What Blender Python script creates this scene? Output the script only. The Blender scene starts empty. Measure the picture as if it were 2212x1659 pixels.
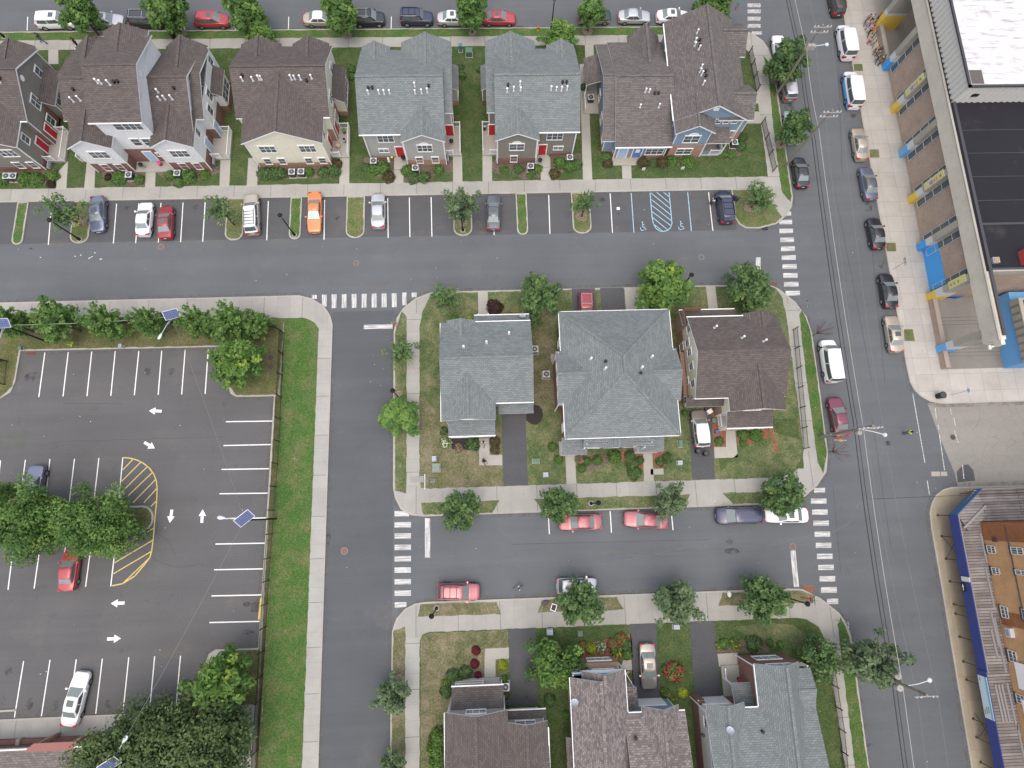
import bpy, bmesh, math, random
from mathutils import Vector, Matrix
random.seed(11)
C = bpy.context.scene
COL = C.collection
# ---------------------------------------------------------------- camera
CAMH = 68.35
ROT = (Matrix.Rotation(math.radians(-1.9), 3, 'Z') @ Matrix.Rotation(math.radians(-1.4078), 3, 'Y')
       @ Matrix.Rotation(math.radians(12.161), 3, 'X'))
cam = bpy.data.cameras.new('camera'); camo = bpy.data.objects.new('camera', cam); COL.objects.link(camo)
cam.sensor_width = 36; cam.lens = 36*1265.64/2212; cam.clip_start = .5; cam.clip_end = 2000
camo.matrix_world = Matrix.Translation((0, 0, CAMH)) @ ROT.to_4x4()
C.camera = camo
# ---------------------------------------------------------------- sky, sun, exposure
SUN_EL, SUN_AZ = math.radians(74), math.radians(190)
w = bpy.data.worlds.new('World'); C.world = w; w.use_nodes = True
nt = w.node_tree; bg = nt.nodes['Background']; sky = nt.nodes.new('ShaderNodeTexSky')
sky.sky_type = 'NISHITA'; sky.sun_disc = False; sky.sun_elevation = SUN_EL; sky.sun_rotation = SUN_AZ
sky.air_density = 1.0; sky.dust_density = 6.0; sky.ozone_density = 1.0
nt.links.new(sky.outputs[0], bg.inputs[0]); bg.inputs[1].default_value = .15
sl = bpy.data.lights.new('sun', 'SUN'); so = bpy.data.objects.new('sun', sl); COL.objects.link(so)
sl.energy = 1.65; sl.angle = math.radians(150); sl.color = (1, .98, .95)
so.rotation_euler = Vector((math.sin(SUN_AZ)*math.cos(SUN_EL), math.cos(SUN_AZ)*math.cos(SUN_EL), math.sin(SUN_EL))).to_track_quat('Z', 'Y').to_euler()
so.location = (-30, -60, 120)
C.view_settings.view_transform = 'Standard'; C.view_settings.look = 'None'
C.view_settings.exposure = 0.42; C.view_settings.gamma = 1
# ---------------------------------------------------------------- photo grid -> ground
def G(x, y, z=0.0):
    d = ROT @ Vector((x-1106, 829.5-y, -1265.64)); s = -(CAMH-z)/d.z
    return (d.x*s, d.y*s)
def T(c, r, x, y, z=0.0):
    return G(553*c+x/4, 414.75*r+y/4, z)
# ---------------------------------------------------------------- mesh builder
ORG = {}
class MB:
    def __init__(s): s.v = []; s.f = []; s.m = []
    def add(s, pts):
        n = len(s.v); s.v += [tuple(p) for p in pts]; return n
    def face(s, pts, m=0):
        n = s.add(pts); s.f.append(tuple(range(n, n+len(pts)))); s.m.append(m)
    def prism(s, pts, z0, z1, m=0, mt=None, bottom=False):
        k = len(pts); n = s.add([(x, y, z0) for x, y in pts]+[(x, y, z1) for x, y in pts])
        for i in range(k):
            j = (i+1) % k; s.f.append((n+i, n+j, n+k+j, n+k+i)); s.m.append(m)
        s.f.append(tuple(n+k+i for i in range(k))); s.m.append(m if mt is None else mt)
        if bottom: s.f.append(tuple(n+k-1-i for i in range(k))); s.m.append(m)
    def box(s, x0, x1, y0, y1, z0, z1, m=0, mt=None):
        s.prism([(x0, y0), (x1, y0), (x1, y1), (x0, y1)], z0, z1, m, mt, True)
    def bar(s, p, q, w, h=None, m=0):
        p, q = Vector(p), Vector(q); h = h or w; d = (q-p).normalized()
        a = d.cross(Vector((0, 0, 1)))
        if a.length < 1e-3: a = Vector((1, 0, 0))
        a.normalize(); b = a.cross(d); a *= w/2; b *= h/2
        r = [-a-b, a-b, a+b, -a+b]
        n = s.add([p+o for o in r]+[q+o for o in r])
        for i in range(4):
            j = (i+1) % 4; s.f.append((n+i, n+j, n+4+j, n+4+i)); s.m.append(m)
        s.f += [(n+3, n+2, n+1, n), (n+4, n+5, n+6, n+7)]; s.m += [m, m]
    def tube(s, p, q, r0, r1=None, k=6, m=0):
        s.path([p, q], [r0, r0 if r1 is None else r1], k, m)
    def path(s, pts, rs, k=6, m=0):
        pts = [Vector(p) for p in pts]
        if not isinstance(rs, (list, tuple)): rs = [rs]*len(pts)
        n0 = len(s.v); L = len(pts)
        for i, p in enumerate(pts):
            d = (pts[min(i+1, L-1)]-pts[max(i-1, 0)]).normalized()
            a = d.cross(Vector((.3, .2, 1) if abs(d.z) < .9 else (1, .1, 0))).normalized(); b = d.cross(a)
            s.v += [tuple(p+(a*math.cos(2*math.pi*t/k)+b*math.sin(2*math.pi*t/k))*rs[i]) for t in range(k)]
        for i in range(L-1):
            for t in range(k):
                u = (t+1) % k; s.f.append((n0+i*k+t, n0+i*k+u, n0+(i+1)*k+u, n0+(i+1)*k+t)); s.m.append(m)
        s.f += [tuple(n0+k-1-t for t in range(k)), tuple(n0+(L-1)*k+t for t in range(k))]; s.m += [m, m]
    def lathe(s, c, prof, k=12, m=0):
        n0 = len(s.v)
        for r, z in prof:
            s.v += [(c[0]+r*math.cos(2*math.pi*t/k), c[1]+r*math.sin(2*math.pi*t/k), c[2]+z) for t in range(k)]
        for i in range(len(prof)-1):
            for t in range(k):
                u = (t+1) % k; s.f.append((n0+i*k+t, n0+i*k+u, n0+(i+1)*k+u, n0+(i+1)*k+t)); s.m.append(m)
        s.f += [tuple(n0+k-1-t for t in range(k)), tuple(n0+(len(prof)-1)*k+t for t in range(k))]; s.m += [m, m]
    def mesh(s, name, mats, org=(0, 0, 0), smooth=False):
        me = bpy.data.meshes.new(name)
        me.from_pydata([(x-org[0], y-org[1], z-org[2]) for x, y, z in s.v], [], s.f)
        for q in (mats if isinstance(mats, (list, tuple)) else [mats]): me.materials.append(q)
        me.polygons.foreach_set('material_index', s.m)
        uv = me.uv_layers.new(name='uv').data
        for p in me.polygons:
            n = p.normal
            if abs(n.z) > .999: a, b = Vector((1, 0, 0)), Vector((0, 1, 0))
            else: a = Vector((0, 0, 1)).cross(n).normalized(); b = n.cross(a)
            for li in p.loop_indices:
                q = Vector(s.v[me.loops[li].vertex_index]); uv[li].uv = (q.dot(a), q.dot(b))
        if smooth: me.polygons.foreach_set('use_smooth', [True]*len(me.polygons))
        me.update(); return me
    def build(s, name, mats, parent=None, org=None, smooth=False):
        o0 = ORG.get(parent.name) if parent else org
        me = s.mesh(name, mats, o0 or (0, 0, 0), smooth)
        o = bpy.data.objects.new(name, me); COL.objects.link(o)
        if parent:
            o.parent = parent
            if o0: ORG[o.name] = o0
        elif org: o.location = org; ORG[o.name] = org
        return o
def tag(o, label, cat, group=None):
    o['label'] = label; o['category'] = cat
    if group: o['group'] = group
    return o
def thing(name, label, cat, loc=(0, 0, 0), group=None, rz=0, world=False):
    o = bpy.data.objects.new(name, None); COL.objects.link(o); o.location = loc; o.rotation_euler = (0, 0, rz)
    o.empty_display_size = .3
    if world: ORG[o.name] = tuple(loc)
    return tag(o, label, cat, group)
def struct(o): o['kind'] = 'structure'; return o
def copy_tree(o, parent=None):
    c = o.copy(); COL.objects.link(c)
    if parent: c.parent = parent
    for ch in o.children: copy_tree(ch, c)
    return c
# ---------------------------------------------------------------- materials
def lin(c): return tuple(((v/255)/12.92 if v/255 <= .04045 else ((v/255+.055)/1.055)**2.4) for v in c)
MATS = {}
def mat(name, col, rough=.7, spec=.3, metal=0, coat=0):
    if name in MATS: return MATS[name]
    m = bpy.data.materials.new(name); m.use_nodes = True; b = m.node_tree.nodes['Principled BSDF']
    b.inputs['Base Color'].default_value = (*col, 1); b.inputs['Roughness'].default_value = rough
    b.inputs['Specular IOR Level'].default_value = spec; b.inputs['Metallic'].default_value = metal
    b.inputs['Coat Weight'].default_value = coat; b.inputs['Coat Roughness'].default_value = .06
    MATS[name] = m; return m
class NT:
    def __init__(s, m): s.t = m.node_tree; s.b = s.t.nodes['Principled BSDF']
    def n(s, ty, **kw):
        o = s.t.nodes.new('ShaderNode'+ty)
        for k, v in kw.items():
            if k in o.inputs: o.inputs[k].default_value = v
            else: setattr(o, k, v)
        return o
    def l(s, a, b): s.t.links.new(a, b)
    def obj(s):
        return s.n('NewGeometry').outputs['Position']
    def uv(s): return s.n('UVMap').outputs[0]
    def noise(s, vec, scale, detail=3, rough=.55):
        o = s.n('TexNoise', Scale=scale, Detail=detail, Roughness=rough); s.l(vec, o.inputs['Vector']); return o.outputs[0]
    def ramp(s, fac, *st):
        r = s.n('ValToRGB'); e = r.color_ramp.elements
        while len(e) < len(st): e.new(.5)
        for q, (p, c) in zip(e, st): q.position = p; q.color = (*c, 1) if len(c) == 3 else c
        s.l(fac, r.inputs[0]); return r.outputs[0]
    def mix(s, fac, a, b, mode='MIX'):
        o = s.n('Mix', data_type='RGBA', blend_type=mode)
        if hasattr(fac, 'links'): s.l(fac, o.inputs[0])
        else: o.inputs[0].default_value = fac
        for k, v in ((6, a), (7, b)):
            if hasattr(v, 'links'): s.l(v, o.inputs[k])
            else: o.inputs[k].default_value = (*v, 1)
        return o.outputs[2]
    def bump(s, h, strength=.3, dist=.02):
        o = s.n('Bump', Strength=strength, Distance=dist); s.l(h, o.inputs['Height']); s.l(o.outputs[0], s.b.inputs['Normal'])
    def color(s, c): s.l(c, s.b.inputs['Base Color'])
def scale3(c, k): return tuple(v*k for v in c)
BW = lambda v: (v, v, v)
def asphalt(name, col, stain=.25, grain=.35, crack=0):
    m = mat(name, col, .9, .2); t = NT(m); P = t.obj()
    c = t.ramp(t.noise(P, .12, 4, .6), (.3, scale3(col, .92)), (.5, col), (.72, scale3(col, 1.08)))
    c = t.mix(grain, c, t.ramp(t.noise(P, 9, 2, .8), (.3, BW(.55)), (.7, BW(1.35))), 'MULTIPLY')
    st = t.ramp(t.noise(P, .55, 5, .7), (.60, BW(0)), (.74, BW(1)))
    c = t.mix(t.mix(1, st, BW(stain), 'MULTIPLY'), c, scale3(col, .45))
    dust = t.ramp(t.noise(P, .23, 5, .65), (.57, BW(0)), (.76, BW(1)))
    c = t.mix(t.mix(1, dust, BW(.12), 'MULTIPLY'), c, (.24, .215, .19))
    # long wheel-track streaks
    mp = t.n('Mapping'); mp.inputs['Scale'].default_value = (.03, .6, 1); t.l(P, mp.inputs[0])
    c = t.mix(.35, c, t.ramp(t.noise(mp.outputs[0], 1, 4, .6), (.3, BW(.8)), (.7, BW(1.15))), 'MULTIPLY')
    if crack:
        v = t.n('TexVoronoi', feature='DISTANCE_TO_EDGE', Scale=crack)
        t.l(t.mix(.35, P, t.n('TexNoise', Scale=.5).outputs[1], 'LINEAR_LIGHT'), v.inputs['Vector'])
        c = t.mix(t.ramp(v.outputs[0], (.002, BW(.45)), (.012, BW(0))), c, scale3(col, .35))
    t.color(c); t.bump(t.noise(P, 30, 2), .25, .01); return m
def concrete(name, col, w=1.53, h=100, jm=.014, big=4.6, var=.07, dirt=.25, axis=None):
    m = mat(name, col, .85, .25); t = NT(m); P = t.obj(); c = None
    cols = t.ramp(t.noise(P, .35, 5, .65), (.3, scale3(col, .88)), (.7, scale3(col, 1.06)))
    c = t.mix(.3, cols, t.ramp(t.noise(P, 12, 3, .7), (.3, BW(.7)), (.7, BW(1.2))), 'MULTIPLY')
    for (bw, bh, jw, dk) in ((w, h, jm, .72), (big, h if h < 50 else 100, jm*2.2, .5)):
        if not bw: continue
        br = t.n('TexBrick', Scale=1.0); br.offset = 0
        br.inputs['Color1'].default_value = (*BW(1-var), 1); br.inputs['Color2'].default_value = (*BW(1), 1)
        br.inputs['Mortar'].default_value = (*BW(dk), 1); br.inputs['Mortar Size'].default_value = jw
        br.inputs['Brick Width'].default_value = bw; br.inputs['Row Height'].default_value = bh
        if axis == 'y':
            sp = t.n('SeparateXYZ'); cb = t.n('CombineXYZ'); t.l(P, sp.inputs[0]); t.l(sp.outputs[1], cb.inputs[0]); t.l(sp.outputs[0], cb.inputs[1]); t.l(cb.outputs[0], br.inputs['Vector'])
        else: 
            mp = t.n('Mapping'); mp.inputs['Location'].default_value = (0, 50 if h >= 50 else .3, 0); t.l(P, mp.inputs[0]); t.l(mp.outputs[0], br.inputs['Vector'])
        c = t.mix(1, c, br.outputs[0], 'MULTIPLY')
    sp = t.ramp(t.noise(P, .9, 5, .7), (.55, BW(0)), (.8, BW(1)))
    c = t.mix(t.mix(1, sp, BW(dirt), 'MULTIPLY'), c, scale3(col, .55))
    t.color(c); return m
def grass(name, lush, dry, bias=.5, dirt=None):
    m = mat(name, lush, .95, .1); t = NT(m); P = t.obj()
    n = t.noise(P, .55, 6, .72)
    c = t.ramp(n, (bias-.13, lush), (bias+.02, tuple((a+b)/2 for a, b in zip(lush, dry))), (bias+.16, dry))
    c = t.mix(.75, c, t.ramp(t.noise(P, 5.5, 5, .8), (.32, BW(.42)), (.5, BW(.95)), (.68, BW(1.75))), 'MULTIPLY')
    c = t.mix(.5, c, t.ramp(t.noise(P, 16, 3, .8), (.3, BW(.45)), (.7, BW(1.6))), 'MULTIPLY')
    if dirt: c = t.mix(t.ramp(t.noise(P, .33, 5, .7), (.62, BW(0)), (.7, BW(1))), c, dirt)
    t.color(c); t.bump(t.noise(P, 14, 3, .8), .8, .06); return m
def streak(name, col, under, sx, sy):
    m = mat(name, col, .8); t = NT(m); mp = t.n('Mapping'); mp.inputs['Scale'].default_value = (sx, sy, 1); t.l(t.obj(), mp.inputs[0])
    c = t.mix(t.ramp(t.noise(mp.outputs[0], 1, 3, .6), (.4, BW(.12)), (.6, BW(.85))), col, under)
    t.color(t.mix(t.ramp(t.noise(t.obj(), 2.5, 4, .7), (.52, BW(0)), (.75, BW(.55))), c, under)); return m
def tiles(name, c1, c2, mort, w, h, ms=.012, rough=.85, patch=.25, spec=.25, off=.5, bump=.2):
    m = mat(name, c1, rough, spec); t = NT(m); U = t.uv()
    br = t.n('TexBrick', Scale=1.0); br.offset = off; t.l(U, br.inputs['Vector'])
    for k, v in (('Color1', c1), ('Color2', c2), ('Mortar', mort)): br.inputs[k].default_value = (*v, 1)
    br.inputs['Mortar Size'].default_value = ms; br.inputs['Brick Width'].default_value = w; br.inputs['Row Height'].default_value = h
    br.inputs['Bias'].default_value = 0
    c = t.mix(patch, br.outputs[0], t.ramp(t.noise(U, .5, 5, .65), (.3, BW(.6)), (.7, BW(1.35))), 'MULTIPLY')
    c = t.mix(.3, c, t.ramp(t.noise(U, 7, 3, .7), (.3, BW(.6)), (.7, BW(1.4))), 'MULTIPLY')
    t.color(c)
    if bump: t.bump(br.outputs[1], -bump, .01)
    return m
ROAD = asphalt('street asphalt', (.106, .115, .123), .2)
LOT = asphalt('car park asphalt', (.101, .101, .102), .4)
BAY = asphalt('parking bay asphalt', (.084, .086, .09), .45)
DRIVE = asphalt('driveway asphalt', (.078, .08, .085), .25)
OLDROAD = asphalt('worn pale asphalt', (.235, .225, .205), .25, crack=.6)
SWX = concrete('pavement slabs across', (.335, .327, .3))
SWY = concrete('pavement slabs along', (.345, .34, .312), axis='y')
SWE = concrete('school pavement slabs', (.41, .39, .355), 2.05, 2.1, .03, 0, .1, .3)
KERB = concrete('kerb concrete', (.35, .34, .305), 3.0, 3.0, .02, 0, .05)
PLAIN = concrete('plain concrete', (.345, .332, .298), 0, 0, 0, 0)
OLDCON = concrete('weathered concrete', (.34, .32, .27), 0, 0, 0, 0, dirt=.55)
DIRTYCON = concrete('grimy concrete', (.2, .19, .17), 0, 0, 0, 0, dirt=.55)
LUSH = grass('lush verge grass', (.06, .118, .03), (.14, .14, .066), .57)
LAWN = grass('shaded lawn grass', (.05, .085, .028), (.1, .115, .052), .55)
MIXED = grass('mixed lawn grass', (.075, .108, .042), (.19, .18, .1), .54)
DRY = grass('dry lawn grass', (.085, .1, .042), (.2, .175, .112), .48)
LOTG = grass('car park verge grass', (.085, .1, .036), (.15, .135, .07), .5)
ISLE = grass('island grass', (.085, .125, .04), (.17, .155, .082), .5, (.2, .15, .115))
SOIL = grass('mulch bed', (.1, .075, .058), (.16, .13, .105), .5)
REDMULCH = grass('red mulch', (.2, .075, .045), (.26, .12, .08), .5)
PAINT = mat('road paint', (.72, .72, .7), .7)
def worn(name, col, under, amt=.5, sc=3.0):
    m = mat(name, col, .8); t = NT(m); P = t.obj()
    t.color(t.mix(t.ramp(t.noise(P, sc, 5, .8), (amt-.1, BW(0)), (amt+.13, BW(1))), col, under)); return m
PAINTW = worn('worn white paint', (.62, .62, .6), (.24, .24, .24), .55)
PAINTG = worn('faded white paint', (.5, .5, .49), (.16, .16, .165), .5)
PAINTWX = streak('white crosswalk paint', (.62, .62, .6), (.2, .2, .2), .5, 9); PAINTWY = streak('white crosswalk paint upright', (.62, .62, .6), (.2, .2, .2), 9, .5)
GUTTER = mat('gutter dirt', (.16, .14, .115), .95); _g = NT(GUTTER); _g.l(_g.ramp(_g.noise(_g.obj(), .9, 5, .75), (.45, BW(0)), (.75, BW(.6))), _g.b.inputs['Alpha'])
PAINTB = worn('worn blue paint', (.3, .5, .62), (.14, .17, .2), .6)
PAINTY = worn('worn yellow paint', (.55, .42, .14), (.2, .17, .1), .62)
WHITE = mat('white trim', (.74, .74, .73), .5); OFFW = mat('off white', (.62, .61, .57), .6)
BLACK = mat('black metal', (.012, .012, .014), .45); DGREY = mat('dark grey', (.05, .05, .055), .5)
GREY = mat('grey metal', (.32, .33, .35), .5, .4, .3); LGREY = mat('light grey metal', (.52, .54, .56), .5)
GREENB = mat('utility green', (.09, .17, .13), .55); STEEL = mat('pale steel', (.5, .53, .58), .4, .4, .4)
GLASS = mat('window glass', (.085, .1, .106), .15, .5); WSGL = mat('windscreen glass', (.17, .205, .2), .08, .8); SCREENGL = mat('car glass', (.075, .092, .092), .07, .7)  # windscreen glass is paler: sky reflection painted into its base colour
REDP = mat('red paint', (.42, .02, .025), .5); BLUED = mat('pale blue door', (.34, .47, .62), .5)
RUBBER = mat('tyre rubber', (.015, .015, .016), .85); RIM = mat('wheel rim', (.42, .43, .45), .35, .5, .6)
BARK = mat('bark', (.085, .065, .05), .95); RUST = mat('rust brown', (.17, .07, .04), .9)
WOODP = mat('weathered pole wood', (.19, .175, .135), .9); MULCHC = mat('bare earth', (.19, .15, .12), 1)
def shingle(name, a, b, mort): return tiles(name, a, b, mort, .42, .2, .02, .9, .18)
BROWN = shingle('brown shingles', (.118, .103, .095), (.084, .072, .067), (.055, .047, .044))
GRAYS = shingle('grey green shingles', (.178, .2, .202), (.134, .151, .153), (.094, .105, .106))
TAUPES = shingle('taupe shingles', (.152, .138, .13), (.1, .09, .086), (.066, .06, .058))
MIXS = tiles('mottled brown shingles', (.235, .208, .198), (.115, .1, .097), (.095, .083, .08), .34, .2, .02, .9, .2)
def siding(name, c): return tiles(name, c, scale3(c, .95), scale3(c, .72), 6, .16, .018, .6, .12, .3, .3)
S_WHITE = siding('white siding', (.7, .71, .715)); S_CREAM = siding('cream siding', (.72, .69, .555)); S_GREY = siding('grey siding', (.37, .37, .35))
S_TAUPE = siding('taupe siding', (.225, .21, .18)); S_BLUE = siding('blue siding', (.21, .29, .38)); S_PALE = siding('pale beige siding', (.6, .58, .52))
BRICK = tiles('red brick', (.2, .085, .065), (.15, .06, .048), (.26, .2, .17), .22, .075, .01, .9, .3)
BRICKT = tiles('orange tan brick', (.34, .19, .125), (.27, .145, .095), (.4, .31, .25), .22, .075, .01, .9, .3)
BRICKS = tiles('school brick', (.36, .275, .215), (.29, .215, .165), (.4, .33, .27), .3, .1, .012, .9, .35)
# ================================================================ ground, streets, blocks
def ccw(p):
    a = sum(p[i][0]*p[(i+1) % len(p)][1]-p[(i+1) % len(p)][0]*p[i][1] for i in range(len(p)))
    return list(p) if a > 0 else list(reversed(p))
def inset(p, d):
    p = ccw(p); n = len(p); out = []
    for i in range(n):
        a, b, c = Vector(p[i-1]), Vector(p[i]), Vector(p[(i+1) % n])
        e1 = (b-a).normalized(); e2 = (c-b).normalized()
        n1 = Vector((-e1.y, e1.x)); n2 = Vector((-e2.y, e2.x)); m = (n1+n2)
        m = m/max(m.length_squared, .25)*2
        out.append((b.x+m.x*d, b.y+m.y*d))
    return out
def ragged(p, j=.05):
    out = []; p = ccw(p); rnd = random.Random(len(p)*7+int(p[0][0]*10))
    for q, r in zip(p, p[1:]+p[:1]):
        n = max(1, min(160, int(math.dist(q, r)/.45)))
        for i in range(n): out.append((q[0]+(r[0]-q[0])*i/n+rnd.uniform(-j, j), q[1]+(r[1]-q[1])*i/n+rnd.uniform(-j, j)))
    return out
GRASSY = ('lawn', 'grass_verge', 'grass_island', 'flower_bed')
def sheet(name, pts, z, m):
    if name in GRASSY: pts = ragged(pts)
    b = MB(); b.face([(x, y, z) for x, y in ccw(pts)]); return struct(b.build(name, m))
def sheets(name, polys, z, m):
    b = MB()
    for p in polys:
        if name in GRASSY: p = ragged(p)
        b.face([(x, y, z) for x, y in ccw(p)])
    return struct(b.build(name, m))
def rect(x0, x1, y0, y1): return [(x0, y0), (x1, y0), (x1, y1), (x0, y1)]
def block(outline, m, h=.13):
    o = ccw(outline); b = MB(); b.prism(o, 0, h); struct(b.build('kerb', KERB)); sheet('pavement', inset(o, .17), h+.004, m)
    ou = inset(o, -.42); b = MB(); n = len(o)
    for i in range(n): j = (i+1) % n; b.face([(*ou[i], .007), (*ou[j], .007), (*o[j], .007), (*o[i], .007)])
    struct(b.build('gutter', GUTTER))
def PX(*p): return [T(*q) for q in p]
sheet('ground', rect(-600, 600, -600, 600), -.02, ROAD)
sheet('road', rect(-95, 95, -60, 110), 0, ROAD)
sheet('road', rect(-19.3, -11.8, -60, 24.25), .003, asphalt('newer street asphalt', (.088, .094, .101), .2))
sheet('parking_bay', rect(-95, 31.6, 34.0, 39.65), .004, BAY)
Z1, Z2, Z3, Z4 = .138, .142, .146, .150
# --- upper block
block([(-95, 64.65), (-95, 39.6), (31.45, 39.6), (31.5, 35.6), (31.9, 34.7), (32.75, 34.15), (34.4, 34.1), (36.76, 34.67), (38.3, 35.9), (39.1, 37.1), (39.4, 38.4),
       (39.42, 56), (39.4, 58.8), (39, 61), (38.4, 62.2), (37.5, 63.05), (35.8, 64.1), (33.5, 64.6)], SWX)
sheet('pavement', [(36.45, 40), (39.2, 40), (39.2, 58), (38.6, 61.3), (36.3, 61.5)], Z1, SWY)
sheet('lawn', [(-95, 41.4), (36.5, 41.4), (36.55, 54), (36.2, 60.4), (35.35, 61.57), (34.5, 61.7), (-95, 61.7)], Z2, LAWN)
sheet('grass_verge', rect(-95, 29, 63.25, 64.47), Z2, LUSH)
sheet('grass_verge', [(38.1, 59.9), (38.5, 56.9), (38.1, 47.9), (38.0, 39.5), (38.1, 39.0), (39.0, 37.7), (39.22, 38.6), (39.24, 56), (39.2, 58)], Z2, LUSH)
sheet('grass_island', [(31.62, 39.55), (31.66, 35.6), (32.1, 34.8), (32.8, 34.32), (34.4, 34.28), (36.6, 34.85), (37.6, 35.6), (36.3, 38.0), (35.6, 39.55)], Z2, ISLE)
for x0, x1 in ((-58.82, -57.45), (-51.85, -49.55), (-32.98, -30.72), (-25.07, -23.62), (-18.03, -15.7), (-4.55, -2.17), (3.45, 4.87), (10.55, 12.95)):
    r = (x1-x0)/2; xc = (x0+x1)/2; k = min(r, 1.0)
    o = [(x0, 39.62), (x0, 33.85+k)]+[(xc+r*math.cos(a), 33.85+k+k*math.sin(a)) for a in [math.pi+math.pi*i/10 for i in range(1, 10)]]+[(x1, 33.85+k), (x1, 39.62)]
    b = MB(); b.prism(ccw(o), 0, .13); struct(b.build('kerb', KERB))
    sheet('grass_island', [(x, min(y, 39.6)) for x, y in inset(o, .17)], .136, ISLE if r > .8 else LUSH)
NS = .0
paths = [PX((0, 0, 500, 1500), (0, 0, 595, 1395), (0, 0, 580, 1645), (0, 0, 492, 1645)), PX((0, 0, 757, 1405), (0, 0, 830, 1460), (0, 0, 822, 1645), (0, 0, 732, 1645)),
         PX((0, 0, 1265, 1490), (0, 0, 1350, 1490), (0, 0, 1345, 1630), (0, 0, 1258, 1630)), PX((0, 0, 1910, 1370), (0, 0, 1997, 1370), (0, 0, 1985, 1620), (0, 0, 1900, 1620)),
         PX((0, 0, 2150, 1370), (0, 0, 2240, 1370), (0, 0, 2225, 1620), (0, 0, 2135, 1620)), PX((1, 0, 730, 1350), (1, 0, 810, 1350), (1, 0, 808, 1600), (1, 0, 722, 1600)),
         PX((1, 0, 1193, 1360), (1, 0, 1278, 1360), (1, 0, 1277, 1590), (1, 0, 1193, 1590)), PX((1, 0, 1703, 1330), (1, 0, 1780, 1330), (1, 0, 1785, 1580), (1, 0, 1703, 1580)),
         PX((1, 0, 1958, 1330), (1, 0, 2040, 1330), (1, 0, 2040, 1575), (1, 0, 1958, 1575)), PX((2, 0, 245, 1360), (2, 0, 330, 1360), (2, 0, 333, 1560), (2, 0, 248, 1560)),
         PX((2, 0, 583, 560), (2, 0, 650, 560), (2, 0, 693, 1560), (2, 0, 612, 1560)), PX((2, 0, 628, 395), (2, 0, 702, 395), (2, 0, 706, 500), (2, 0, 640, 700)), PX((2, 0, 947, 1425), (2, 0, 1027, 1425), (2, 0, 1032, 1550), (2, 0, 952, 1550)),
         PX((2, 0, 2000, 800), (2, 0, 2112, 800), (2, 0, 2130, 900), (2, 0, 2000, 903)), PX((2, 0, 2000, 970), (2, 0, 2137, 970), (2, 0, 2150, 1073), (2, 0, 2000, 1073)), PX((0, 0, 425, 435), (0, 0, 510, 435), (0, 0, 512, 560), (0, 0, 425, 560))]
sheets('path', paths, Z3, PLAIN)
beds = [PX((0, 0, -40, 1490), (0, 0, 490, 1440), (0, 0, 490, 1600), (0, 0, 400, 1600), (0, 0, -40, 1590)), PX((0, 0, 870, 1450), (0, 0, 1260, 1450), (0, 0, 1258, 1625), (0, 0, 1070, 1610), (0, 0, 900, 1530)),
        PX((0, 0, 1350, 1440), (0, 0, 1905, 1440), (0, 0, 1900, 1500), (0, 0, 1620, 1600), (0, 0, 1500, 1620), (0, 0, 1360, 1500)), PX((1, 0, 20, 1420), (1, 0, 730, 1390), (1, 0, 725, 1540), (1, 0, 20, 1555)),
        PX((1, 0, 930, 1370), (1, 0, 1193, 1370), (1, 0, 1193, 1570), (1, 0, 1090, 1540), (1, 0, 940, 1480)), PX((1, 0, 1278, 1390), (1, 0, 1703, 1390), (1, 0, 1700, 1490), (1, 0, 1580, 1500), (1, 0, 1480, 1580), (1, 0, 1278, 1580)),
        PX((1, 0, 2040, 1400), (1, 0, 2212, 1400), (1, 0, 2212, 1500), (1, 0, 2100, 1520), (1, 0, 2040, 1480)), PX((2, 0, 0, 1380), (2, 0, 247, 1360), (2, 0, 248, 1540), (2, 0, 100, 1560), (2, 0, 0, 1500)),
        PX((2, 0, 333, 1350), (2, 0, 600, 1330), (2, 0, 607, 1460), (2, 0, 420, 1500), (2, 0, 400, 1550), (2, 0, 333, 1550)), PX((2, 0, 740, 1310), (2, 0, 880, 1330), (2, 0, 870, 1440), (2, 0, 770, 1410)),
        PX((2, 0, 1090, 1340), (2, 0, 1600, 1340), (2, 0, 1560, 1420), (2, 0, 1300, 1450), (2, 0, 1090, 1420)), PX((2, 0, 1800, 1300), (2, 0, 1980, 1280), (2, 0, 1970, 1350), (2, 0, 1850, 1390), (2, 0, 1790, 1350)),
        PX((1, 0, 1700, 560), (1, 0, 1800, 560), (1, 0, 1810, 650), (1, 0, 1750, 740), (1, 0, 1700, 800)), PX((2, 0, 650, 880), (2, 0, 760, 880), (2, 0, 760, 1000), (2, 0, 660, 950))]
sheets('flower_bed', beds, Z3, SOIL)
# --- south-west block: pavement, verge, sunken car park
block([(-95, 26.3), (-28.7, 26.42), (-23.5, 26.45), (-21.96, 26.03), (-20.39, 25.03), (-19.58, 23.75), (-19.27, 22.6), (-19.25, -45), (-95, -45), (-95, -19.55), (-31.45, -19.55),
       (-31.6, -15), (-31.3, -14.0), (-30.6, -13.6), (-26.1, -13.62), (-25.95, 0), (-25.85, 13.95), (-30.2, 14.0), (-30.9, 14.4), (-31.2, 15.3), (-31.25, 20.15), (-55.75, 20.25), (-55.85, 16.6), (-56.2, 15.3), (-57.4, 14.5), (-95, 14.0)], SWX)
sheet('pavement', rect(-20.92, -19.42, -45, 21.9), Z1, SWY)
sheet('grass_verge', [(-25.4, -45), (-20.95, -45), (-20.92, 22.0), (-21.43, 22.91), (-22.7, 23.53), (-25.1, 23.6)], Z2, LUSH)
sheet('grass_verge', [(-25.8, -45), (-25.42, -45), (-25.1, 14), (-25.7, 14)], Z3, LOTG)
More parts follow.
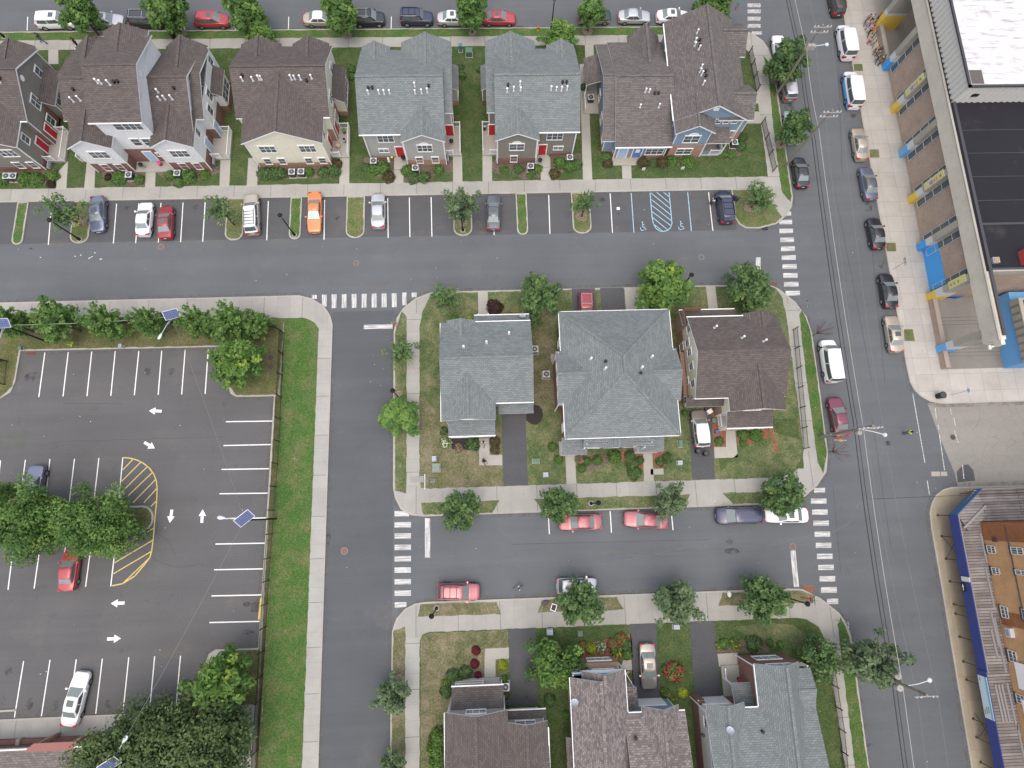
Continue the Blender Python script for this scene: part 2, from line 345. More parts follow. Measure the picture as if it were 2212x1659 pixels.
sheet('lawn', [(-95, 14.2), (-57.3, 14.7), (-56.05, 16), (-55.95, 20.42), (-31.05, 20.32), (-31.05, 15.3), (-30.2, 14.2), (-25.4, 14.15), (-25.1, 23.6), (-38, 24.0), (-56, 24.4), (-95, 24.8)], Z2, LOTG)
sheet('grass_island', [(-25.85, -13.8), (-30.4, -13.8), (-31.3, -15), (-31.2, -19.0), (-25.85, -19.2)], Z2, LOTG)
sheet('pavement', PX((0, 3, 1785, 760), (0, 3, 1810, 690), (0, 3, 1865, 640), (0, 3, 1920, 650), (0, 3, 1900, 720), (0, 3, 1840, 770)), Z3, PLAIN)
sheet('parking_lot', [(-95, -19.55), (-31.4, -19.55), (-31.5, -15), (-30.6, -13.6), (-26.1, -13.6), (-25.9, 14), (-30.2, 14), (-31.2, 15.3), (-31.2, 20.25), (-55.8, 20.3), (-55.85, 16.6), (-57.4, 14.5), (-95, 14)], .004, LOT)
b = MB(); isl = [(-95, 1.85)]+[(-39.9+1.45*math.cos(a), .37+1.48*math.sin(a)) for a in [math.pi/2-math.pi*i/12 for i in range(13)]]+[(-95, -1.1)]
b.prism(ccw(isl), 0, .14); struct(b.build('kerb', KERB)); sheet('grass_island', inset(isl, .18), .146, LOTG)
sheet('asphalt_patch', PX((0, 2, -40, 415), (0, 2, 250, 402), (0, 2, 225, 560), (0, 2, -40, 565)), .008, asphalt('patch asphalt', (.095, .1, .094), .2))
# --- middle block
block([(-6.2, 26.5), (-7.6, 26.38), (-9.3, 25.72), (-10.84, 24.45), (-11.6, 23.2), (-11.92, 21.5), (-11.9, 15), (-11.83, 2.9), (-11.6, 1.75), (-10.96, .5), (-9.78, -.24), (-8.34, -.42), (1.7, -.4), (31, -.4), (33.5, -.25), (35.43, .22), (37.26, 1.55), (38.59, 3.11),
       (39.1, 5.26), (39.25, 13.8), (39.3, 20), (38.92, 22.15), (37.74, 24.14), (35.9, 25.9), (34.6, 26.52), (24, 26.55)], SWX)
sheet('pavement', [(-11.7, 2.2), (-8.7, 3.2), (-8.7, 23.5), (-10.4, 24.4), (-11.7, 22.5)], Z1, SWY)
sheet('pavement', [(36.1, 5.6), (38.9, 5.6), (39.1, 20), (38.7, 22), (36.2, 24.5)], Z1, SWY)
sheet('lawn', [(-7.35, 26.3), (-8.45, 23.9), (-8.8, 22.3), (-8.83, 3.7), (-8.67, 3.1), (-8.21, 2.75), (-7.5, 2.69), (31.6, 2.66), (33.2, 2.75), (34.44, 3.0), (35.2, 3.5), (35.9, 4.3), (36.25, 5.9), (36.39, 21.8), (36.2, 24.6), (35.5, 25.9), (34.5, 26.35)], Z2, MIXED)
sheet('lawn', [(-8.7, 2.8), (.75, 2.74), (.75, 9.5), (-5.3, 9.5), (-8.7, 14)], Z3, DRY)
sheet('lawn', rect(26, 36, 3.6, 9.5), Z3, LAWN)
sheet('lawn', PX((3, 2, -20, 400), (3, 2, 280, 480), (3, 2, 290, 640), (3, 2, 200, 770), (3, 2, -40, 800), (2, 2, 1760, 815), (2, 2, 1900, 640)), Z4, MIXED)
sheets('lawn', [rect(4.4, 7.4, 11.5, 26.2)], Z3, DRY)
sheets('grass_verge', [[(-11.0, 24.1), (-10.34, 23.37), (-10.31, 2.15), (-11.6, 2.6), (-11.7, 15), (-11.72, 21.5)], [(-8.67, 1.12), (.37, 1.1), (-.6, -.22), (-8.41, -.22)], [(4.24, 1.1), (22.26, 1.04), (21.4, -.22), (5.25, -.22)], [(26.06, 1.1), (33.4, 1.05), (33.6, -.05), (27.19, -.22)]], Z3, MIXED)
sheet('grass_verge', [(38.42, 23.0), (38.0, 22.4), (37.77, 13.9), (37.7, 4.3), (38.2, 2.95), (38.9, 5.2), (39.08, 13.8), (39.13, 20), (38.8, 22)], Z3, LUSH)
sheets('driveway', [rect(.82, 3.62, 2.68, 11.2), [(22.69, 2.68), (25.34, 2.66), (25.75, 10.9), (23.0, 10.9)], rect(9.95, 12.83, 21.3, 26.5), rect(13.49, 16.4, 21.3, 26.5)], Z4, DRIVE)
sheets('path', [rect(16.5, 19.4, 21.4, 26.4), rect(-1.65, -.45, 21.5, 26.4), rect(26.75, 27.92, 22, 26.45), [(8.05, 2.68), (9.2, 2.7), (9.2, 6.1), (8.08, 6.1)], [(17.05, 2.7), (18.2, 2.7), (18.28, 6.1), (17.2, 6.1)],
    PX((1, 2, 1925, 470), (1, 2, 2017, 470), (1, 2, 2018, 615), (1, 2, 2128, 612), (1, 2, 2128, 703), (1, 2, 1930, 703)), PX((2, 2, 1840, 405), (2, 2, 1925, 405), (2, 2, 1947, 635), (2, 2, 1747, 642), (2, 2, 1742, 545), (2, 2, 1845, 545)), PX((2, 2, 1195, 735), (2, 2, 1305, 730), (2, 2, 1308, 783), (2, 2, 1195, 785))], Z4, PLAIN)
sheet('path', PX((1, 2, 1335, 797), (1, 2, 1450, 795), (1, 2, 1452, 850), (1, 2, 1337, 852)), Z4, mat('grey cover slab', (.26, .255, .24), .9))
sheets('flower_bed', [PX((1, 2, 1690, 470), (1, 2, 1925, 470), (1, 2, 1925, 570), (1, 2, 1690, 565))], Z4, mat('black mulch', (.035, .03, .03), 1))
b = MB(); q = [T(2, 2, x, y) for x, y in ((120, 270), (190, 180), (235, 190), (262, 225), (268, 280), (245, 330), (210, 355), (170, 350), (122, 318))]
b.face([(x, y, .154) for x, y in ccw(q)]); struct(b.build('flower_bed', MATS['black mulch']))
sheets('flower_bed', [PX((2, 2, 940, 580), (2, 2, 1130, 580), (2, 2, 1130, 730), (2, 2, 1050, 710), (2, 2, 940, 660)), PX((2, 2, 1215, 590), (2, 2, 1350, 590), (2, 2, 1340, 690), (2, 2, 1310, 720), (2, 2, 1220, 725)),
    PX((2, 2, 1720, 250), (2, 2, 1850, 250), (2, 2, 1845, 545), (2, 2, 1742, 545)), PX((2, 2, 1925, 390), (2, 2, 2212, 380), (2, 2, 2212, 470), (2, 2, 1950, 540)), PX((3, 2, 0, 380), (3, 2, 40, 380), (3, 2, 90, 590), (3, 2, 60, 600))], .154, REDMULCH)
sheets('flower_bed', [PX((2, 2, 560, 640), (2, 2, 940, 580), (2, 2, 940, 650), (2, 2, 600, 770))], .154, SOIL)
# --- lower block
block([(32, -9.62), (1.4, -9.6), (-8.2, -9.58), (-9.3, -9.7), (-10.4, -10.2), (-11.35, -11.2), (-11.8, -12.5), (-11.88, -20), (-11.9, -45), (38.2, -45), (38.6, -28), (38.68, -19), (38.69, -14.7), (38.3, -13.4), (37.7, -12.4), (35.87, -10.8), (33.9, -9.74)], SWX)
sheet('pavement', rect(-11.7, -8.75, -45, -13.2), Z1, SWY); sheet('pavement', [(35.6, -15), (38.4, -15), (38.4, -45), (35.9, -45)], Z1, SWY)
sheet('lawn', [(-8.8, -45), (-8.8, -13.6), (-8.5, -12.95), (-7.73, -12.7), (32.3, -12.75), (34, -12.93), (35.17, -13.82), (35.75, -15.3), (36.02, -27.7), (36.3, -45)], Z2, LAWN)
sheet('lawn', [(-8.7, -45), (-8.7, -13.65), (-8.4, -13), (-7.7, -12.8), (.8, -12.8), (.8, -17), (-5, -20), (-6, -45)], Z3, DRY)
sheets('lawn', [PX((2, 3, 1900, 440), (2, 3, 2212, 400), (3, 3, 200, 420), (3, 3, 330, 500), (3, 3, 300, 640), (3, 3, 0, 600), (2, 3, 2050, 530))], Z3, MIXED)
sheets('grass_verge', [PX((1, 3, 1188, 467), (1, 3, 1292, 435), (1, 3, 1290, 2300), (1, 3, 1165, 2300)), PX((1, 3, 1400, 350), (1, 3, 2120, 325), (1, 3, 2078, 222), (1, 3, 1422, 240)), PX((2, 3, 220, 315), (2, 3, 962, 288), (2, 3, 905, 180), (2, 3, 265, 203)), PX((2, 3, 1775, 255), (3, 3, 190, 235), (3, 3, 365, 233), (3, 3, 410, 170), (3, 3, 280, 125), (2, 3, 1815, 143))], Z3, DRY)
sheet('grass_verge', [(37.85, -12.85), (37.35, -13.66), (37.05, -27.7), (36.9, -45), (38.1, -45), (38.45, -28), (38.5, -15)], Z3, LUSH)
sheets('driveway', [rect(.85, 3.8, -20.4, -12.72), [(14.2, -12.7), (17.1, -12.72), (16.9, -20.4), (14.05, -20.4)], [(20.85, -12.7), (23.55, -12.72), (23.6, -20.4), (20.7, -20.4)]], Z4, DRIVE)
sheets('path', [PX((1, 3, 1980, 625), (1, 3, 2185, 615), (1, 3, 2185, 710), (1, 3, 2070, 718), (1, 3, 2070, 890), (1, 3, 1975, 890), (1, 3, 1975, 720)), PX((2, 3, 1770, 670), (2, 3, 1945, 660), (2, 3, 1960, 1000), (2, 3, 1840, 1000), (2, 3, 1830, 780), (2, 3, 1785, 780)), PX((2, 3, 960, 720), (2, 3, 1035, 720), (2, 3, 1035, 810), (2, 3, 930, 810))], Z4, PLAIN)
sheets('flower_bed', [PX((2, 3, 560, 600), (2, 3, 1025, 500), (2, 3, 1045, 700), (2, 3, 880, 730), (2, 3, 600, 700)), PX((2, 3, 985, 810), (2, 3, 1045, 810), (2, 3, 1045, 960), (2, 3, 1000, 960))], Z4, REDMULCH)
sheets('flower_bed', [PX((2, 3, 1770, 560), (2, 3, 2212, 540), (2, 3, 2212, 660), (2, 3, 1770, 660)), PX((1, 3, 1620, 830), (1, 3, 1740, 800), (1, 3, 1970, 800), (1, 3, 1970, 890), (1, 3, 1720, 920), (1, 3, 1640, 1060))], Z4, SOIL)
# --- east side
block([(50.35, 110), (50.35, 15.6), (50.42, 13.6), (50.8, 12.5), (51.5, 11.7), (52.5, 11.05), (53.9, 10.75), (95, 10.8), (95, 110)], SWE, .15)
sheet('road_side_street', [(52.2, 10.9), (53.0, 6.5), (53.9, 2.6), (54.0, .8), (95, .6), (95, 10.9)], .004, OLDROAD)
block([(95, .65), (53.2, .9), (52.2, .7), (51.1, .05), (50.4, -.9), (50.0, -1.9), (49.85, -3.7), (49.85, -9), (49.6, -28), (49.4, -50), (95, -50)], concrete('rusty pavement slabs', (.33, .28, .2), 2.4, 2.4, .02, 0, .1, .5))
sheets('tree_pit', [PX((3, 0, 735, 560), (3, 0, 808, 560), (3, 0, 815, 620), (3, 0, 738, 620)), PX((3, 0, 870, 1297), (3, 0, 950, 1297), (3, 0, 957, 1367), (3, 0, 875, 1367)), PX((3, 1, 1012, 443), (3, 1, 1095, 443), (3, 1, 1102, 517), (3, 1, 1020, 517)), PX((3, 1, 1165, 1190), (3, 1, 1243, 1190), (3, 1, 1262, 1290), (3, 1, 1172, 1290))], .16, ISLE)
sheets('asphalt_patch', [PX((3, 2, 1630, 760), (3, 2, 1680, 700), (3, 2, 1730, 695), (3, 2, 1775, 745), (3, 2, 1790, 835), (3, 2, 1640, 850))], .008, asphalt('dark patch asphalt', (.08, .082, .088), .1))
sheets('paving_slab', [PX((3, 2, 1410, 757), (3, 2, 1483, 757), (3, 2, 1488, 797), (3, 2, 1412, 797)), PX((3, 2, 1490, 757), (3, 2, 1545, 757), (3, 2, 1550, 795), (3, 2, 1493, 795))], .012, OLDCON)
# tree pits and earth rings
b = MB()
for c, r, x, y, rad in ((0, 0, 860, 315, .75), (0, 0, 1568, 300, .8), (1, 0, 790, 312, .7), (1, 0, 1870, 290, .6), (2, 0, 650, 278, .8), (2, 1, 2065, 130, 1.1), (0, 1, 705, 250, .9), (2, 1, 600, 215, .8), (1, 2, 1230, 90, .5), (1, 3, 1250, 880, .5), (3, 0, 60, 700, .7), (3, 0, 105, 1255, .8), (1, 1, 1790, 270, .6)):
    X, Y = T(c, r, x, y); b.face([(X+rad*math.cos(a)*random.uniform(.8, 1.15), min(max(Y+rad*math.sin(a)*random.uniform(.7, 1), Y-.75), Y+.7), .159) for a in [i*.4488 for i in range(14)]])
struct(b.build('bare_earth', grass('earth ring', (.2, .155, .115), (.26, .205, .155), .5)))
# ---------------------------------------------------------------- painted markings
def line(b, p, q, w, m=0, z=.012):
    p, q = Vector(p), Vector(q); n = (q-p).normalized(); n = Vector((-n.y, n.x))*w/2
    b.face([(*(p-n), z), (*(q-n), z), (*(q+n), z), (*(p+n), z)][::1], m)
def LN(b, c, r, x0, y0, x1, y1, w=.11, m=0): line(b, T(c, r, x0, y0), T(c, r, x1, y1), w, m)
b = MB()
for a in ((0, 1, 440, 180, 418, 458), (0, 1, 1008, 102, 980, 445), (0, 1, 1200, 98, 1173, 442), (0, 1, 1391, 95, 1368, 438), (0, 1, 1582, 92, 1561, 434), (0, 1, 1773, 89, 1752, 430), (1, 1, 107, 78, 93, 417), (1, 1, 593, 68, 588, 413), (1, 1, 1138, 54, 1142, 396), (1, 1, 1325, 48, 1330, 388), (1, 1, 1513, 44, 1520, 385), (1, 1, 2050, 30, 2058, 373), (2, 1, 317, 26, 328, 362), (2, 1, 848, 13, 868, 352), (2, 1, 1698, 3, 1735, 335)): LN(b, *a)
for c, x in ((0, 240), (0, 1600), (1, 283), (1, 1170), (0, 2040)): LN(b, c, 0, x, 145, c and x-3 or x-5, 262, .1)
LN(b, 2, 2, 313, 1110, 323, 1298); LN(b, 2, 2, 848, 1100, 859, 1283); LN(b, 2, 2, 1375, 1090, 1391, 1262)
for k in range(8):
    x0 = (388, 590, 793, 996, 1200, 1398, 1600, 1800)[k]; y0 = (1388, 1383, 1380, 1377, 1375, 1372, 1367, 1360)[k]; x1 = (336, 545, 752, 958, 1161, 1367, 1570, 1773)[k]; y1 = (113, 108, 105, 102, 97, 94, 90, 85)[k]
    line(b, T(0, 1, x0, y0), T(0, 2, x1, y1), .12)
for (xl, yl), (xr, yr) in zip(((1952, 326), (1932, 532), (1915, 738), (1897, 948), (1888, 1163), (1862, 1383), (1850, 1605)), ((142, 320), (130, 523), (113, 732), (102, 943), (88, 1157), (75, 1375), (58, 1597))): line(b, T(0, 2, xl, yl), T(1, 2, xr, yr), .12)
for (xl, yl), (xr, yr) in zip(((1828, 172), (1810, 402)), ((47, 163), (30, 392))): line(b, T(0, 3, xl, yl), T(1, 3, xr, yr), .12)
for a in ((205, 735, 125, 1222), (433, 725, 358, 1212), (660, 720, 590, 1200), (885, 714, 828, 1190), (1113, 702, 1063, 1180), (1337, 693, 1293, 1160), (1560, 688, 1520, 1140)): LN(b, 0, 3, *a)
for a in ((5, 660, -40, 1080), (220, 655, 165, 1075), (432, 648, 385, 1070), (644, 646, 595, 1055), (855, 640, 810, 1030), (1062, 634, 1025, 1020)): LN(b, 0, 2, *a)
for x0, y0, x1, y1 in ((125, 1330, 70, 1778), (358, 1330, 295, 1768), (580, 1310, 515, 1760), (800, 1300, 740, 1752), (1010, 1300, 957, 1748)): line(b, T(0, 2, x0, y0), T(0, 3, x1, y1-1659), .12)
struct(b.build('parking_lines', worn('stall line paint', (.68, .68, .66), (.3, .3, .3), .7)))
b = MB()
for x, y, ang, L in ((1343, 233, 178, 2.55), (1292, 530, -28, 2.6), (1477, 1142, -92, 2.55), (1748, 1142, 92, 2.55)):
    X, Y = T(0, 2, x, y); 
    d = Vector((math.cos(math.radians(ang-2)), math.sin(math.radians(ang-2)))); n = Vector((-d.y, d.x)); P = lambda u, v: (X+d.x*u+n.x*v, Y+d.y*u+n.y*v, .013)
    s = 1.4/2.55*1.1
    b.face([P(-.72, -.16), P(.02, -.16), P(.02, -.42), P(.74, 0), P(.02, .42), P(.02, .16), P(-.72, .16)])
for x, y, ang in ((1018, 235, 180), (985, 542, 0)):
    X, Y = T(0, 3, x, y); d = Vector((math.cos(math.radians(ang)), math.sin(math.radians(ang)))); n = Vector((-d.y, d.x)); P = lambda u, v: (X+d.x*u+n.x*v, Y+d.y*u+n.y*v, .013)
    b.face([P(-.72, -.16), P(.02, -.16), P(.02, -.42), P(.74, 0), P(.02, .42), P(.02, .16), P(-.72, .16)])
struct(b.build('arrow_markings', PAINT))
b = MB()
yo = [T(0, 2, x, y) for x, y in ((1070, 636), (1120, 640), (1180, 655), (1240, 685), (1290, 725), (1330, 780), (1352, 840), (1358, 900), (1355, 1000), (1340, 1150), (1328, 1300), (1312, 1440), (1295, 1500), (1250, 1560), (1165, 1659), (1060, 1725), (970, 1743))]
for p, q in zip(yo, yo[1:]): line(b, p, q, .13, z=.016)
for a in ((1150, 650, 1062, 742), (1218, 674, 1052, 840), (1277, 710, 1045, 940), (1322, 760, 1082, 990), (1350, 820, 1150, 1025), (1358, 900, 1243, 1025), (1352, 1010, 1303, 1060), (1330, 1245, 990, 1450), (1320, 1350, 990, 1545), (1310, 1445, 980, 1640), (1295, 1500, 1060, 1725)): LN(b, 0, 2, *a, .12)
struct(b.build('yellow_hatching', PAINTY))
# crosswalks
def bars(b, c, r, lst, m=0):
    for x0, x1, y0, y1, sk in lst: b.face([(*T(c, r, x0, y1), .012), (*T(c, r, x1, y1-sk), .012), (*T(c, r, x1, y0-sk), .012), (*T(c, r, x0, y0), .012)], m)
b = MB(); bars(b, 1, 1, [(482, 526, 890, 925, 0), (570, 610, 887, 990, 0)]+[(568+86.5*i+86, 610+86.5*i+86, 886-i*1.6, 1005-i*1.5, 2) for i in range(7)]+[(1262, 1300, 870, 980, 2), (1346, 1388, 870, 910, 2)])
struct(b.build('crosswalk_marking', PAINTWY))
b = MB(); bars(b, 1, 2, [(1197, 1323, 1098, 1143, 0)]+[(1197, 1339, 1193+98*i, 1240+98*i, 2) for i in range(5)]); bars(b, 1, 3, [(1197, 1339, 27, 73, 2), (1197, 1339, 125, 172, 2), (1199, 1300, 228, 272, 3)])
struct(b.build('crosswalk_marking', PAINTWX))
b = MB(); bars(b, 3, 1, [(155, 200, 168, 203, 0)]+[(92+6.5*i+(4 if i == 0 else 0), 208+8*i, 242+76.5*i, 280+77*i, 2) for i in range(8)]+[(152, 275, 855, 895, 2)])
struct(b.build('crosswalk_marking', PAINTWX))
b = MB(); bars(b, 3, 2, [(398, 493, 897, 938, 0)]+[(370+10.5*i, 505+10.5*i, 990+95.5*i, 1035+95.5*i, 2) for i in range(7)]); bars(b, 3, 3, [(445, 580, 2, 48, 2), (457, 594, 97, 146, 3), (508, 606, 196, 244, 3)])
struct(b.build('crosswalk_marking', PAINTWX))
b = MB(); bars(b, 2, 0, [(2035, 2148, y, y+33, 0) for y in (30, 82, 145, 208)]+[(2070, 2160, 272, 300, 0)], 0); struct(b.build('crosswalk_marking', PAINTG))
b = MB(); bars(b, 1, 1, [(932, 1180, 1148, 1185, 5)]); struct(b.build('stop_line', PAINTWX)); b = MB(); bars(b, 1, 2, [(1460, 1505, 1160, 1500, 0)]); bars(b, 2, 1, [(2107, 2148, 565, 700, 0)]); b.face([(*T(3, 2, 193, 1440), .012), (*T(3, 3, 222, 95), .012), (*T(3, 3, 268, 93), .012), (*T(3, 2, 238, 1438), .012)])
struct(b.build('stop_line', PAINTWY))
# faded dashed lines at the side street mouth
b = MB()
for a in ((1250, 85, 1355, 680), (1445, 210, 1455, 310), (1468, 350, 1475, 390), (1480, 435, 1525, 745), (1375, 835, 1395, 960), (1575, 205, 1585, 260), (1605, 280, 1618, 360), (1610, 405, 1645, 510), (1680, 700, 1692, 820)): LN(b, 3, 2, *a, .1)
struct(b.build('dashed_line', worn('flaking white paint', (.6, .6, .58), (.16, .155, .145), .5, 5)))
b = MB(); LN(b, 3, 2, 570, 484, 680, 487, .07); LN(b, 3, 2, 612, 474, 645, 476, .05); LN(b, 3, 2, 612, 494, 645, 496, .05); struct(b.build('survey_mark', worn('orange spray paint', (.6, .36, .08), (.3, .22, .1), .6)))
# accessible bay
b = MB()
LN(b, 2, 1, 1030, 10, 1053, 350, .1); LN(b, 2, 1, 1518, 4, 1550, 338, .1)
hp = [T(2, 1, x, y) for x, y in ((1193, 8), (1210, 220), (1222, 275), (1245, 315), (1275, 336), (1310, 342), (1345, 332), (1372, 305), (1382, 270), (1357, 2))]
for p, q in zip(hp, hp[1:]): line(b, p, q, .1, z=.012)
for a in ((1310, 3, 1362, 45), (1250, 3, 1366, 100), (1200, 8, 1370, 148), (1205, 65, 1374, 200), (1208, 115, 1378, 250), (1210, 170, 1378, 295), (1214, 220, 1345, 328), (1222, 275, 1300, 338)): LN(b, 2, 1, *a, .09)
for ox in (0, 330):
    oy = -6 if ox else 0
    for a in ((1128, 262, 1128, 305), (1128, 280, 1145, 280), (1128, 303, 1148, 303), (1148, 303, 1150, 325), (1150, 325, 1162, 322), (1112, 308, 1110, 322), (1110, 322, 1122, 333), (1122, 333, 1140, 328)): LN(b, 2, 1, a[0]+ox, a[1]+oy, a[2]+ox, a[3]+oy, .085)
    X, Y = T(2, 1, 1127+ox, 261+oy); b.face([(X+.09*math.cos(i), Y+.09*math.sin(i), .013) for i in range(6)])
struct(b.build('accessible_bay_marking', PAINTB))
# road seams, tar lines and tyre scuffs
b = MB()
for a in ((3, 0, 600, 420, 640, 1500), (3, 1, 580, 0, 900, 1640), (3, 1, 880, 300, 1010, 1640), (3, 2, 560, 880, 630, 1640), (3, 2, 900, 300, 1060, 1400), (2, 2, 0, 1385, 1700, 1345)): LN(b, *a, .035)
pts = [T(0, 2, x, y+random.uniform(-5, 5)) for x, y in [(440+60*i, 500-1.7*i) for i in range(26)]]
for p, q in zip(pts, pts[1:]): line(b, p, q, .04)
for seq in ([(1310, 1490), (1380, 1540), (1480, 1575), (1580, 1583), (1660, 1570), (1720, 1550), (1760, 1565)], [(1370, 1300), (1450, 1340), (1480, 1400), (1510, 1480)], [(540, 165), (700, 168), (900, 170), (1060, 172)]):
    pp = [T(0, 2, *p) for p in seq]
    for p, q in zip(pp, pp[1:]): line(b, p, q, .035)
struct(b.build('tar_seams', mat('tar', (.05, .05, .052), .6)))
def blot(b, c, r, x, y, rx, ry, z=.009, m=0, k=11):
    X, Y = T(c, r, x, y); b.face([(X+rx*math.cos(6.283*i/k)*random.uniform(.6, 1.2), Y+ry*math.sin(6.283*i/k)*random.uniform(.6, 1.2), z) for i in range(k)], m)
STAIN = mat('oil stain', (.03, .03, .032), .6); _t = NT(STAIN); 
_f = _t.ramp(_t.noise(_t.obj(), 1.6, 3, .6), (.4, BW(0)), (.7, BW(.55))); _t.l(_f, _t.b.inputs['Alpha'])
b = MB()
for a in ((0, 1, 1100, 140, .5, .35), (0, 1, 1690, 130, .4, .4), (0, 1, 265, 488, .3, .12), (0, 2, 720, 950, .3, .8), (0, 3, 255, 1110, .35, .7), (0, 3, 480, 1120, .4, .6), (0, 3, 70, 820, .5, .5), (0, 3, 25, 1090, .3, .6), (0, 3, 945, 1110, .5, .5), (0, 3, 1180, 1070, .3, .3), (0, 3, 1640, 1050, .7, .5), (0, 3, 2145, 485, .7, .3), (0, 3, 2130, 245, .5, .3), (0, 1, 270, 1600, 1, .6), (0, 1, 1480, 1550, .4, .5), (0, 1, 1280, 1550, .4, .5),
          (2, 2, 1870, 1360, .5, .5), (2, 2, 1900, 1440, 1.2, .35), (3, 2, 1035, 515, .3, .3), (2, 1, 770, 70, .5, .5), (2, 1, 920, 190, .25, .2), (2, 3, 130, 900, .3, .4), (2, 3, 125, 1020, .25, .6), (1, 2, 625, 1330, .25, .9), (3, 1, 980, 620, .4, .6), (3, 1, 870, 130, .5, .7), (3, 0, 740, 1000, .5, .6), (3, 0, 180, 920, .7, .8), (1, 1, 705, 230, .3, .3), (3, 3, 870, 1460, .6, .25)): blot(b, *a, z=.010 if a[1] != 3 or a[0] != 2 else .158)
struct(b.build('oil_stains', STAIN))
DUST = mat('sandy dust', (.24, .22, .195), .95); _d = NT(DUST); _d.l(_d.ramp(_d.noise(_d.obj(), 1.1, 5, .75), (.4, BW(0)), (.85, BW(.55))), _d.b.inputs['Alpha'])
b = MB()
for a in ((0, 1, 520, 450, 1.6, .9), (0, 1, 1130, 520, 1.6, 1.0), (0, 1, 1670, 460, 1.8, 1.1), (0, 1, 1890, 460, 1.2, .8), (0, 1, 1380, 470, 1.5, .8), (1, 1, 250, 450, 1.8, .9), (1, 1, 1420, 380, 2, .9), (1, 1, 1930, 320, 1.2, 1.2), (1, 1, 1040, 830, 1.8, .7), (1, 1, 1440, 830, 1.6, .5), (0, 1, 900, 920, 2.6, .5), (0, 1, 300, 950, 2.0, .5), (1, 3, 1110, 330, 1.2, 1.6), (2, 1, 920, 340, 1, .8), (2, 1, 560, 370, .9, .4), (2, 2, 850, 1470, 2.4, .5), (0, 3, 1500, 640, 2.2, 1.0), (0, 3, 2020, 240, 1.2, .8), (0, 2, 760, 130, 2.2, .5), (3, 0, 390, 640, .9, 1.2), (3, 0, 420, 540, .3, 1.4)): blot(b, *a, z=.0105, k=16)
struct(b.build('dust_patches', DUST))
SCUFF = mat('pale tyre scuff', (.24, .24, .24), .9); _d = NT(SCUFF); _d.l(_d.ramp(_d.noise(_d.obj(), 1.5, 4, .7), (.4, BW(.05)), (.75, BW(.5))), _d.b.inputs['Alpha'])
b = MB()
for seq in (((2, 2, 0, 1580), (2, 2, 800, 1560), (2, 2, 1500, 1410), (2, 2, 2212, 1400)), ((2, 2, 900, 1490), (2, 2, 1900, 1440), (3, 2, 0, 1400), (3, 2, 380, 1300)), ((3, 2, 0, 1440), (3, 2, 400, 1370), (3, 2, 700, 1200), (3, 2, 860, 880)), ((3, 0, 0, 60), (3, 0, 200, 300)), ((2, 0, 0, 80), (2, 0, 900, 60), (2, 0, 1300, 75))):
    pp_ = [T(*q) for q in seq]
    for p, q in zip(pp_, pp_[1:]): line(b, p, q, .14, z=.0095)
struct(b.build('tyre_scuffs', SCUFF))
b = MB()
for i in range(150):
    c, r = random.choice(((0, 1), (1, 1), (2, 1), (3, 0), (3, 1), (3, 2), (3, 3), (2, 2), (1, 2), (0, 2), (0, 3)))
    X, Y = T(c, r, random.uniform(0, 2212), random.uniform(0, 1659)); s = random.uniform(.025, .07)
    b.face([(X+s*math.cos(k*1.57+i), Y+s*random.uniform(.5, 1)*math.sin(k*1.57+i), .162) for k in range(4)])
for x, y in ((780, 568), (770, 575), (795, 560), (875, 578), (865, 582), (700, 545), (650, 555), (350, 565), (820, 525)): 
    blot(b, 0, 1, x, y, .1, .07, .011, 0, 6)
lit = b.build('litter', mat('litter white', (.6, .6, .58), .8)); lit['kind'] = 'stuff'; tag(lit, 'tiny white scraps of litter scattered over streets and lawns', 'litter')
# manholes and drains
def manhole(c, r, x, y, rad, m, ring, label):
    X, Y = T(c, r, x, y); z = .005 if r != 1 or c != 1 or x > 200 else .147
    o = thing('manhole_cover', label, 'manhole cover', (X, Y, z), 'manhole covers')
    a = MB(); a.lathe((0, 0, 0), [(rad, 0), (rad, .008)], 24); a.build('cover', m, o)
    a = MB(); n = 24
    for i in range(n):
        t0, t1 = 6.2832*i/n, 6.2832*(i+1)/n; a.face([(rad*math.cos(t0), rad*math.sin(t0), .011), ((rad+.07)*math.cos(t0), (rad+.07)*math.sin(t0), .011), ((rad+.07)*math.cos(t1), (rad+.07)*math.sin(t1), .011), (rad*math.cos(t1), rad*math.sin(t1), .011)])
    a.build('ring', ring, o)
RINGP = mat('pinkish ring', (.24, .18, .16), .9)
for a in ((1, 1, 866, 614, .3, mat('manhole rust', (.14, .105, .095), .9), RINGP, 'round manhole cover with pale ring on the middle street'), (2, 1, 1637, 563, .29, ROAD, mat('grey ring', (.22, .22, .22), .9), 'round manhole cover in the street by the accessible bays'), (1, 2, 764, 1442, .33, mat('manhole orange', (.19, .1, .075), .9), RINGP, 'rusty orange manhole cover on the narrow left street'), (1, 1, 133, 1432, .32, mat('manhole brown', (.09, .065, .055), .9), SOIL, 'upper of two brown manhole covers inside the fence corner'), (1, 1, 133, 1508, .32, MATS['manhole brown'], SOIL, 'lower of two brown manhole covers inside the fence corner'), (3, 2, 1597, 460, .28, DGREY, mat('dark ring', (.12, .12, .12), .9), 'dark manhole cover on the cracked side street'), (0, 1, 1390, 475, .3, MATS['manhole rust'], RINGP, 'faint manhole cover behind the small red saloon'), (3, 2, 215, 1405, .3, MATS['manhole rust'], RINGP, 'manhole cover just above the stop line of the lower street'), (0, 1, 20, 1555, .32, MATS['manhole brown'], SOIL, 'brown manhole cover in grass at the car park left edge')): manhole(*a)
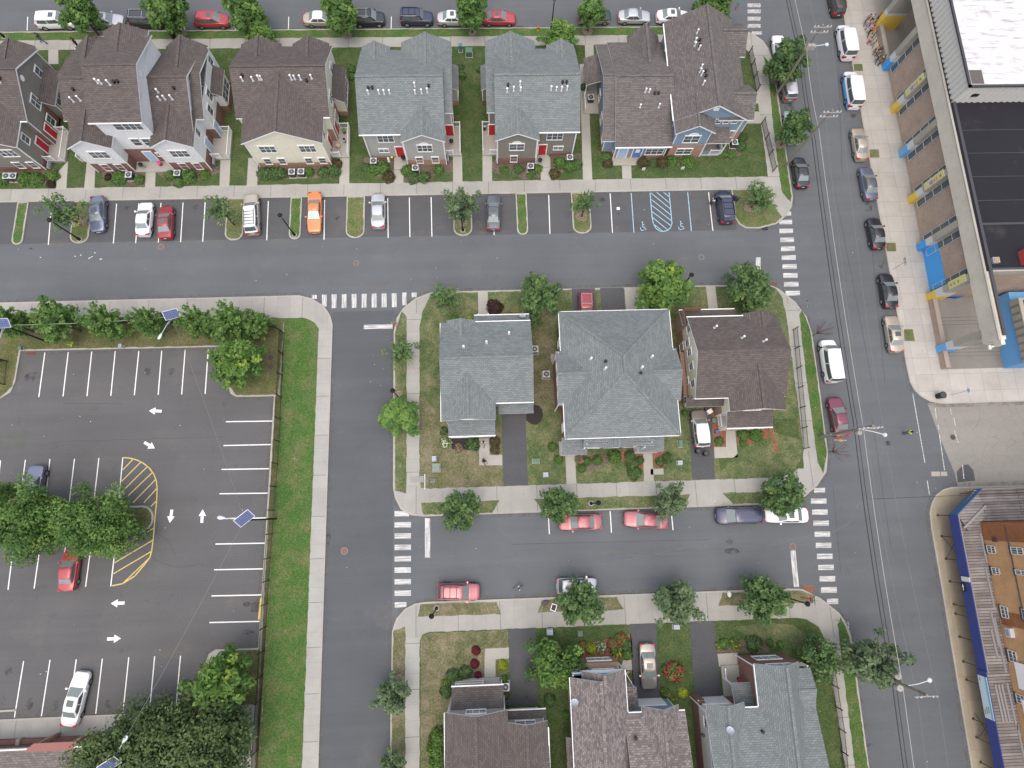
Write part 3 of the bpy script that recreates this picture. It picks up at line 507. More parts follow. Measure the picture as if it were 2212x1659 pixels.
def drain(c, r, x, y, w, d, label, m):
    X, Y = T(c, r, x, y); o = thing('storm_drain', label, 'storm drain', (X, Y, .006), 'storm drains')
    a = MB(); a.box(-w/2, w/2, -d/2, d/2, 0, .02); a.build('frame', m, o)
    a = MB(); k = int(w/.14)
    for i in range(k): a.box(-w/2+.06+i*w/k, -w/2+.06+i*w/k+.06, -d/2+.08, d/2-.08, .021, .03)
    a.build('grate', DGREY, o)
drain(0, 1, 265, 1395, 1.0, .5, 'rust coloured drain grate at top left car park corner', RUST); drain(0, 1, 1900, 1352, .6, .35, 'rusty drain beside the bright yellow green tree', RUST)
drain(2, 1, 2185, 315, .75, .5, 'black drain grate at the grassy street corner', BLACK); drain(2, 0, 70, 232, .8, .3, 'dark drain grate by the top kerb near a red saloon', DGREY); drain(3, 1, 55, 795, .7, .4, 'rusty drain at the corner beside the crosswalk', RUST)
# ================================================================ houses
class House:
    """world-axis building: walls, roofs, windows and trim are collected and linked as parts of one Empty"""
    def __init__(s, label, loc, shing, cat='house', name='house'):
        s.o = thing(name, label, cat, loc, 'shingled houses' if name == 'house' else None, world=True); s.w = {}; s.r = MB(); s.t = MB(); s.sh = shing; s.pl = []; s.late = []
    def W(s, m): return s.w.setdefault(m.name, (MB(), m))[0]
    def walls(s, x0, x1, y0, y1, z0, z1, m, sides='SNEW'):
        b = s.W(m)
        if 'S' in sides: b.face([(x0, y0, z0), (x1, y0, z0), (x1, y0, z1), (x0, y0, z1)])
        if 'N' in sides: b.face([(x1, y1, z0), (x0, y1, z0), (x0, y1, z1), (x1, y1, z1)])
        if 'E' in sides: b.face([(x1, y0, z0), (x1, y1, z0), (x1, y1, z1), (x1, y0, z1)])
        if 'W' in sides: b.face([(x0, y1, z0), (x0, y0, z0), (x0, y0, z1), (x0, y1, z1)])
    def duo(s, x0, x1, y0, y1, zb, z1, m, mb=None, z0=0):
        """brick base below zb (2 cm proud), siding above, white corner boards"""
        mb = mb or BRICK
        if zb > z0: s.walls(x0-.03, x1+.03, y0-.03, y1+.03, z0, zb, mb); s.W(mb).face([(x0-.03, y0-.03, zb), (x1+.03, y0-.03, zb), (x1+.03, y1+.03, zb), (x0-.03, y1+.03, zb)])
        s.walls(x0, x1, y0, y1, zb, z1, m)
        for x in (x0, x1):
            for y in (y0, y1): s.W(m).box(x-.045, x+.045, y-.045, y+.045, zb, z1-.02, 1)
    def slab(s, pts, th=.2):
        b = s.r; n = len(pts); lo = [(x, y, z-th) for x, y, z in pts]
        b.face(pts, 0); b.face(list(reversed(lo)), 1)
        for i in range(n):
            j = (i+1) % n; b.face([lo[i], lo[j], pts[j], pts[i]], 1)
        p, q, r = (Vector(v) for v in pts[:3]); nn = (q-p).cross(r-p); s.pl.append((nn, p, [(v[0], v[1]) for v in pts]))
    def rz(s, x, y):
        best = 0
        for n, p, poly in s.pl:
            ins = True; k = len(poly)
            for i in range(k):
                a, b = poly[i], poly[(i+1) % k]
                if (b[0]-a[0])*(y-a[1])-(b[1]-a[1])*(x-a[0]) < -1e-6: ins = False; break
            if ins: best = max(best, p.z-(n.x*(x-p.x)+n.y*(y-p.y))/n.z)
        return best
    def onroof(s, px):
        z = 6.5
        for _ in range(12):
            x, y = G(*px, z); z2 = s.rz(x, y)
            if z2 == 0: break
            z = z2
        return (*G(*px, z), z)
    def cap(s, p, q):
        s.r.bar((p[0], p[1], p[2]+.012), (q[0], q[1], q[2]+.012), .3, .05, 2)
    def gable(s, x0, x1, y0, y1, ze, zr, ax='x', ends='', m=None, oh=.32, zw=None, rake=True, rp=None):
        """ridge along ax; ends: which gable ends get a wall (lettered side), set back by oh"""
        if ax == 'x':
            ym = rp if rp is not None else (y0+y1)/2
            s.slab([(x0, y0, ze), (x1, y0, ze), (x1, ym, zr), (x0, ym, zr)]); s.slab([(x0, ym, zr), (x1, ym, zr), (x1, y1, ze), (x0, y1, ze)])
            s.cap((x0, ym, zr), (x1, ym, zr))
            for e in ends:
                x = x0+oh if e == 'W' else x1-oh; k = (zr-ze)/(ym-y0)
                p = [(x, y0+oh, (zw or ze)), (x, y0+oh, ze+oh*k-.1), (x, ym, zr-.1), (x, y1-oh, ze+oh*k-.1), (x, y1-oh, (zw or ze))]
                s.W(m).face(p if e == 'W' else list(reversed(p)))
        else:
            xm = rp if rp is not None else (x0+x1)/2
            s.slab([(x0, y1, ze), (x0, y0, ze), (xm, y0, zr), (xm, y1, zr)]); s.slab([(xm, y1, zr), (xm, y0, zr), (x1, y0, ze), (x1, y1, ze)])
            s.cap((xm, y0, zr), (xm, y1, zr))
            for e in ends:
                y = y0+oh if e == 'S' else y1-oh; k = (zr-ze)/(xm-x0)
                p = [(x1-oh, y, (zw or ze)), (x1-oh, y, ze+oh*k-.1), (xm, y, zr-.1), (x0+oh, y, ze+oh*k-.1), (x0+oh, y, (zw or ze))]
                s.W(m).face(p if e == 'S' else list(reversed(p)))
    def shed(s, x0, x1, y0, y1, zlo, zhi, low='S', th=.14):
        z = dict(S=(zlo, zlo, zhi, zhi), N=(zhi, zhi, zlo, zlo), W=(zlo, zhi, zhi, zlo), E=(zhi, zlo, zlo, zhi))[low]
        s.slab([(x0, y0, z[0]), (x1, y0, z[1]), (x1, y1, z[2]), (x0, y1, z[3])], th)
    def gutter(s, p, q): b = MB(); b.bar(p, q, .13, .12); s.late.append(('gutter', b, WHITE, None, None, None))
    def spout(s, x, y, z0, z1): b = MB(); b.box(x-.05, x+.05, y-.05, y+.05, z0, z1); s.late.append(('downspout', b, WHITE, None, None, None))
    def _pl(s, side, c, u, z, d):  # point on a wall plane, d metres proud of it
        return {'S': (u, c-d, z), 'N': (u, c+d, z), 'E': (c+d, u, z), 'W': (c-d, u, z)}[side]
    def _bx(s, b, side, c, u0, u1, z0, z1, d0, d1, m=0):
        p = s._pl(side, c, u0, z0, d0); q = s._pl(side, c, u1, z1, d1)
        b.box(min(p[0], q[0]), max(p[0], q[0]), min(p[1], q[1]), max(p[1], q[1]), z0, z1, m)
    def win(s, side, c, u, z, w=1.0, h=1.4, n=1, fan=False, trim=None, grid=True):
        """window centred at u, sill height z, n sashes side by side; frame with pane child"""
        f = MB(); k = .075; a, e = u-w/2, u+w/2
        s._bx(f, side, c, a-k, e+k, z-k*1.4, z, 0, .09); s._bx(f, side, c, a-k*1.4, e+k*1.4, z+h, z+h+k*1.5, 0, .1)
        s._bx(f, side, c, a-k, a, z, z+h, 0, .07); s._bx(f, side, c, e, e+k, z, z+h, 0, .07)
        for i in range(1, n): s._bx(f, side, c, a+w*i/n-.035, a+w*i/n+.035, z, z+h, 0, .06)
        s._bx(f, side, c, a, e, z+h/2-.018, z+h/2+.018, 0, .05, 1)
        if grid:
            for i in range(n): s._bx(f, side, c, a+w*(i+.5)/n-.008, a+w*(i+.5)/n+.008, z+h/2, z+h, 0, .03, 1)
        if fan:
            for i in range(9):
                t0, t1 = math.pi*i/9, math.pi*(i+1)/9; r = w*.36; pts = [s._pl(side, c, u, z+h+k*1.5, .05), s._pl(side, c, u+r*math.cos(t0), z+h+k*1.5+r*.8*math.sin(t0), .05), s._pl(side, c, u+r*math.cos(t1), z+h+k*1.5+r*.8*math.sin(t1), .05)]
                f.face(pts if side in 'SE' else pts[::-1])
        g = MB(); s._bx(g, side, c, a, e, z, z+h, .005, .02)
        s.late.append(('window', f, trim or WHITE, 'pane', g, GLASS))
    def door(s, side, c, u, z, col, w=.95, h=2.05, label=None):
        f = MB(); s._bx(f, side, c, u-w/2, u+w/2, z, z+h, .01, .05)
        g = MB(); s._bx(g, side, c, u+w*.33, u+w*.33+.07, z+.95, z+1.05, .05, .11)
        for d in (-1, 1): s._bx(f, side, c, u+d*(w/2+.06)-.06, u+d*(w/2+.06)+.06, z, z+h+.12, 0, .08, 1)
        s._bx(f, side, c, u-w/2, u+w/2, z+h, z+h+.12, 0, .08, 1)
        s.late.append(('door', f, col, 'handle', g, GREY))
    def garage(s, side, c, u, z, w, h, col=None):
        f = MB(); s._bx(f, side, c, u-w/2, u+w/2, z, z+h, .01, .05); s.late.append(('garage_door', f, col or WHITE, None, None, None))
        for d in (-1, 1): s._bx(f, side, c, u+d*(w/2+.08)-.08, u+d*(w/2+.08)+.08, z, z+h+.15, 0, .09, 1)
        s._bx(f, side, c, u-w/2, u+w/2, z+h, z+h+.15, 0, .09, 1)
    def rail(s, pts, z, h=.95, k=.14):
        b = MB()
        for p, q in zip(pts, pts[1:]):
            b.bar((*p, z+h), (*q, z+h), .07); b.bar((*p, z+.12), (*q, z+.12), .05)
            L = math.dist(p, q); n = max(1, int(L/k))
            for i in range(n+1):
                x, y = p[0]+(q[0]-p[0])*i/n, p[1]+(q[1]-p[1])*i/n; b.bar((x, y, z+.1), (x, y, z+h), .03)
        for p in pts: b.box(p[0]-.06, p[0]+.06, p[1]-.06, p[1]+.06, z, z+h+.1)
        s.late.append(('railing', b, WHITE, None, None, None))
    def deck(s, x0, x1, y0, y1, z, m=None):
        b = MB(); b.box(x0, x1, y0, y1, 0, z); s.late.append(('porch_slab', b, m or PLAIN, None, None, None))
    def post(s, x, y, z0, z1):
        b = MB(); b.box(x-.07, x+.07, y-.07, y+.07, z0, z1); s.late.append(('porch_post', b, WHITE, None, None, None))
    def done(s, vents=(), dark=(), dishes=(), plates=()):
        for mb, m in s.w.values(): s_ = mb.build('brick_wall' if 'brick' in m.name else 'wall', [m, WHITE], s.o)
        rf = s.r.build('roof', [s.sh, WHITE, s.sh], s.o)
        for nm, f, m, nm2, g, m2 in s.late:
            p = f.build(nm, [m, LGREY if nm == 'window' else WHITE], s.o)
            if nm2: g.build(nm2, m2, p)
        for (c, r, x, y), kind in [(v, 'v') for v in vents]+[(v, 'd') for v in dark]:
            X, Y, Z = s.onroof((553*c+x/4, 414.75*r+y/4)); a = MB(); k = random.random()
            if kind == 'v':
                a.box(X-.14, X+.14, Y-.14, Y+.14, Z-.08, Z+.05, 1); a.tube((X, Y, Z), (X, Y, Z+.55+.25*k), .075, m=0); a.lathe((X, Y, Z+.5+.25*k), [(.07, 0), (.12, .03), (.12, .1), (.05, .16)], 10)
                a.build('vent_pipe', [WHITE, GREY], rf)
            else:
                a.tube((X, Y, Z-.05), (X, Y, Z+.28), .13, .11, 8); a.lathe((X, Y, Z+.24), [(.17, 0), (.17, .08), (.08, .13)], 10); a.build('roof_vent', BLACK, rf)
        for c, r, x, y in dishes:
            X, Y, Z = s.onroof((553*c+x/4, 414.75*r+y/4)); dish((X, Y, Z), rf)
        for side, c, u, z in plates:   # round white gable plate
            a = MB(); n = 14; r = .36; a.face([s._pl(side, c, u+r*math.cos(6.2832*i/n), z+r*math.sin(6.2832*i/n), .05) for i in (range(n) if side in 'SE' else range(n, 0, -1))]); a.build('gable_plate', WHITE, s.o)
        return s.o
def dish(p, parent):
    X, Y, Z = p; a = MB(); a.tube((X, Y, Z-.05), (X, Y+.1, Z+.55), .03); a.path([(X, Y+.1, Z+.5), (X, Y+.3, Z+.72), (X, Y+.5, Z+.85)], .018, 5)
    q = a.build('satellite_dish', GREY, parent)
    d = MB(); ax = Vector((0, .65, .75)).normalized(); u = Vector((1, 0, 0)); v = ax.cross(u); c0 = Vector((X, Y, Z+.55)); rings = [(0, 0), (.15, .02), (.3, .06), (.38, .1)]
    n = 14; vs = [[c0+ax*(h-.05)+(u*math.cos(6.2832*i/n)+v*math.sin(6.2832*i/n))*max(r, .001) for i in range(n)] for r, h in rings]
    for A, B in zip(vs, vs[1:]):
        for i in range(n): d.face([A[i], B[i], B[(i+1) % n], A[(i+1) % n]])
    d.build('reflector', STEEL, q, smooth=True)

def row_house(label, x0, m, sh, mirror=False, door='red', front=None, brk=None):
    """two-storey house of the upper row; x0 = west roof edge (mirror: built from the east edge)"""
    H = House(label, ((x0+5.2) if not mirror else (x0-5.2), 45, 0), sh)
    X = (lambda v: x0+v) if not mirror else (lambda v: x0-v)
    def xs(a, b): p, q = X(a), X(b); return (min(p, q), max(p, q))
    E, Wd = ('E', 'W') if not mirror else ('W', 'E')
    brk = brk or BRICK
    H.duo(*xs(.32, 9.95), 45.0, 56.1, .55, 5.5, m, brk); H.duo(*xs(5.25, 10.05), 43.85, 45.2, 1.35, 5.45, m, brk); H.duo(*xs(8.2, 11.0), 47.9, 57.0, 2.4, 5.5, m, brk)
    H.gable(*xs(0, 10.3), 44.64, 56.47, 5.4, 8.05, 'x', Wd+E, m)
    H.gable(*xs(4.98, 10.35), 43.55, 48.1, 5.4, 6.75, 'y', 'S', m)
    H.gable(*xs(4.98, 11.25), 51.5, 57.6, 5.4, 7.0, 'y', 'N', m)
    H.gable(*xs(.1, 3.55), 53.5, 57.0, 5.4, 6.35, 'y', 'N', m)
    H.slab([(xs(10.1, 11.3)[0], 47.5, 5.35), (xs(10.1, 11.3)[1], 47.5, 5.35), (xs(10.1, 11.3)[1], 52.4, 7.1), (xs(10.1, 11.3)[0], 52.4, 7.1)]); H.slab([(xs(10.1, 11.3)[0], 52.4, 7.1), (xs(10.1, 11.3)[1], 52.4, 7.1), (xs(10.1, 11.3)[1], 56.5, 5.6), (xs(10.1, 11.3)[0], 56.5, 5.6)])
    H.gutter((X(0), 44.6, 5.33), (X(5), 44.6, 5.33)); H.spout(X(.4), 44.9, .3, 5.3); H.spout(X(5.15), 43.8, .3, 5.3); H.spout(X(10.1), 43.8, .3, 5.3)
    # side bay with its own low roof
    H.duo(*xs(10.9, 11.75), 52.6, 55.8, 1.0, 3.1, m, brk); H.shed(*xs(10.9, 11.95), 52.4, 56.0, 3.15, 3.7, E)
    H.win(E, X(11.75), 54.2, 1.3, 2.4, 1.5, 3); H.win(E, X(11.0), 50.2, .9, 1.1, 1.5, 1); H.win(E, X(11.0), 55, 3.9, .9, 1.2, 1); H.win(E, X(11.0), 51.0, 3.5, 1.1, 1.4)
    # front
    H.win('S', 45.0, X(2.95), 3.45, 1.9, 1.25, 3); H.win('S', 45.0, X(2.3), 1.35, 1.15, .65, 2, grid=False)
    dc = dict(red=REDP, blue=BLUED)[door]; H.door('S', 45.0, X(4.3), .35, dc)
    H.win('S', 43.85, X(7.7), 3.1, 1.75, 1.25, 2 if mirror else 3, fan=True); 
    if mirror: H.win('S', 43.85, X(8.0), .6, .8, 1.25)
    else: H.win('S', 43.85, X(6.75), .65, .8, 1.2); H.win('S', 43.85, X(8.75), .65, .8, 1.2)
    H.deck(*xs(3.4, 5.3), 43.2, 44.95, .28); H.win(E, X(9.95), 46.4, 3.6, .8, 1.2)
    # side porch
    H.deck(*xs(10.0, 11.95), 45.0, 49.2, .42); H.door(E, X(10.0), 45.8, .45, dc); H.door('S', 47.9, X(10.6), .45, dc)
    H.rail([(X(11.0), 49.15), (X(11.9), 49.15), (X(11.9), 45.05)], .42); H.rail([(X(10.15), 45.05), (X(11.0), 45.05)], .42)
    return H
H = row_house('light grey siding house with grey green roof and red front door', -15.4, S_GREY, GRAYS, brk=BRICKT)
H.done([(1, 0, 973, 815), (1, 0, 1065, 812), (1, 0, 1110, 815), (1, 0, 1156, 810), (1, 0, 1373, 750), (1, 0, 1376, 810), (1, 0, 1432, 810), (1, 0, 1482, 803)], [(1, 0, 972, 768), (1, 0, 1006, 766), (1, 0, 1493, 748)])
H = row_house('dark taupe house with grey green roof beside the light grey house', 11.33, S_TAUPE, GRAYS, True)
H.done([(2, 0, 70, 740), (2, 0, 14, 790), (2, 0, 74, 785), (1, 0, 2170, 800), (2, 0, 337, 783), (2, 0, 382, 785), (2, 0, 427, 788), (2, 0, 474, 780)], [(2, 0, 437, 718), (2, 0, 471, 718), (1, 0, 2178, 742)])
def wide_house(label, x1, m, sh, brk, door):
    """house with one broad front gable; x1 = east roof edge"""
    H = House(label, (x1-5.5, 45, 0), sh); X = lambda v: x1-v
    H.duo(X(11), X(.3), 47.4, 56.8, .4, 5.5, m, brk); H.duo(X(10.1), X(1.05), 43.95, 47.6, 1.0, 5.5, m, brk)
    H.gable(X(11.2), x1, 47.1, 57.15, 5.4, 8.0, 'x', 'WE', m); H.gable(X(10.4), X(.75), 43.62, 51.4, 5.4, 7.7, 'y', 'S', m)
    H.gable(X(4.9), X(.35), 52.5, 57.5, 5.4, 6.8, 'y', 'N', m); H.gable(X(11.2), X(6.2), 52.5, 57.5, 5.4, 6.8, 'y', 'N', m)
    H.gutter((X(.75), 47.05, 5.33), (x1, 47.05, 5.33)); H.spout(X(1.0), 43.9, .3, 5.3); H.spout(X(10.15), 43.9, .3, 5.3)
    H.walls(X(.9), X(.27), 49.2, 57.0, 0, 2.7, brk, 'SNE')
    H.duo(X(.4), X(-.9), 51.3, 55.6, .9, 3.0, m, brk); H.shed(X(.4), X(-1.1), 50.9, 55.9, 3.1, 4.1, 'E')
    H.win('E', X(-.9), 53.4, 1.2, 3.4, 1.5, 4); H.win('E', X(.3), 54.6, 3.7, .9, 1.4); H.win('E', X(.3), 50.6, 3.5, 1.15, 1.5, 2); H.win('E', X(.27), 49.9, 1.0, .9, 1.4)
    for k, v in ((3, 5.9+1.9), (3, 3.0)): H.win('S', 43.95, X(v), 3.2, 1.85, 1.25, k)
    for v in (8.75, 6.95, 3.6, 1.9): H.win('S', 43.95, X(v), .75, .8, 1.15)
    H.win('E', X(1.05), 45.7, 3.4, .8, 1.2); H.door('E', X(1.05), 46.6, .45, door); H.door('E', X(.27), 48.5, .45, door); H.walls(X(1.05), X(.25), 47.37, 49.25, 0, 2.7, brk, 'SE')
    H.deck(X(1.1), X(-1.2), 45.0, 49.3, .42); H.rail([(X(0), 49.2), (X(-1.15), 49.2), (X(-1.15), 45.05)], .42); H.rail([(X(.9), 45.05), (X(-.1), 45.05)], .42)
    return H
H = wide_house('cream siding house with brown roof and one broad front gable', -18.95, S_CREAM, BROWN, BRICKT, REDP)
H.done([(1, 0, 30, 690), (1, 0, 50, 690), (1, 0, 310, 690), (1, 0, 338, 685), (1, 0, 388, 690), (1, 0, 483, 680), (0, 0, 2100, 700), (0, 0, 2190, 700)], [(1, 0, 441, 705), (0, 0, 2098, 660)], plates=[('E', -19.25, 52.0, 6.6)])
H = wide_house('dark taupe house with brown roof cut by the left edge of the picture', -54.68, S_TAUPE, BROWN, BRICK, REDP)
H.done([(0, 0, 5, 715)], [(0, 0, 2, 680)], plates=[('E', -54.98, 52.0, 6.6)])
# --- white three-part house
H = House('white siding triple house with tall centre block and two low front gables', (-42, 45, 0), BROWN)
m = S_WHITE; cx = -42.2
for sg, w0, w1 in ((1, -39.7, -35.15), (-1, -49.25, -44.7)):
    X = lambda v, sg=sg: cx+sg*v
    def xs(a, b, X=X): p, q = X(a), X(b); return (min(p, q), max(p, q))
    E, Wd = ('E', 'W') if sg > 0 else ('W', 'E')
    H.duo(w0, w1, 43.6, 47.0, 1.9, 5.5, m); H.duo(*xs(2.5, 6.95), 47.0, 56.0, 2.2, 5.5, m); H.duo(*xs(6.8, 8.0), 48.0, 57.0, 2.2, 5.5, m)
    H.gable(*xs(2.4, 7.2), 45.0, 56.6, 5.4, 8.0, 'x', E, m); H.gable(w0-.3, w1+.3, 43.3, 48.0, 5.4, 6.9, 'y', 'S', m); H.gable(*xs(2.9, 8.05), 51.5, 57.3, 5.4, 7.2, 'y', 'N', m)
    for z0, z1, y0, y1 in ((5.35, 7.2, 47.1, 52.0), (7.2, 5.6, 52.0, 56.6)):
        a, b_ = xs(7.0, 8.25); H.slab([(a, y0, z0), (b_, y0, z0), (b_, y1, z1), (a, y1, z1)])
    H.duo(*xs(7.9, 8.9), 52.0, 55.5, 1.3, 3.1, m); H.shed(*xs(7.9, 9.15), 51.8, 55.75, 3.3, 4.1, E)
    H.win(E, X(8.9), 53.7, 1.3, 2.8, 1.5, 3); H.win(E, X(8.0), 51.4, 3.3, 1.0, 1.6, 1); H.win(E, X(8.0), 55.9, 3.9, .9, 1.3); H.win(E, X(8.0), 49.6, 2.9, .9, 1.5); H.door(E, X(8.0), 48.6, .45, BLUED)
    c_ = (w0+w1)/2; H.win('S', 43.6, c_+.1, 3.1, 2.1, 1.25, 3); H.win('S', 43.6, c_-.75, .45, .8, 1.3); H.win('S', 43.6, c_+.95, .45, .8, 1.3)
    xe = w1 if sg > 0 else w0; H.win(E, xe, 46.1, 3.6, .7, 1.3); H.door(E, xe, 46.2, .45, BLUED); H.spout(w0-.02, 43.55, .2, 5.3); H.spout(w1+.02, 43.55, .2, 5.3)
    a, b_ = xs(7.0, 9.35); H.deck(a, b_, 45.0, 49.0, .42); H.rail([(X(8.1), 48.95), (X(9.3), 48.95), (X(9.3), 45.05)], .42); H.rail([(X(7.3), 45.05), (X(8.3), 45.05)], .42)
H.walls(-44.9, -39.55, 44.9, 55.9, 0, 8.55, m); H.walls(-44.7, -39.7, 44.85, 45.5, 0, 2.9, BRICK, 'S')
for x in (-44.9, -39.55): H.W(m).box(x-.06, x+.06, 44.85, 44.97, 2.5, 8.4, 1)
H.gable(-45.25, -39.25, 44.5, 56.2, 8.4, 10.5, 'x', 'WE', m, .34); H.gable(-44.9, -39.72, 51.5, 56.8, 8.4, 9.6, 'y', 'N', m)
H.gutter((-45.25, 44.45, 8.33), (-39.25, 44.45, 8.33))
H.win('S', 44.9, -42.6, 6.6, .95, 1.25, 1); H.win('S', 44.9, -41.0, 6.6, 2.0, 1.25, 3); H.win('S', 44.9, -42.3, 3.6, .95, 1.3, 1); H.win('S', 44.9, -40.6, 3.5, 1.7, 1.4, 2)
H.door('S', 44.85, -42.2, .35, BLUED); H.win('S', 44.85, -40.7, 1.5, 1.1, .6, 2, grid=False); H.deck(-44.6, -39.8, 43.4, 44.9, .3)
H.done([(0, 0, 825, 655), (0, 0, 880, 725), (0, 0, 850, 720), (0, 0, 955, 735), (0, 0, 1370, 800), (0, 0, 1430, 860), (0, 0, 1385, 865), (0, 0, 1492, 860), (0, 0, 640, 880), (0, 0, 700, 870)], [(0, 0, 990, 715), (0, 0, 1022, 712), (0, 0, 1507, 768), (0, 0, 638, 780)], plates=[('E', -39.59, 50.3, 9.1), ('E', -35.2, 51.2, 6.6)])
# --- blue corner building
H = House('blue siding corner house with brown roof, low left wing and blue doors', (24, 50, 0), TAUPES); m = S_BLUE
H.duo(16.35, 22.9, 44.45, 59.1, .95, 3.1, m, BRICKT); H.duo(14.9, 16.4, 45.3, 58.9, .5, 3.1, m, BRICKT)
H.gable(16.05, 23.3, 44.03, 59.47, 3.0, 6.2, 'x', 'WE', m); H.gable(14.55, 16.2, 44.95, 59.2, 3.0, 6.05, 'x', 'W', m); H.gable(18.7, 22.9, 54.5, 60.4, 3.0, 5.1, 'y', 'N', m)
H.shed(12.9, 14.9, 53.3, 57.4, 2.7, 3.5, 'W'); H.post(13.1, 53.5, .1, 2.7); H.post(13.1, 57.2, .1, 2.7); H.deck(12.9, 14.9, 51.0, 57.4, .25); H.rail([(13.0, 51.1), (13.0, 53.4)], .25)
H.duo(23.3, 31.75, 46.3, 59.6, 2.6, 5.5, m, BRICKT); H.duo(23.4, 27.6, 44.5, 46.5, 2.6, 5.5, m, BRICKT)
H.gable(22.95, 32.2, 45.9, 60.2, 5.4, 8.2, 'y', 'SN', m); H.gable(23.0, 28.0, 44.15, 48.6, 5.4, 6.9, 'y', 'S', m)
for y0, y1 in ((45.95, 50.9), (55.0, 60.0)): H.duo(31.6, 32.5, y0+.4, y1-.4, 2.6, 5.5, m, BRICKT); H.gable(28.5, 32.9, y0, y1, 5.4, 7.0, 'x', 'E', m)
H.duo(27.9, 30.2, 44.7, 46.4, 0, 1.0, m, BRICKT); H.shed(27.45, 30.6, 44.35, 46.5, 3.1, 3.7, 'S'); H.post(27.65, 44.6, .2, 3.1); H.post(30.4, 44.6, .2, 3.1); H.deck(27.6, 30.5, 44.5, 46.3, .3); H.rail([(28.9, 44.6), (30.4, 44.6), (30.4, 46.2)], .3)
H.gutter((16.05, 43.98, 2.95), (23.3, 43.98, 2.95)); H.gutter((22.9, 46, 5.3), (22.9, 60, 5.3)); H.spout(22.85, 44.4, .2, 2.9); H.spout(16.3, 44.38, .2, 2.9); H.spout(31.8, 46.2, .2, 5.3); H.spout(27.65, 44.42, .2, 3)
H.win('S', 44.5, 25.5, 3.2, 1.9, 1.3, 2, fan=True); H.win('S', 44.47, 25.3, .75, 1.9, 1.15, 2)
for x in (28.7, 29.75, 30.8): H.win('S', 46.3, x, 4.4, .65, .75, 1, grid=False)
H.win('S', 46.3, 31.3, 1.6, .5, 1.2); H.door('S', 44.45, 17.35, .25, BLUED, 1.1); H.door('S', 44.45, 19.25, .25, mat('blue door', (.1, .19, .42), .5), 1.1); H.win('S', 44.45, 21.45, .85, 2.2, 1.2, 3)
s_ = MB(); H._bx(s_, 'S', 44.40, 18.97, 19.53, 1.3, 2.0, 0, .012); H.late.append(('door_notice', s_, mat('notice white', (.75, .72, .72), .6), None, None, None))
for i, y in enumerate((46.5, 49.2, 52.6)): H.win('W', 14.9, y, .9, .9, 1.3)
H.win('W', 23.3, 57, 4.0, .8, 1.0); H.deck(16.2, 19.9, 43.3, 44.4, .25, OLDCON)
for side, c, u, z in (('S', 46.22, 27.6, 7.2),): H.late.append(('gable_vent', (lambda b: (H._bx(b, side, c-.02, u-.35, u+.35, z-.28, z+.28, 0, .05), b)[1])(MB()), WHITE, None, None, None))
H.done([(2, 0, 1150, 800), (2, 0, 1183, 800), (2, 0, 1105, 930), (2, 0, 1266, 930), (2, 0, 1597, 290), (2, 0, 1580, 365), (2, 0, 1577, 400), (2, 0, 1613, 430), (2, 0, 1633, 590), (2, 0, 1622, 627), (2, 0, 1635, 655), (2, 0, 1650, 733)], [(2, 0, 1232, 812), (2, 0, 1264, 812), (2, 0, 1619, 353), (2, 0, 1620, 398), (2, 0, 1670, 622), (2, 0, 1674, 662)])
# --- middle block
H = House('grey roofed house with porch beside the narrow street, left of the middle block', (-1, 15, 0), GRAYS); m = S_GREY
H.duo(-5.45, 4.0, 11.9, 20.4, .5, 5.5, m); H.duo(-5.45, -.2, 10.0, 12.2, .5, 5.5, m)
H.gable(-5.78, 4.32, 11.45, 20.75, 5.4, 7.4, 'x', 'WE', m); H.gable(-5.8, .13, 9.6, 14.8, 5.4, 6.75, 'y', 'S', m); H.gable(-5.15, -1.9, 18.0, 21.0, 5.4, 6.15, 'y', 'N', m)
H.shed(-2.1, 4.35, 20.5, 22.3, 3.1, 3.9, 'N'); H.shed(-5.2, .03, 8.2, 10.0, 3.1, 3.8, 'S'); H.shed(.45, 4.4, 10.6, 11.95, 3.1, 3.7, 'S')
H.deck(-5.1, -.05, 8.35, 10, .35); H.deck(-2.0, -.3, 20.5, 22.1, .35)
for x in (-5.05, -2.6, -.15): H.post(x, 8.4, .35, 3.1)
for x in (-1.9, 1.1, 4.2): H.post(x, 22.1, .2, 3.1)
H.rail([(-5.05, 8.4), (-1.4, 8.4)], .35); H.rail([(-1.65, 22.2), (-1.65, 23.2)], .15, .8); H.rail([(-.45, 22.2), (-.45, 23.2)], .15, .8)
H.garage('S', 11.9, 2.2, .1, 2.6, 2.2); H.door('S', 10.0, -1.0, .35, WHITE); H.win('S', 10.0, -2.75, 3.95, 1.8, 1.0, 3); H.win('S', 11.9, 2.2, 3.9, 2.2, 1.0, 3); H.win('S', 10.0, -3.6, .9, 1.6, 1.3, 2)
for p, q in (((-5.8, 9.58, 5.33), (-5.8, 20.7, 5.33)), ((-1.9, 20.78, 5.33), (4.3, 20.78, 5.33)), ((.2, 11.42, 5.33), (4.3, 11.42, 5.33)), ((-5.2, 8.17, 3.05), (.03, 8.17, 3.05)), ((-2.1, 22.33, 3.05), (4.35, 22.33, 3.05))): H.gutter(p, q)
H.done([(1, 1, 1795, 1343), (1, 1, 1992, 1308), (1, 1, 2186, 1228)], [], [(2, 1, 90, 1085)])
H = House('large square house with grey green hipped roof in the middle block', (13.7, 14, 0), GRAYS); m = S_WHITE
H.duo(7.85, 19.6, 7.6, 21.2, 2.9, 6.0, m); zp = 9.15
A, B_, D, E_ = (7.5, 7.25, 5.85), (20, 7.25, 5.85), (20, 21.55, 5.85), (7.5, 21.55, 5.85); P1, P2 = (13.75, 13.5, zp), (13.75, 15.4, zp)
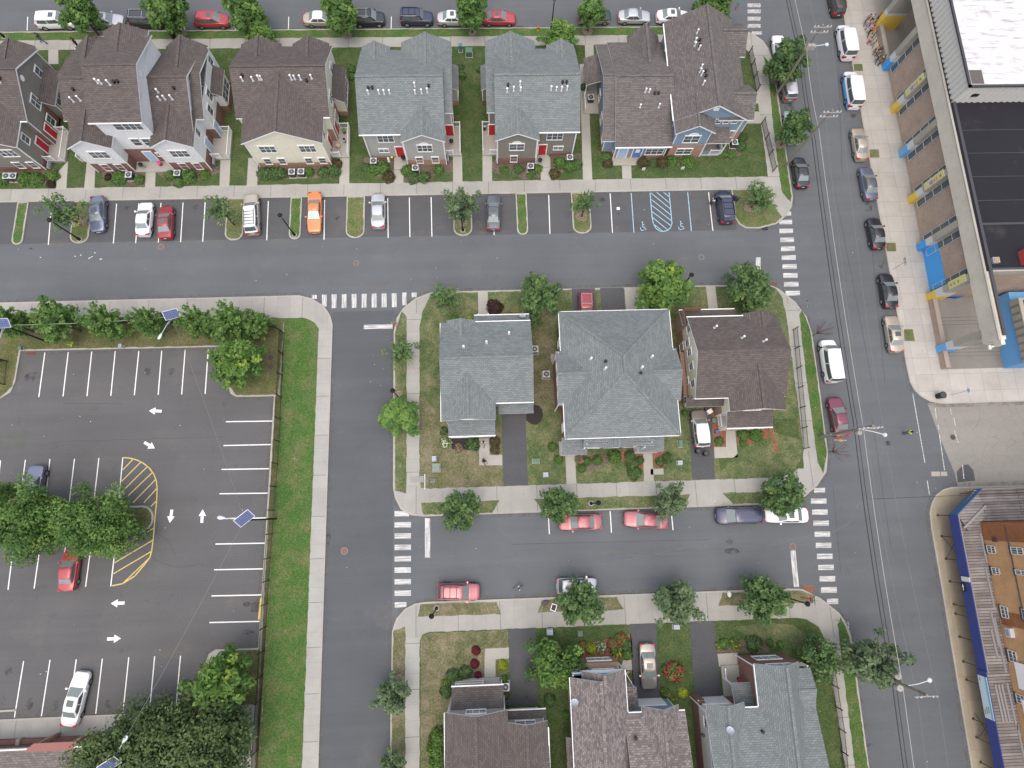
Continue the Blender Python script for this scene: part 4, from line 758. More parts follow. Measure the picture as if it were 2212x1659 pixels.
H.slab([A, B_, P1]); H.slab([B_, D, P2, P1]); H.slab([D, E_, P2]); H.slab([E_, A, P1, P2])
for p, q in ((A, P1), (B_, P1), (D, P2), (E_, P2), (P1, P2)): H.cap(p, q)
for x0, x1, e in ((6.9, 10.5, 'W'), (17.2, 20.4, 'E')): H.duo(*((7.2, 8.5) if e == 'W' else (19, 20.1)), 11.4, 16.8, 2.9, 6.0, m); H.gable(x0, x1, 11.1, 17.0, 5.85, 7.4, 'x', e, m)
H.duo(9.9, 17.0, 6.7, 7.8, 2.9, 5.2, m); H.shed(9.6, 17.3, 6.36, 7.6, 4.85, 5.5, 'S'); H.gable(11.7, 15.0, 6.2, 8.0, 4.9, 5.6, 'y', 'S', m, .2)
H.shed(7.35, 10.2, 5.75, 7.6, 3.1, 3.9, 'S'); H.shed(16.0, 18.8, 5.8, 7.6, 3.1, 3.9, 'S')
for x in (7.55, 10.0, 16.2, 18.6): H.post(x, 6.0, .3, 3.1)
H.deck(7.4, 10.1, 5.9, 7.6, .3); H.deck(16.1, 18.7, 5.9, 7.6, .3); H.door('S', 7.6, 8.6, .35, WHITE); H.door('S', 7.6, 17.7, .35, WHITE)
for x in (11.2, 13.4, 15.6): H.win('S', 6.67, x, 3.1, 1.5, 1.2, 2); H.win('S', 6.67, x, .9, 1.5, 1.4, 2, trim=OFFW)
for y in (9.0, 19): H.win('W', 7.82, y, 1.0, .9, 1.5, trim=OFFW); H.win('W', 7.85, y, 3.8, .9, 1.4)
for y in (12.3, 14.0, 15.7): H.win('W', 7.2, y, 3.8, .9, 1.4)
H.garage('N', 21.23, 11.4, .1, 2.5, 2.2); H.garage('N', 21.23, 15, .1, 2.5, 2.2)
for p, q in ((A, B_), (B_, D), (D, E_), (E_, A)): H.gutter((p[0], p[1], 5.78), (q[0], q[1], 5.78))
for y in (11.2, 16.9): H.spout(7.1, y, .2, 5.7)
H.spout(7.75, 7.4, .2, 5.7); H.spout(16.3, 6.2, .2, 4.8); H.spout(9.7, 6.3, .2, 4.8)
H.done([(2, 1, 680, 1443), (2, 1, 803, 1530), (2, 1, 1202, 1428), (2, 1, 1117, 1520)], [(2, 1, 805, 1467), (2, 1, 1109, 1567)])
H = House('cream side walled house with brown roof at the right end of the middle block', (27.5, 15, 0), BROWN); m = S_CREAM
H.duo(22.55, 31.9, 11.7, 20.3, 2.2, 5.5, m, BRICKT); H.duo(26.2, 31.7, 10.1, 12.0, 2.2, 5.5, m, BRICKT); H.walls(22.3, 24.5, 20.2, 22.2, 0, 4.4, BRICKT, 'SNW')
H.gable(22.15, 32.35, 11.3, 20.7, 5.4, 7.7, 'x', 'WE', m); H.gable(25.85, 32.1, 9.75, 14.8, 5.4, 7.0, 'y', 'S', m); H.gable(28.6, 32.25, 17.8, 21.0, 5.4, 6.3, 'y', 'N', m)
H.shed(22.05, 28.7, 20.2, 22.35, 3.1, 4.0, 'N'); H.shed(21.8, 26.1, 10.75, 11.8, 3.1, 3.7, 'S'); H.shed(26.2, 31.5, 8.2, 10.15, 3.1, 3.8, 'S')
H.duo(22.1, 22.7, 12.2, 17.5, 1.9, 2.0, m, BRICKT)
for y, z in ((19.6, 3.9), (18.2, 2.9), (18.3, .8), (17.0, 3.3), (15.3, 3.4), (14.0, 1.4), (13.3, 3.4)): H.win('W', 22.55, y, z, .8, 1.25, grid=False)
H.garage('S', 11.7, 24.3, .1, 2.6, 2.2); H.deck(26.3, 31.4, 8.3, 10.1, .35); H.deck(25.6, 28.0, 20.5, 22.2, .3)
for x in (26.35, 28.8, 31.3): H.post(x, 8.35, .35, 3.1)
H.rail([(26.35, 10), (26.35, 8.7)], .35); H.rail([(28.8, 8.35), (31.3, 8.35)], .35); H.rail([(26.75, 22.3), (26.75, 23.0)], .15, .8); H.rail([(27.95, 22.3), (27.95, 23.0)], .15, .8)
H.win('S', 11.7, 24.3, 3.8, 1.9, 1.0, 2); H.win('S', 10.1, 29, 3.9, 2.0, 1.0, 3); H.door('S', 10.1, 27.2, .35, WHITE); H.gutter((22.1, 11.3, 5.33), (25.9, 11.3, 5.33)); H.gutter((22.1, 20.75, 5.33), (28.6, 20.75, 5.33)); H.gutter((26.2, 8.17, 3.05), (31.5, 8.17, 3.05)); H.gutter((22.05, 22.38, 3.05), (28.7, 22.38, 3.05))
H.spout(22.45, 11.6, .2, 5.3); H.spout(26.1, 10.0, .2, 5.3)
H.done([(2, 1, 1748, 1175), (2, 1, 1985, 1262), (2, 1, 2172, 1292)], [], plates=[('W', 22.48, 16.0, 6.5)])
# --- lower block
H = House('brown roofed house with white railed porch, left of the lower row', (-.7, -24, 0), BROWN); m = S_GREY
H.duo(-5.35, .15, -45, -19.5, .6, 5.5, m); H.duo(.1, 4.05, -45, -20.7, .6, 5.5, m)
H.gable(-5.7, .5, -34, -19.17, 5.4, 7.1, 'y', 'N', m); H.gable(.2, 4.37, -27, -20.3, 5.4, 6.5, 'y', 'N', m, .25); H.gable(-5.7, 4.4, -46, -22.5, 5.4, 8.4, 'x', 'WE', m)
H.shed(-5.15, .12, -19.6, -17.5, 3.1, 3.8, 'N'); H.shed(.5, 4.4, -21.2, -19.95, 3.1, 3.6, 'N'); H.deck(-5.0, .05, -19.5, -17.5, .35)
for x in (-4.85, -2.0, -.05): H.post(x, -17.75, .35, 3.1)
H.rail([(-4.85, -17.7), (-2.0, -17.7)], .35); H.garage('N', -20.7, 2.2, .1, 2.7, 2.2); H.win('N', -19.5, -2.65, 4.0, 1.9, 1.1, 3, fan=True); H.win('N', -20.7, 2.2, 4.0, 1.9, 1.1, 2); H.door('N', -19.5, -.8, .35, WHITE); H.spout(-5.45, -19.4, .2, 5.3); H.spout(.2, -19.35, .2, 5.3)
for p, q in (((-5.7, -19.2, 5.33), (-5.7, -40, 5.33)), ((4.4, -20.9, 5.33), (4.4, -40, 5.33)), ((-5.2, -17.48, 3.05), (.15, -17.48, 3.05)), ((.5, -19.93, 3.05), (4.4, -19.93, 3.05))): H.gutter(p, q)
H.done()
H = House('mottled brown roofed house with blue siding and brick bay, middle of the lower row', (12, -24, 0), MIXS); m = S_BLUE
H.duo(7.1, 12.0, -45, -16.3, .4, 5.5, m, BRICKT); H.duo(12, 17.6, -45, -20.3, .4, 5.5, m, BRICKT); H.walls(8.4, 12.2, -16.35, -15.85, 0, 2.95, BRICKT, 'NEW'); H.W(BRICKT).face([(8.4, -16.35, 2.95), (12.2, -16.35, 2.95), (12.2, -15.85, 2.95), (8.4, -15.85, 2.95)])
H.gable(6.75, 12.3, -36, -16.5, 5.4, 7.4, 'y', 'N', m); H.gable(7.95, 12.27, -19, -15.95, 5.45, 7.2, 'y', 'N', m, .25, rp=9.95); H.gable(12, 18.0, -46, -19.95, 5.4, 8.6, 'x', 'E', m); H.gable(13.7, 17.4, -25, -19.4, 5.4, 6.9, 'y', 'N', m, .25)
H.shed(12.4, 13.85, -20.3, -18.3, 3.0, 3.5, 'N'); H.post(13.7, -18.45, .2, 3.0); H.deck(12.1, 13.8, -20.2, -17.5, .3); H.rail([(13.2, -17.4), (13.7, -18.3)], .3)
H.shed(6.3, 7.3, -27, -22.6, 3.3, 3.8, 'W'); H.garage('N', -20.3, 15.5, .1, 2.7, 2.2); H.win('N', -15.85, 10.3, 1.0, 2.4, 1.2, 3); H.win('N', -16.3, 10.4, 3.7, 2.2, 1.2, 3); H.win('N', -20.3, 15.4, 3.8, 2.0, 1.2, 2); H.win('N', -16.3, 7.6, 3.6, .7, 1.2, 1)
H.win('W', 7.1, -22.2, 3.7, .7, 1.2); H.W(m).box(8.0, 12.25, -16.42, -15.95, 5.15, 5.32, 1); H.spout(12.2, -16.0, .2, 5.3); H.spout(12.1, -20.0, .2, 5.3)
for p, q in (((6.75, -16.5, 5.33), (6.75, -40, 5.33)), ((12.3, -16, 5.33), (12.3, -20, 5.33)), ((12.3, -19.93, 5.33), (13.7, -19.93, 5.33)), ((17.4, -19.93, 5.33), (18, -19.93, 5.33))): H.gutter(p, q)
H.done([], [(2, 3, 1066, 1395)], [(2, 3, 535, 1080)])
H = House('pale siding house with grey green roof and tall brick bay, right of the lower row', (26, -24, 0), GRAYS); m = S_PALE
H.duo(20.3, 30.8, -45, -20.4, 2.4, 5.5, m); H.duo(25.75, 30.8, -45, -16.35, 4.1, 5.5, m); H.duo(20.3, 21.0, -20.4, -20.0, 2.4, 2.5, m)
H.gable(25.4, 29.95, -34, -15.95, 5.4, 7.2, 'y', 'N', m, .3, rp=27.9); H.gable(29.4, 31.1, -20.3, -16.6, 5.35, 6.1, 'x', 'E', m); H.gable(20.05, 31.1, -46, -19.95, 5.4, 8.3, 'x', 'WE', m); H.gable(20.2, 24.0, -26, -19.45, 5.4, 6.7, 'y', 'N', m, .25, rp=21.9)
H.shed(23.7, 25.8, -20.4, -18.3, 3.1, 3.6, 'N'); H.post(23.9, -18.5, .3, 3.1); H.deck(23.8, 25.8, -20.4, -17.3, .3); H.rail([(23.9, -18.4), (23.9, -17.4)], .3); H.garage('N', -20.4, 22.2, .1, 2.7, 2.3)
H.win('N', -16.32, 28.2, 1.2, 2.6, 1.4, 3); H.win('N', -16.35, 28.3, 4.3, 2.4, 1.0, 3); H.win('N', -20.4, 22.0, 3.9, 2.0, 1.2, 2); H.win('W', 20.3, -21.5, 3.9, .9, 1.3, 1); H.spout(25.5, -16.25, .2, 5.3); H.spout(20.15, -20.25, .2, 5.3)
for p, q in (((25.4, -16, 5.33), (25.4, -20, 5.33)), ((31.1, -17, 5.33), (31.1, -20, 5.33)), ((24, -19.93, 5.33), (25.4, -19.93, 5.33))): H.gutter(p, q)
H.done([], [(2, 3, 2158, 1340), (2, 3, 1645, 1370)], [(2, 3, 1868, 1320)])
# ================================================================ large buildings
def onX(px, xw):
    a = G(*px, 0)[0]; z = CAMH*(1-xw/a); return G(*px, z)[1], z
def tx(c, r, x, y): return (553*c+x/4, 414.75*r+y/4)
def part(o, name, mats, fn, smooth=False):
    b = MB(); fn(b); return b.build(name, mats, o, smooth=smooth)
# --- school
S = thing('school_building', 'long brown brick school building with concrete pilasters and dark flat roof', 'school', (60, 40, 0), world=True)
YEL = mat('yellow paint', (.62, .43, .07), .55); BLU = mat('bright blue paint', (.06, .3, .66), .55); LBLU = mat('soft blue paint', (.13, .34, .62), .55)
ROOFK = asphalt('black roofing', (.018, .018, .023), .2, .15); PALEC = mat('pale patch paint', (.48, .5, .5), .7)
STREAK = concrete('streaked concrete', (.56, .52, .435), 0, 0, 0, 0, dirt=.5)
def f(b):
    b.face([(55.15, 57.5, 0), (55.15, 24.0, 0), (55.15, 24.0, 8.2), (55.15, 57.5, 8.2)])
    b.face([(55.15, 24.0, 0), (75, 24.0, 0), (75, 24.0, 9), (55.15, 24.0, 9)])
    b.face([(55.15, 57.5, 0), (55.15, 57.5, 8.2), (58.6, 57.5, 8.2), (58.6, 57.5, 0)]); b.face([(58.6, 95, 0), (58.6, 57.5, 0), (58.6, 57.5, 8.2), (58.6, 95, 8.2)])
part(S, 'brick_wall', BRICKS, f)
part(S, 'blue_wall_panel', BLU, lambda b: b.box(55.08, 55.14, 25.1, 30.4, .1, 2.75))
ledge = part(S, 'concrete_fascia', [STREAK, OLDCON], lambda b: (b.box(54.42, 55.3, 16.2, 95, 6.95, 9.0), b.box(54.55, 55.0, 15.6, 16.25, 8.1, 9.1), b.box(54.36, 54.62, 16.1, 95, 9.0, 9.12, 1)))
part(S, 'roof', [ROOFK, DGREY], lambda b: (b.box(54.62, 75, 24.0, 95, 9.0, 9.06), b.box(54.9, 55.25, 16.6, 95, 9.06, 9.22, 1), b.box(55.0, 75, 24.0, 24.3, 9.06, 9.25, 1), b.box(54.9, 75, 29.5, 29.75, 9.06, 9.13, 1), [b.box(55.3, 75, y, y+.06, 9.06, 9.066, 1) for y in (32.5, 35.5, 38.5, 41.5)]))
part(S, 'parapet', [OLDCON], lambda b: b.box(55.2, 75, 23.85, 24.02, 8.3, 9.3))
cols = (YEL, BLU, YEL, LBLU, YEL, BLU, YEL, LBLU)
for i, yb in enumerate((63.7, 57.08, 50.5, 43.85, 37.15, 30.5, 23.82, 17.08)):
    xb = 57.2 if i == 0 else 56.1 if i > 5 else 55.2
    p = part(S, 'pilaster', [OLDCON, PALEC], lambda b: (b.box(54.42, xb, yb, yb+.82, 0, 7.0), b.box(54.405, xb+.01, yb-.012, yb+.832, 1.75, 2.9, 1)))
    part(p, 'painted_base', cols[i], lambda b: b.box(54.39, xb+.02, yb-.02, yb+.84, 0, 2.5 if i == 0 else 1.8))
    if i not in (0, 7):
        for sd in (-1, 1):
            if (i == 1 and sd == 1) or (i == 6 and sd == -1): continue
            y0 = yb+.86 if sd > 0 else yb-1.0; y1 = y0+.96
            w_ = MB()
            for z in (.75, 2.2, 3.6, 5.0, 6.4): w_.box(55.06, 55.13, y0, y1, z, z+.05)
            for y in (y0, y1-.05): w_.box(55.05, 55.13, y, y+.05, .75, 6.9)
            fr = w_.build('window', LGREY, S); g_ = MB(); g_.box(55.1, 55.14, y0, y1, .75, 6.9); g_.build('pane', GLASS, fr)
def f(b):   # corrugated penthouse
    yb, k = 45.15, .36
    xs_ = [(54.8+k*j, yb+(.13 if j % 2 else 0)) for j in range(64)]
    for p, q in zip(xs_, xs_[1:]): b.face([(*p, 9.05), (*q, 9.05), (*q, 11.8), (*p, 11.8)])
    ys_ = [(54.8+(.13 if j % 2 else 0), yb+k*j) for j in range(140)]
    for p, q in zip(ys_, ys_[1:]): b.face([(*q, 9.05), (*p, 9.05), (*p, 11.8), (*q, 11.8)])
ph = part(S, 'rooftop_block', mat('corrugated metal', (.55, .54, .5), .5, .4, .1), f)
WR = mat('white roof coating', (.6, .6, .6), .6); t_ = NT(WR); P_ = t_.obj(); mp_ = t_.n('Mapping'); mp_.inputs['Scale'].default_value = (.35, 2.2, 1); t_.l(P_, mp_.inputs[0])
c_ = t_.mix(.8, (.56, .56, .57), t_.ramp(t_.noise(mp_.outputs[0], 1.1, 6, .7), (.32, BW(.3)), (.46, BW(.9)), (.6, BW(1.1))), 'MULTIPLY'); t_.color(t_.mix(t_.ramp(t_.noise(P_, .5, 4, .7), (.5, BW(0)), (.75, BW(.6))), c_, (.3, .27, .23)))
part(ph, 'roof_coating', [WR, DGREY], lambda b: (b.box(54.95, 80, 45.3, 95, 11.7, 11.82), b.box(54.72, 54.98, 45.05, 95, 11.75, 11.95, 1), b.box(54.72, 80, 45.05, 45.32, 11.75, 11.95, 1)))
part(ph, 'roof_hatch', mat('stained roof', (.1, .09, .085), .9), lambda b: b.box(55.15, 56.6, 45.5, 47.3, 11.82, 11.84))
part(ph, 'louvre', BLACK, lambda b: b.box(56.2, 57.0, 45.08, 45.14, 10.2, 10.6))
part(S, 'roof_vent', [mat('copper box', (.3, .22, .08), .5), GREY], lambda b: (b.box(55.4, 56.15, 24.85, 25.5, 9.06, 9.4, 1), b.box(55.5, 56.05, 24.95, 25.4, 9.4, 9.45)))
part(S, 'roof_unit', mat('red roof unit', (.4, .06, .05), .5), lambda b: b.box(58.7, 59.9, 24.6, 26.2, 9.06, 9.9))
part(S, 'floodlight', WHITE, lambda b: (b.box(54.2, 54.5, 15.55, 15.7, 8.0, 8.2), b.box(54.05, 54.25, 15.35, 15.8, 7.9, 8.1)))
part(S, 'entrance_sign', [mat('sign blue', (.05, .14, .34), .5), mat('sign dark', (.01, .025, .08), .6), mat('sign pale', (.2, .33, .55), .6)], lambda b: (b.box(55.45, 58.2, 23.9, 23.97, .2, 1.35), [b.box(56.0+.22*i, 56.0+.22*i+.16, 23.88, 23.9, .85, 1.05, 1) for i in range(8)], [b.box(56.3+.22*i, 56.3+.22*i+.15, 23.88, 23.9, .55, .72, 2 if i < 4 else 1) for i in range(7)]))
# two yellow painted cloth banners on pilasters
for yb, lab in ((50.5, 'yellow painted cloth banner hung on a pilaster of the school, nearer the vans'), (37.15, 'yellow painted cloth banner on the school pilaster near the middle of the roof edge')):
    b = MB(); b.box(54.33, 54.38, yb+.02, yb+.95, 3.3, 6.6)
    for z, c, w_ in ((5.3, 2, .5), (4.9, 2, .35), (4.5, 3, .5), (4.2, 3, .35), (5.9, 1, .3), (3.7, 4, .4)): b.box(54.315, 54.33, yb+.4-w_/2, yb+.4+w_/2, z, z+.3, c)
    tag(b.build('banner', [mat('banner yellow', (.52, .5, .22), .8), mat('banner olive', (.25, .2, .06), .8), mat('banner coral', (.5, .25, .18), .8), mat('banner violet', (.26, .2, .48), .8), mat('banner pale', (.5, .45, .42), .8)], org=(54.35, yb, 3.3)), lab, 'banner', 'banners on the school')
b = MB(); b.box(54.33, 54.38, 23.84, 24.75, 4.0, 6.6); [b.box(54.315, 54.33, 24.1, 24.4, z, z+.2, 1) for z in (4.3, 4.8, 5.4)]; tag(b.build('banner', [MATS['banner yellow'], MATS['banner olive']], org=(54.35, 24, 4)), 'faded narrow banner on the pilaster above the blue entrance sign', 'banner', 'banners on the school')
# low brick walls, steps, courtyard
for y0, y1, m_, lab in ((58.0, 63.7, OLDCON, 'low concrete topped wall between the first two school pilasters'), (15.0, 23.8, BRICKS, 'low brown brick wall along the south school entrance')):
    b = MB(); b.box(54.55, 54.98, y0, y1, .15, 1.0); b.box(54.5, 55.05, y0, y1, 1.0, 1.1, 1); tag(b.build('low_wall', [BRICKS, mat('pinkish coping', (.3, .24, .2), .9) if m_ is BRICKS else OLDCON], org=(54.7, (y0+y1)/2, .15)), lab, 'wall')
sheet('pavement', [(55, 15), (62.6, 15), (62.6, 24), (55, 24)], .158, DIRTYCON); sheet('pavement', [(55, 57.5), (58.6, 57.5), (58.6, 90), (55, 90)], .158, OLDCON)
b = MB()
for k in range(4): b.box(55.1, 62.5, 21.9-.42*k-.42, 21.9-.42*k, .15, .62-.14*k)
for k in range(3): b.box(55.1, 62.5, 17.9-.42*k-.42, 17.9-.42*k, .15, .5-.12*k)
b.box(55.1, 62.5, 21.9, 24, .15, .64); struct(b.build('steps', DIRTYCON))
A = thing('entrance_annex', 'blue painted annex with ribbed grey parapet and black roof beside the school', 'building', (65, 18, 0), world=True)
part(A, 'wall', LBLU, lambda b: b.box(62.4, 80, 14.9, 23.7, 0, 3.0)); 
part(A, 'parapet', [OLDCON, mat('dark rib paint', (.2, .19, .17), .8)], lambda b: (b.box(62.2, 80, 14.8, 22.5, 3.0, 4.3), [b.box(62.15, 62.2, 15.2+.9*k, 15.5+.9*k, 3.0, 4.25, 1) for k in range(8)]))  # ribs coloured darker than the parapet behind them
part(A, 'roof', ROOFK, lambda b: b.box(62.7, 80, 15.2, 22.2, 4.3, 4.34)); part(A, 'roof_pipe', WHITE, lambda b: (b.tube((63.3, 21.3, 4.3), (63.3, 21.3, 4.8), .15), b.tube((63.7, 21.3, 4.75), (63.3, 21.3, 4.75), .12)))
# --- orange brick building with pavement shed
ORB = tiles('orange brick', (.5, .29, .14), (.44, .245, .115), (.46, .3, .17), .22, .075, .01, .85, .35); DKB = tiles('rough rust brick', (.27, .105, .045), (.2, .075, .033), (.3, .14, .07), .25, .09, .012, .9, .5)
B = thing('brick_building', 'orange brick apartment block with white windows behind the blue hoarding', 'building', (60, -20, 0), world=True); XW = 53.6
part(B, 'brick_wall', [ORB, DKB], lambda b: (b.box(XW, 80, -55, -5.0, 0, 14), b.box(XW-.03, 80, -5.0, -3.05, 0, 14, 1), b.box(XW-.02, 80, -13.7, -12.3, 3, 14, 1)))
part(B, 'roof', ROOFK, lambda b: b.box(XW-.2, 80, -55, -2.9, 14, 14.3))
part(B, 'drainpipe', DGREY, lambda b: b.path([(XW-.06, -3.4, 6.0), (XW-.06, -6, 6.0), (XW-.08, -55, 6.2)], .06))
for (c, r, x0, y0, x1, y1) in ((3, 2, 1888, 1392, 1975, 1468), (3, 2, 1930, 1580, 2010, 1652), (3, 2, 2095, 1405, 2215, 1480), (3, 2, 2135, 1600, 2240, 1659), (3, 3, 2005, 252, 2090, 372), (3, 3, 2070, 632, 2162, 755), (3, 3, 2190, 280, 2280, 390), (3, 3, 2140, 1010, 2230, 1120)):
    ya, za = onX(tx(c, r, x0, y0), XW); yb, zb = onX(tx(c, r, x1, y1), XW); y0_, y1_ = min(ya, yb), max(ya, yb); z0_, z1_ = za, zb
    f_ = MB()
    for a in (y0_, y1_-.08): f_.box(XW-.08, XW, a, a+.08, z0_, z1_)
    for a in (z0_, z1_-.08, (z0_+z1_)/2): f_.box(XW-.07, XW, y0_, y1_, a, a+.08)
    for k in (1, 2): a = y0_+(y1_-y0_)*k/3; f_.box(XW-.05, XW, a-.02, a+.02, z0_, z1_)
    f_.box(XW-.14, XW, y0_-.1, y1_+.1, z0_-.14, z0_-.002, 1); q = f_.build('window', [OFFW, DGREY], B); g_ = MB(); g_.box(XW-.04, XW-.031, y0_, y1_, z0_, z1_); g_.build('pane', GLASS, q)
for (c, r, x, y) in ((3, 3, 2085, 490),):
    y_, z_ = onX(tx(c, r, x, y), XW-.3); b = MB(); b.box(XW-.45, XW, y_-.45, y_+.45, z_-.35, z_+.3); b.box(XW-.46, XW-.45, y_-.35, y_+.35, z_-.28, z_+.1, 1); tag(b.build('window_air_conditioner', [LGREY, GREY], org=(XW-.2, y_, z_)), 'white air conditioner sticking out of an orange brick wall window', 'air conditioner')
b = MB(); y_, z_ = onX(tx(3, 2, 1967, 1346), XW); b.box(XW-.25, XW, y_-.2, y_+.2, z_-.2, z_+.25); b.build('wall_lamp', DGREY, B)
for y0, y1, z0, z1, lab in ((-19.8, -17.2, 3.8, 6.0, 'upper of two white sheets hung on the orange brick wall'), (-23.2, -20.8, 3.8, 6.2, 'lower of two white sheets hung on the orange brick wall')):
    b = MB(); b.box(XW-.2, XW-.15, y0, y1, z0, z1); tag(b.build('hanging_sheet', WHITE, org=(XW, y0, z0)), lab, 'sheet', 'white sheets on the brick wall')
BOARD = tiles('weathered boards', (.3, .275, .26), (.17, .15, .14), (.06, .05, .047), 9, .3, .03, .9, .7, .2)
HOARD = mat('blue plywood', (.045, .06, .21), .65); HOARDL = mat('lighter blue plywood', (.06, .13, .25), .65); TIMBER = mat('grey timber', (.27, .25, .24), .9)
K = thing('pavement_shed', 'weathered timber pavement shed with blue plywood front around the orange brick block', 'scaffold', (52, -10, 0), world=True)
part(K, 'boarded_deck', [BOARD], lambda b: (b.box(50.75, 53.55, -50, -2.2, 2.62, 2.8), b.box(53.55, 80, -3.0, .45, 2.6, 2.78), b.prism([(50.75, -2.2), (53.55, -2.2), (53.55, .3)], 2.6, 2.79)))
part(K, 'blue_panel', HOARD, lambda b: (b.box(50.66, 50.74, -18.3, -2.2, 2.1, 3.4), b.box(50.56, 50.64, -50, -18.2, 2.1, 3.4))); part(K, 'blue_panel', HOARDL, lambda b: b.bar((50.7, -2.15, 2.75), (54.1, .55, 2.75), .08, 1.3))
part(K, 'board_edge', [TIMBER], lambda b: (b.box(50.74, 50.82, -18.3, -2.2, 2.7, 3.44), b.box(54.1, 80, .47, .55, 2.2, 3.3)))
pl_ = [(50.95, -2.2), (53.6, .05), (54.75, -2.1), (51.85, -4.0)]
part(K, 'raised_platform', [BOARD, TIMBER], lambda b: (b.prism(ccw(pl_), 2.95, 3.1), b.bar((51.3, -3.6, 3.2), (54.2, -1.3, 3.2), .22, .1, 1), b.bar((51.9, -3.2, 3.22), (53.9, -1.6, 3.22), .16, .1, 1)))
for y, x in ((-4.6, 50.88), (-7.1, 50.9), (-9.55, 50.88), (-12.0, 50.86), (-13.0, 50.86), (-15.4, 50.84), (-17.95, 50.75), (-19.8, 50.75), (-23.7, 50.7), (-25.5, 50.7), (-27.9, 50.65), (-2.25, 50.85)): part(K, 'post', [BARK], lambda b: (b.tube((x, y, .15), (x, y, 2.65), .05), b.box(x-.12, x+.12, y-.12, y+.12, .15, .19)))
for y in (-7.1, -25.5): part(K, 'cross_brace', DGREY, lambda b: (b.tube((50.86, y, .3), (50.86, y+2.4, 2.5), .03), b.tube((50.89, y+2.4, .3), (50.89, y, 2.5), .03)))
for i, (x, y, L) in enumerate(((53.25, -4.2, 3.2), (53.1, -8, 4), (52.75, -12.3, 3.6), (53.0, -13, 5.5), (52.4, -14.2, 2.8), (53.0, -19.5, 4.5), (51.7, -19.6, 3.6), (52.05, -19.6, 3.6), (52.4, -19.6, 3.6), (53.2, -23.5, 4.5))):
    b = MB(); b.bar((x, y, 2.86), (x+.12, y-L, 2.86), .2, .1); tag(b.build('timber_plank', TIMBER, org=(x, y, 2.82)), 'loose grey timber plank lying on the pavement shed deck', 'plank', 'loose planks on the pavement shed')
b = MB(); b.box(50.5, 50.55, -22.9, -18.75, 2.2, 3.35); b.box(50.49, 50.5, -22.9, -18.75, 3.1, 3.36, 1)
for k, (y, z, w_) in enumerate(((-22.3, 2.35, .5), (-22.1, 2.6, .7), (-22.0, 2.85, .6), (-19.1, 2.4, .3))): b.box(50.487, 50.5, y-w_/2, y+w_/2, z, z+.12, 2)
tag(b.build('sign_board', [mat('sign pale blue', (.52, .62, .68), .6), mat('sign teal', (.2, .4, .5), .6), mat('sign scribble', (.2, .23, .22), .7)], org=(50.55, -20.8, 2.2)), 'large pale blue sign board fixed to the blue hoarding', 'sign')
b = MB(); b.box(50.58, 50.64, -9.25, -8.75, 2.35, 3.5); tag(b.build('notice_board', OFFW, org=(50.6, -9, 2.3)), 'small blank white notice on the blue hoarding', 'sign')
# --- lower left building
Q = thing('low_building', 'low building with grey roof and red porch canopy behind the dark tree', 'building', (-50, -25, 0), world=True)
part(Q, 'wall', [S_WHITE, BRICK], lambda b: (b.box(-90, -36, -34, -21.95, 1.2, 3.2), b.box(-90, -36, -34.05, -21.9, 0, 1.2, 1)))
def f(b):
    b.face([(-90.5, -21.55, 3.1), (-90.5, -31, 5.6), (-35.5, -31, 5.6), (-35.5, -21.55, 3.1)]); b.face([(-35.5, -21.55, 2.95), (-90.5, -21.55, 2.95), (-90.5, -21.55, 3.1), (-35.5, -21.55, 3.1)], 1); b.face([(-35.5, -31, 5.6), (-90.5, -31, 5.6), (-90.5, -41, 3), (-35.5, -41, 3)])
part(Q, 'roof', [shingle('warm grey shingles', (.2, .175, .16), (.13, .115, .105), (.1, .09, .085)), WHITE], f)
part(Q, 'gutter', OFFW, lambda b: b.bar((-90, -21.5, 3.06), (-36, -21.5, 3.06), .14, .12))
part(Q, 'porch_canopy', mat('red metal canopy', (.24, .1, .085), .6), lambda b: b.prism([(-47.6, -22.0), (-42.7, -22.0), (-42.2, -21.0), (-46.4, -21.0)], 2.95, 3.15)); part(Q, 'porch_post', BRICKT, lambda b: b.box(-46.2, -45.9, -21.3, -21.0, 0, 2.95)); part(Q, 'porch_post', BRICKT, lambda b: b.box(-42.8, -42.5, -21.3, -21.0, 0, 2.95))
b = MB(); b.box(-52, -40, -21.85, -21.4, .1, .55); [b.box(x, x+.35, -21.87, -21.3, .1, .8, 1) for x in (-49.9, -47.0, -43.5)]
tag(b.build('brick_planter', [BRICK, OLDCON], org=(-46, -21.6, .1)), 'dark red brick planter wall with stone piers along the lower left pavement', 'planter')
# ================================================================ cars
def paint(name, c, rough=.3, metal=.25): 
    return mat(name, c, rough, .5, metal, .7)
CP = dict(white=paint('white car paint', (.72, .73, .74), .3, 0), silver=paint('silver car paint', (.5, .51, .53), .3, .5), grey=paint('dark grey car paint', (.11, .115, .13), .3, .3), black=paint('black car paint', (.02, .021, .027), .25, .1), navy=paint('navy car paint', (.03, .035, .075), .28, .2),
    bluegrey=paint('blue grey car paint', (.13, .15, .22), .3, .4), red=paint('red car paint', (.36, .04, .05), .3, .1), darkred=paint('dark red car paint', (.25, .03, .04), .3, .2), maroon=paint('maroon car paint', (.16, .035, .06), .3, .3), rose=paint('rose red car paint', (.3, .085, .1), .32, .3), orange=paint('orange car paint', (.62, .2, .07), .3, .1), champagne=paint('champagne car paint', (.42, .37, .31), .3, .4), beige=paint('beige car paint', (.44, .38, .31), .3, .4), brown=paint('dark brown car paint', (.06, .05, .046), .3, .2), gold=paint('grey gold car paint', (.27, .245, .22), .3, .5), green=paint('dark green car paint', (.03, .04, .036), .3, .2), iceblue=paint('pale blue car paint', (.4, .48, .52), .3, .3), vanblue=paint('van blue paint', (.1, .34, .66), .35, 0))
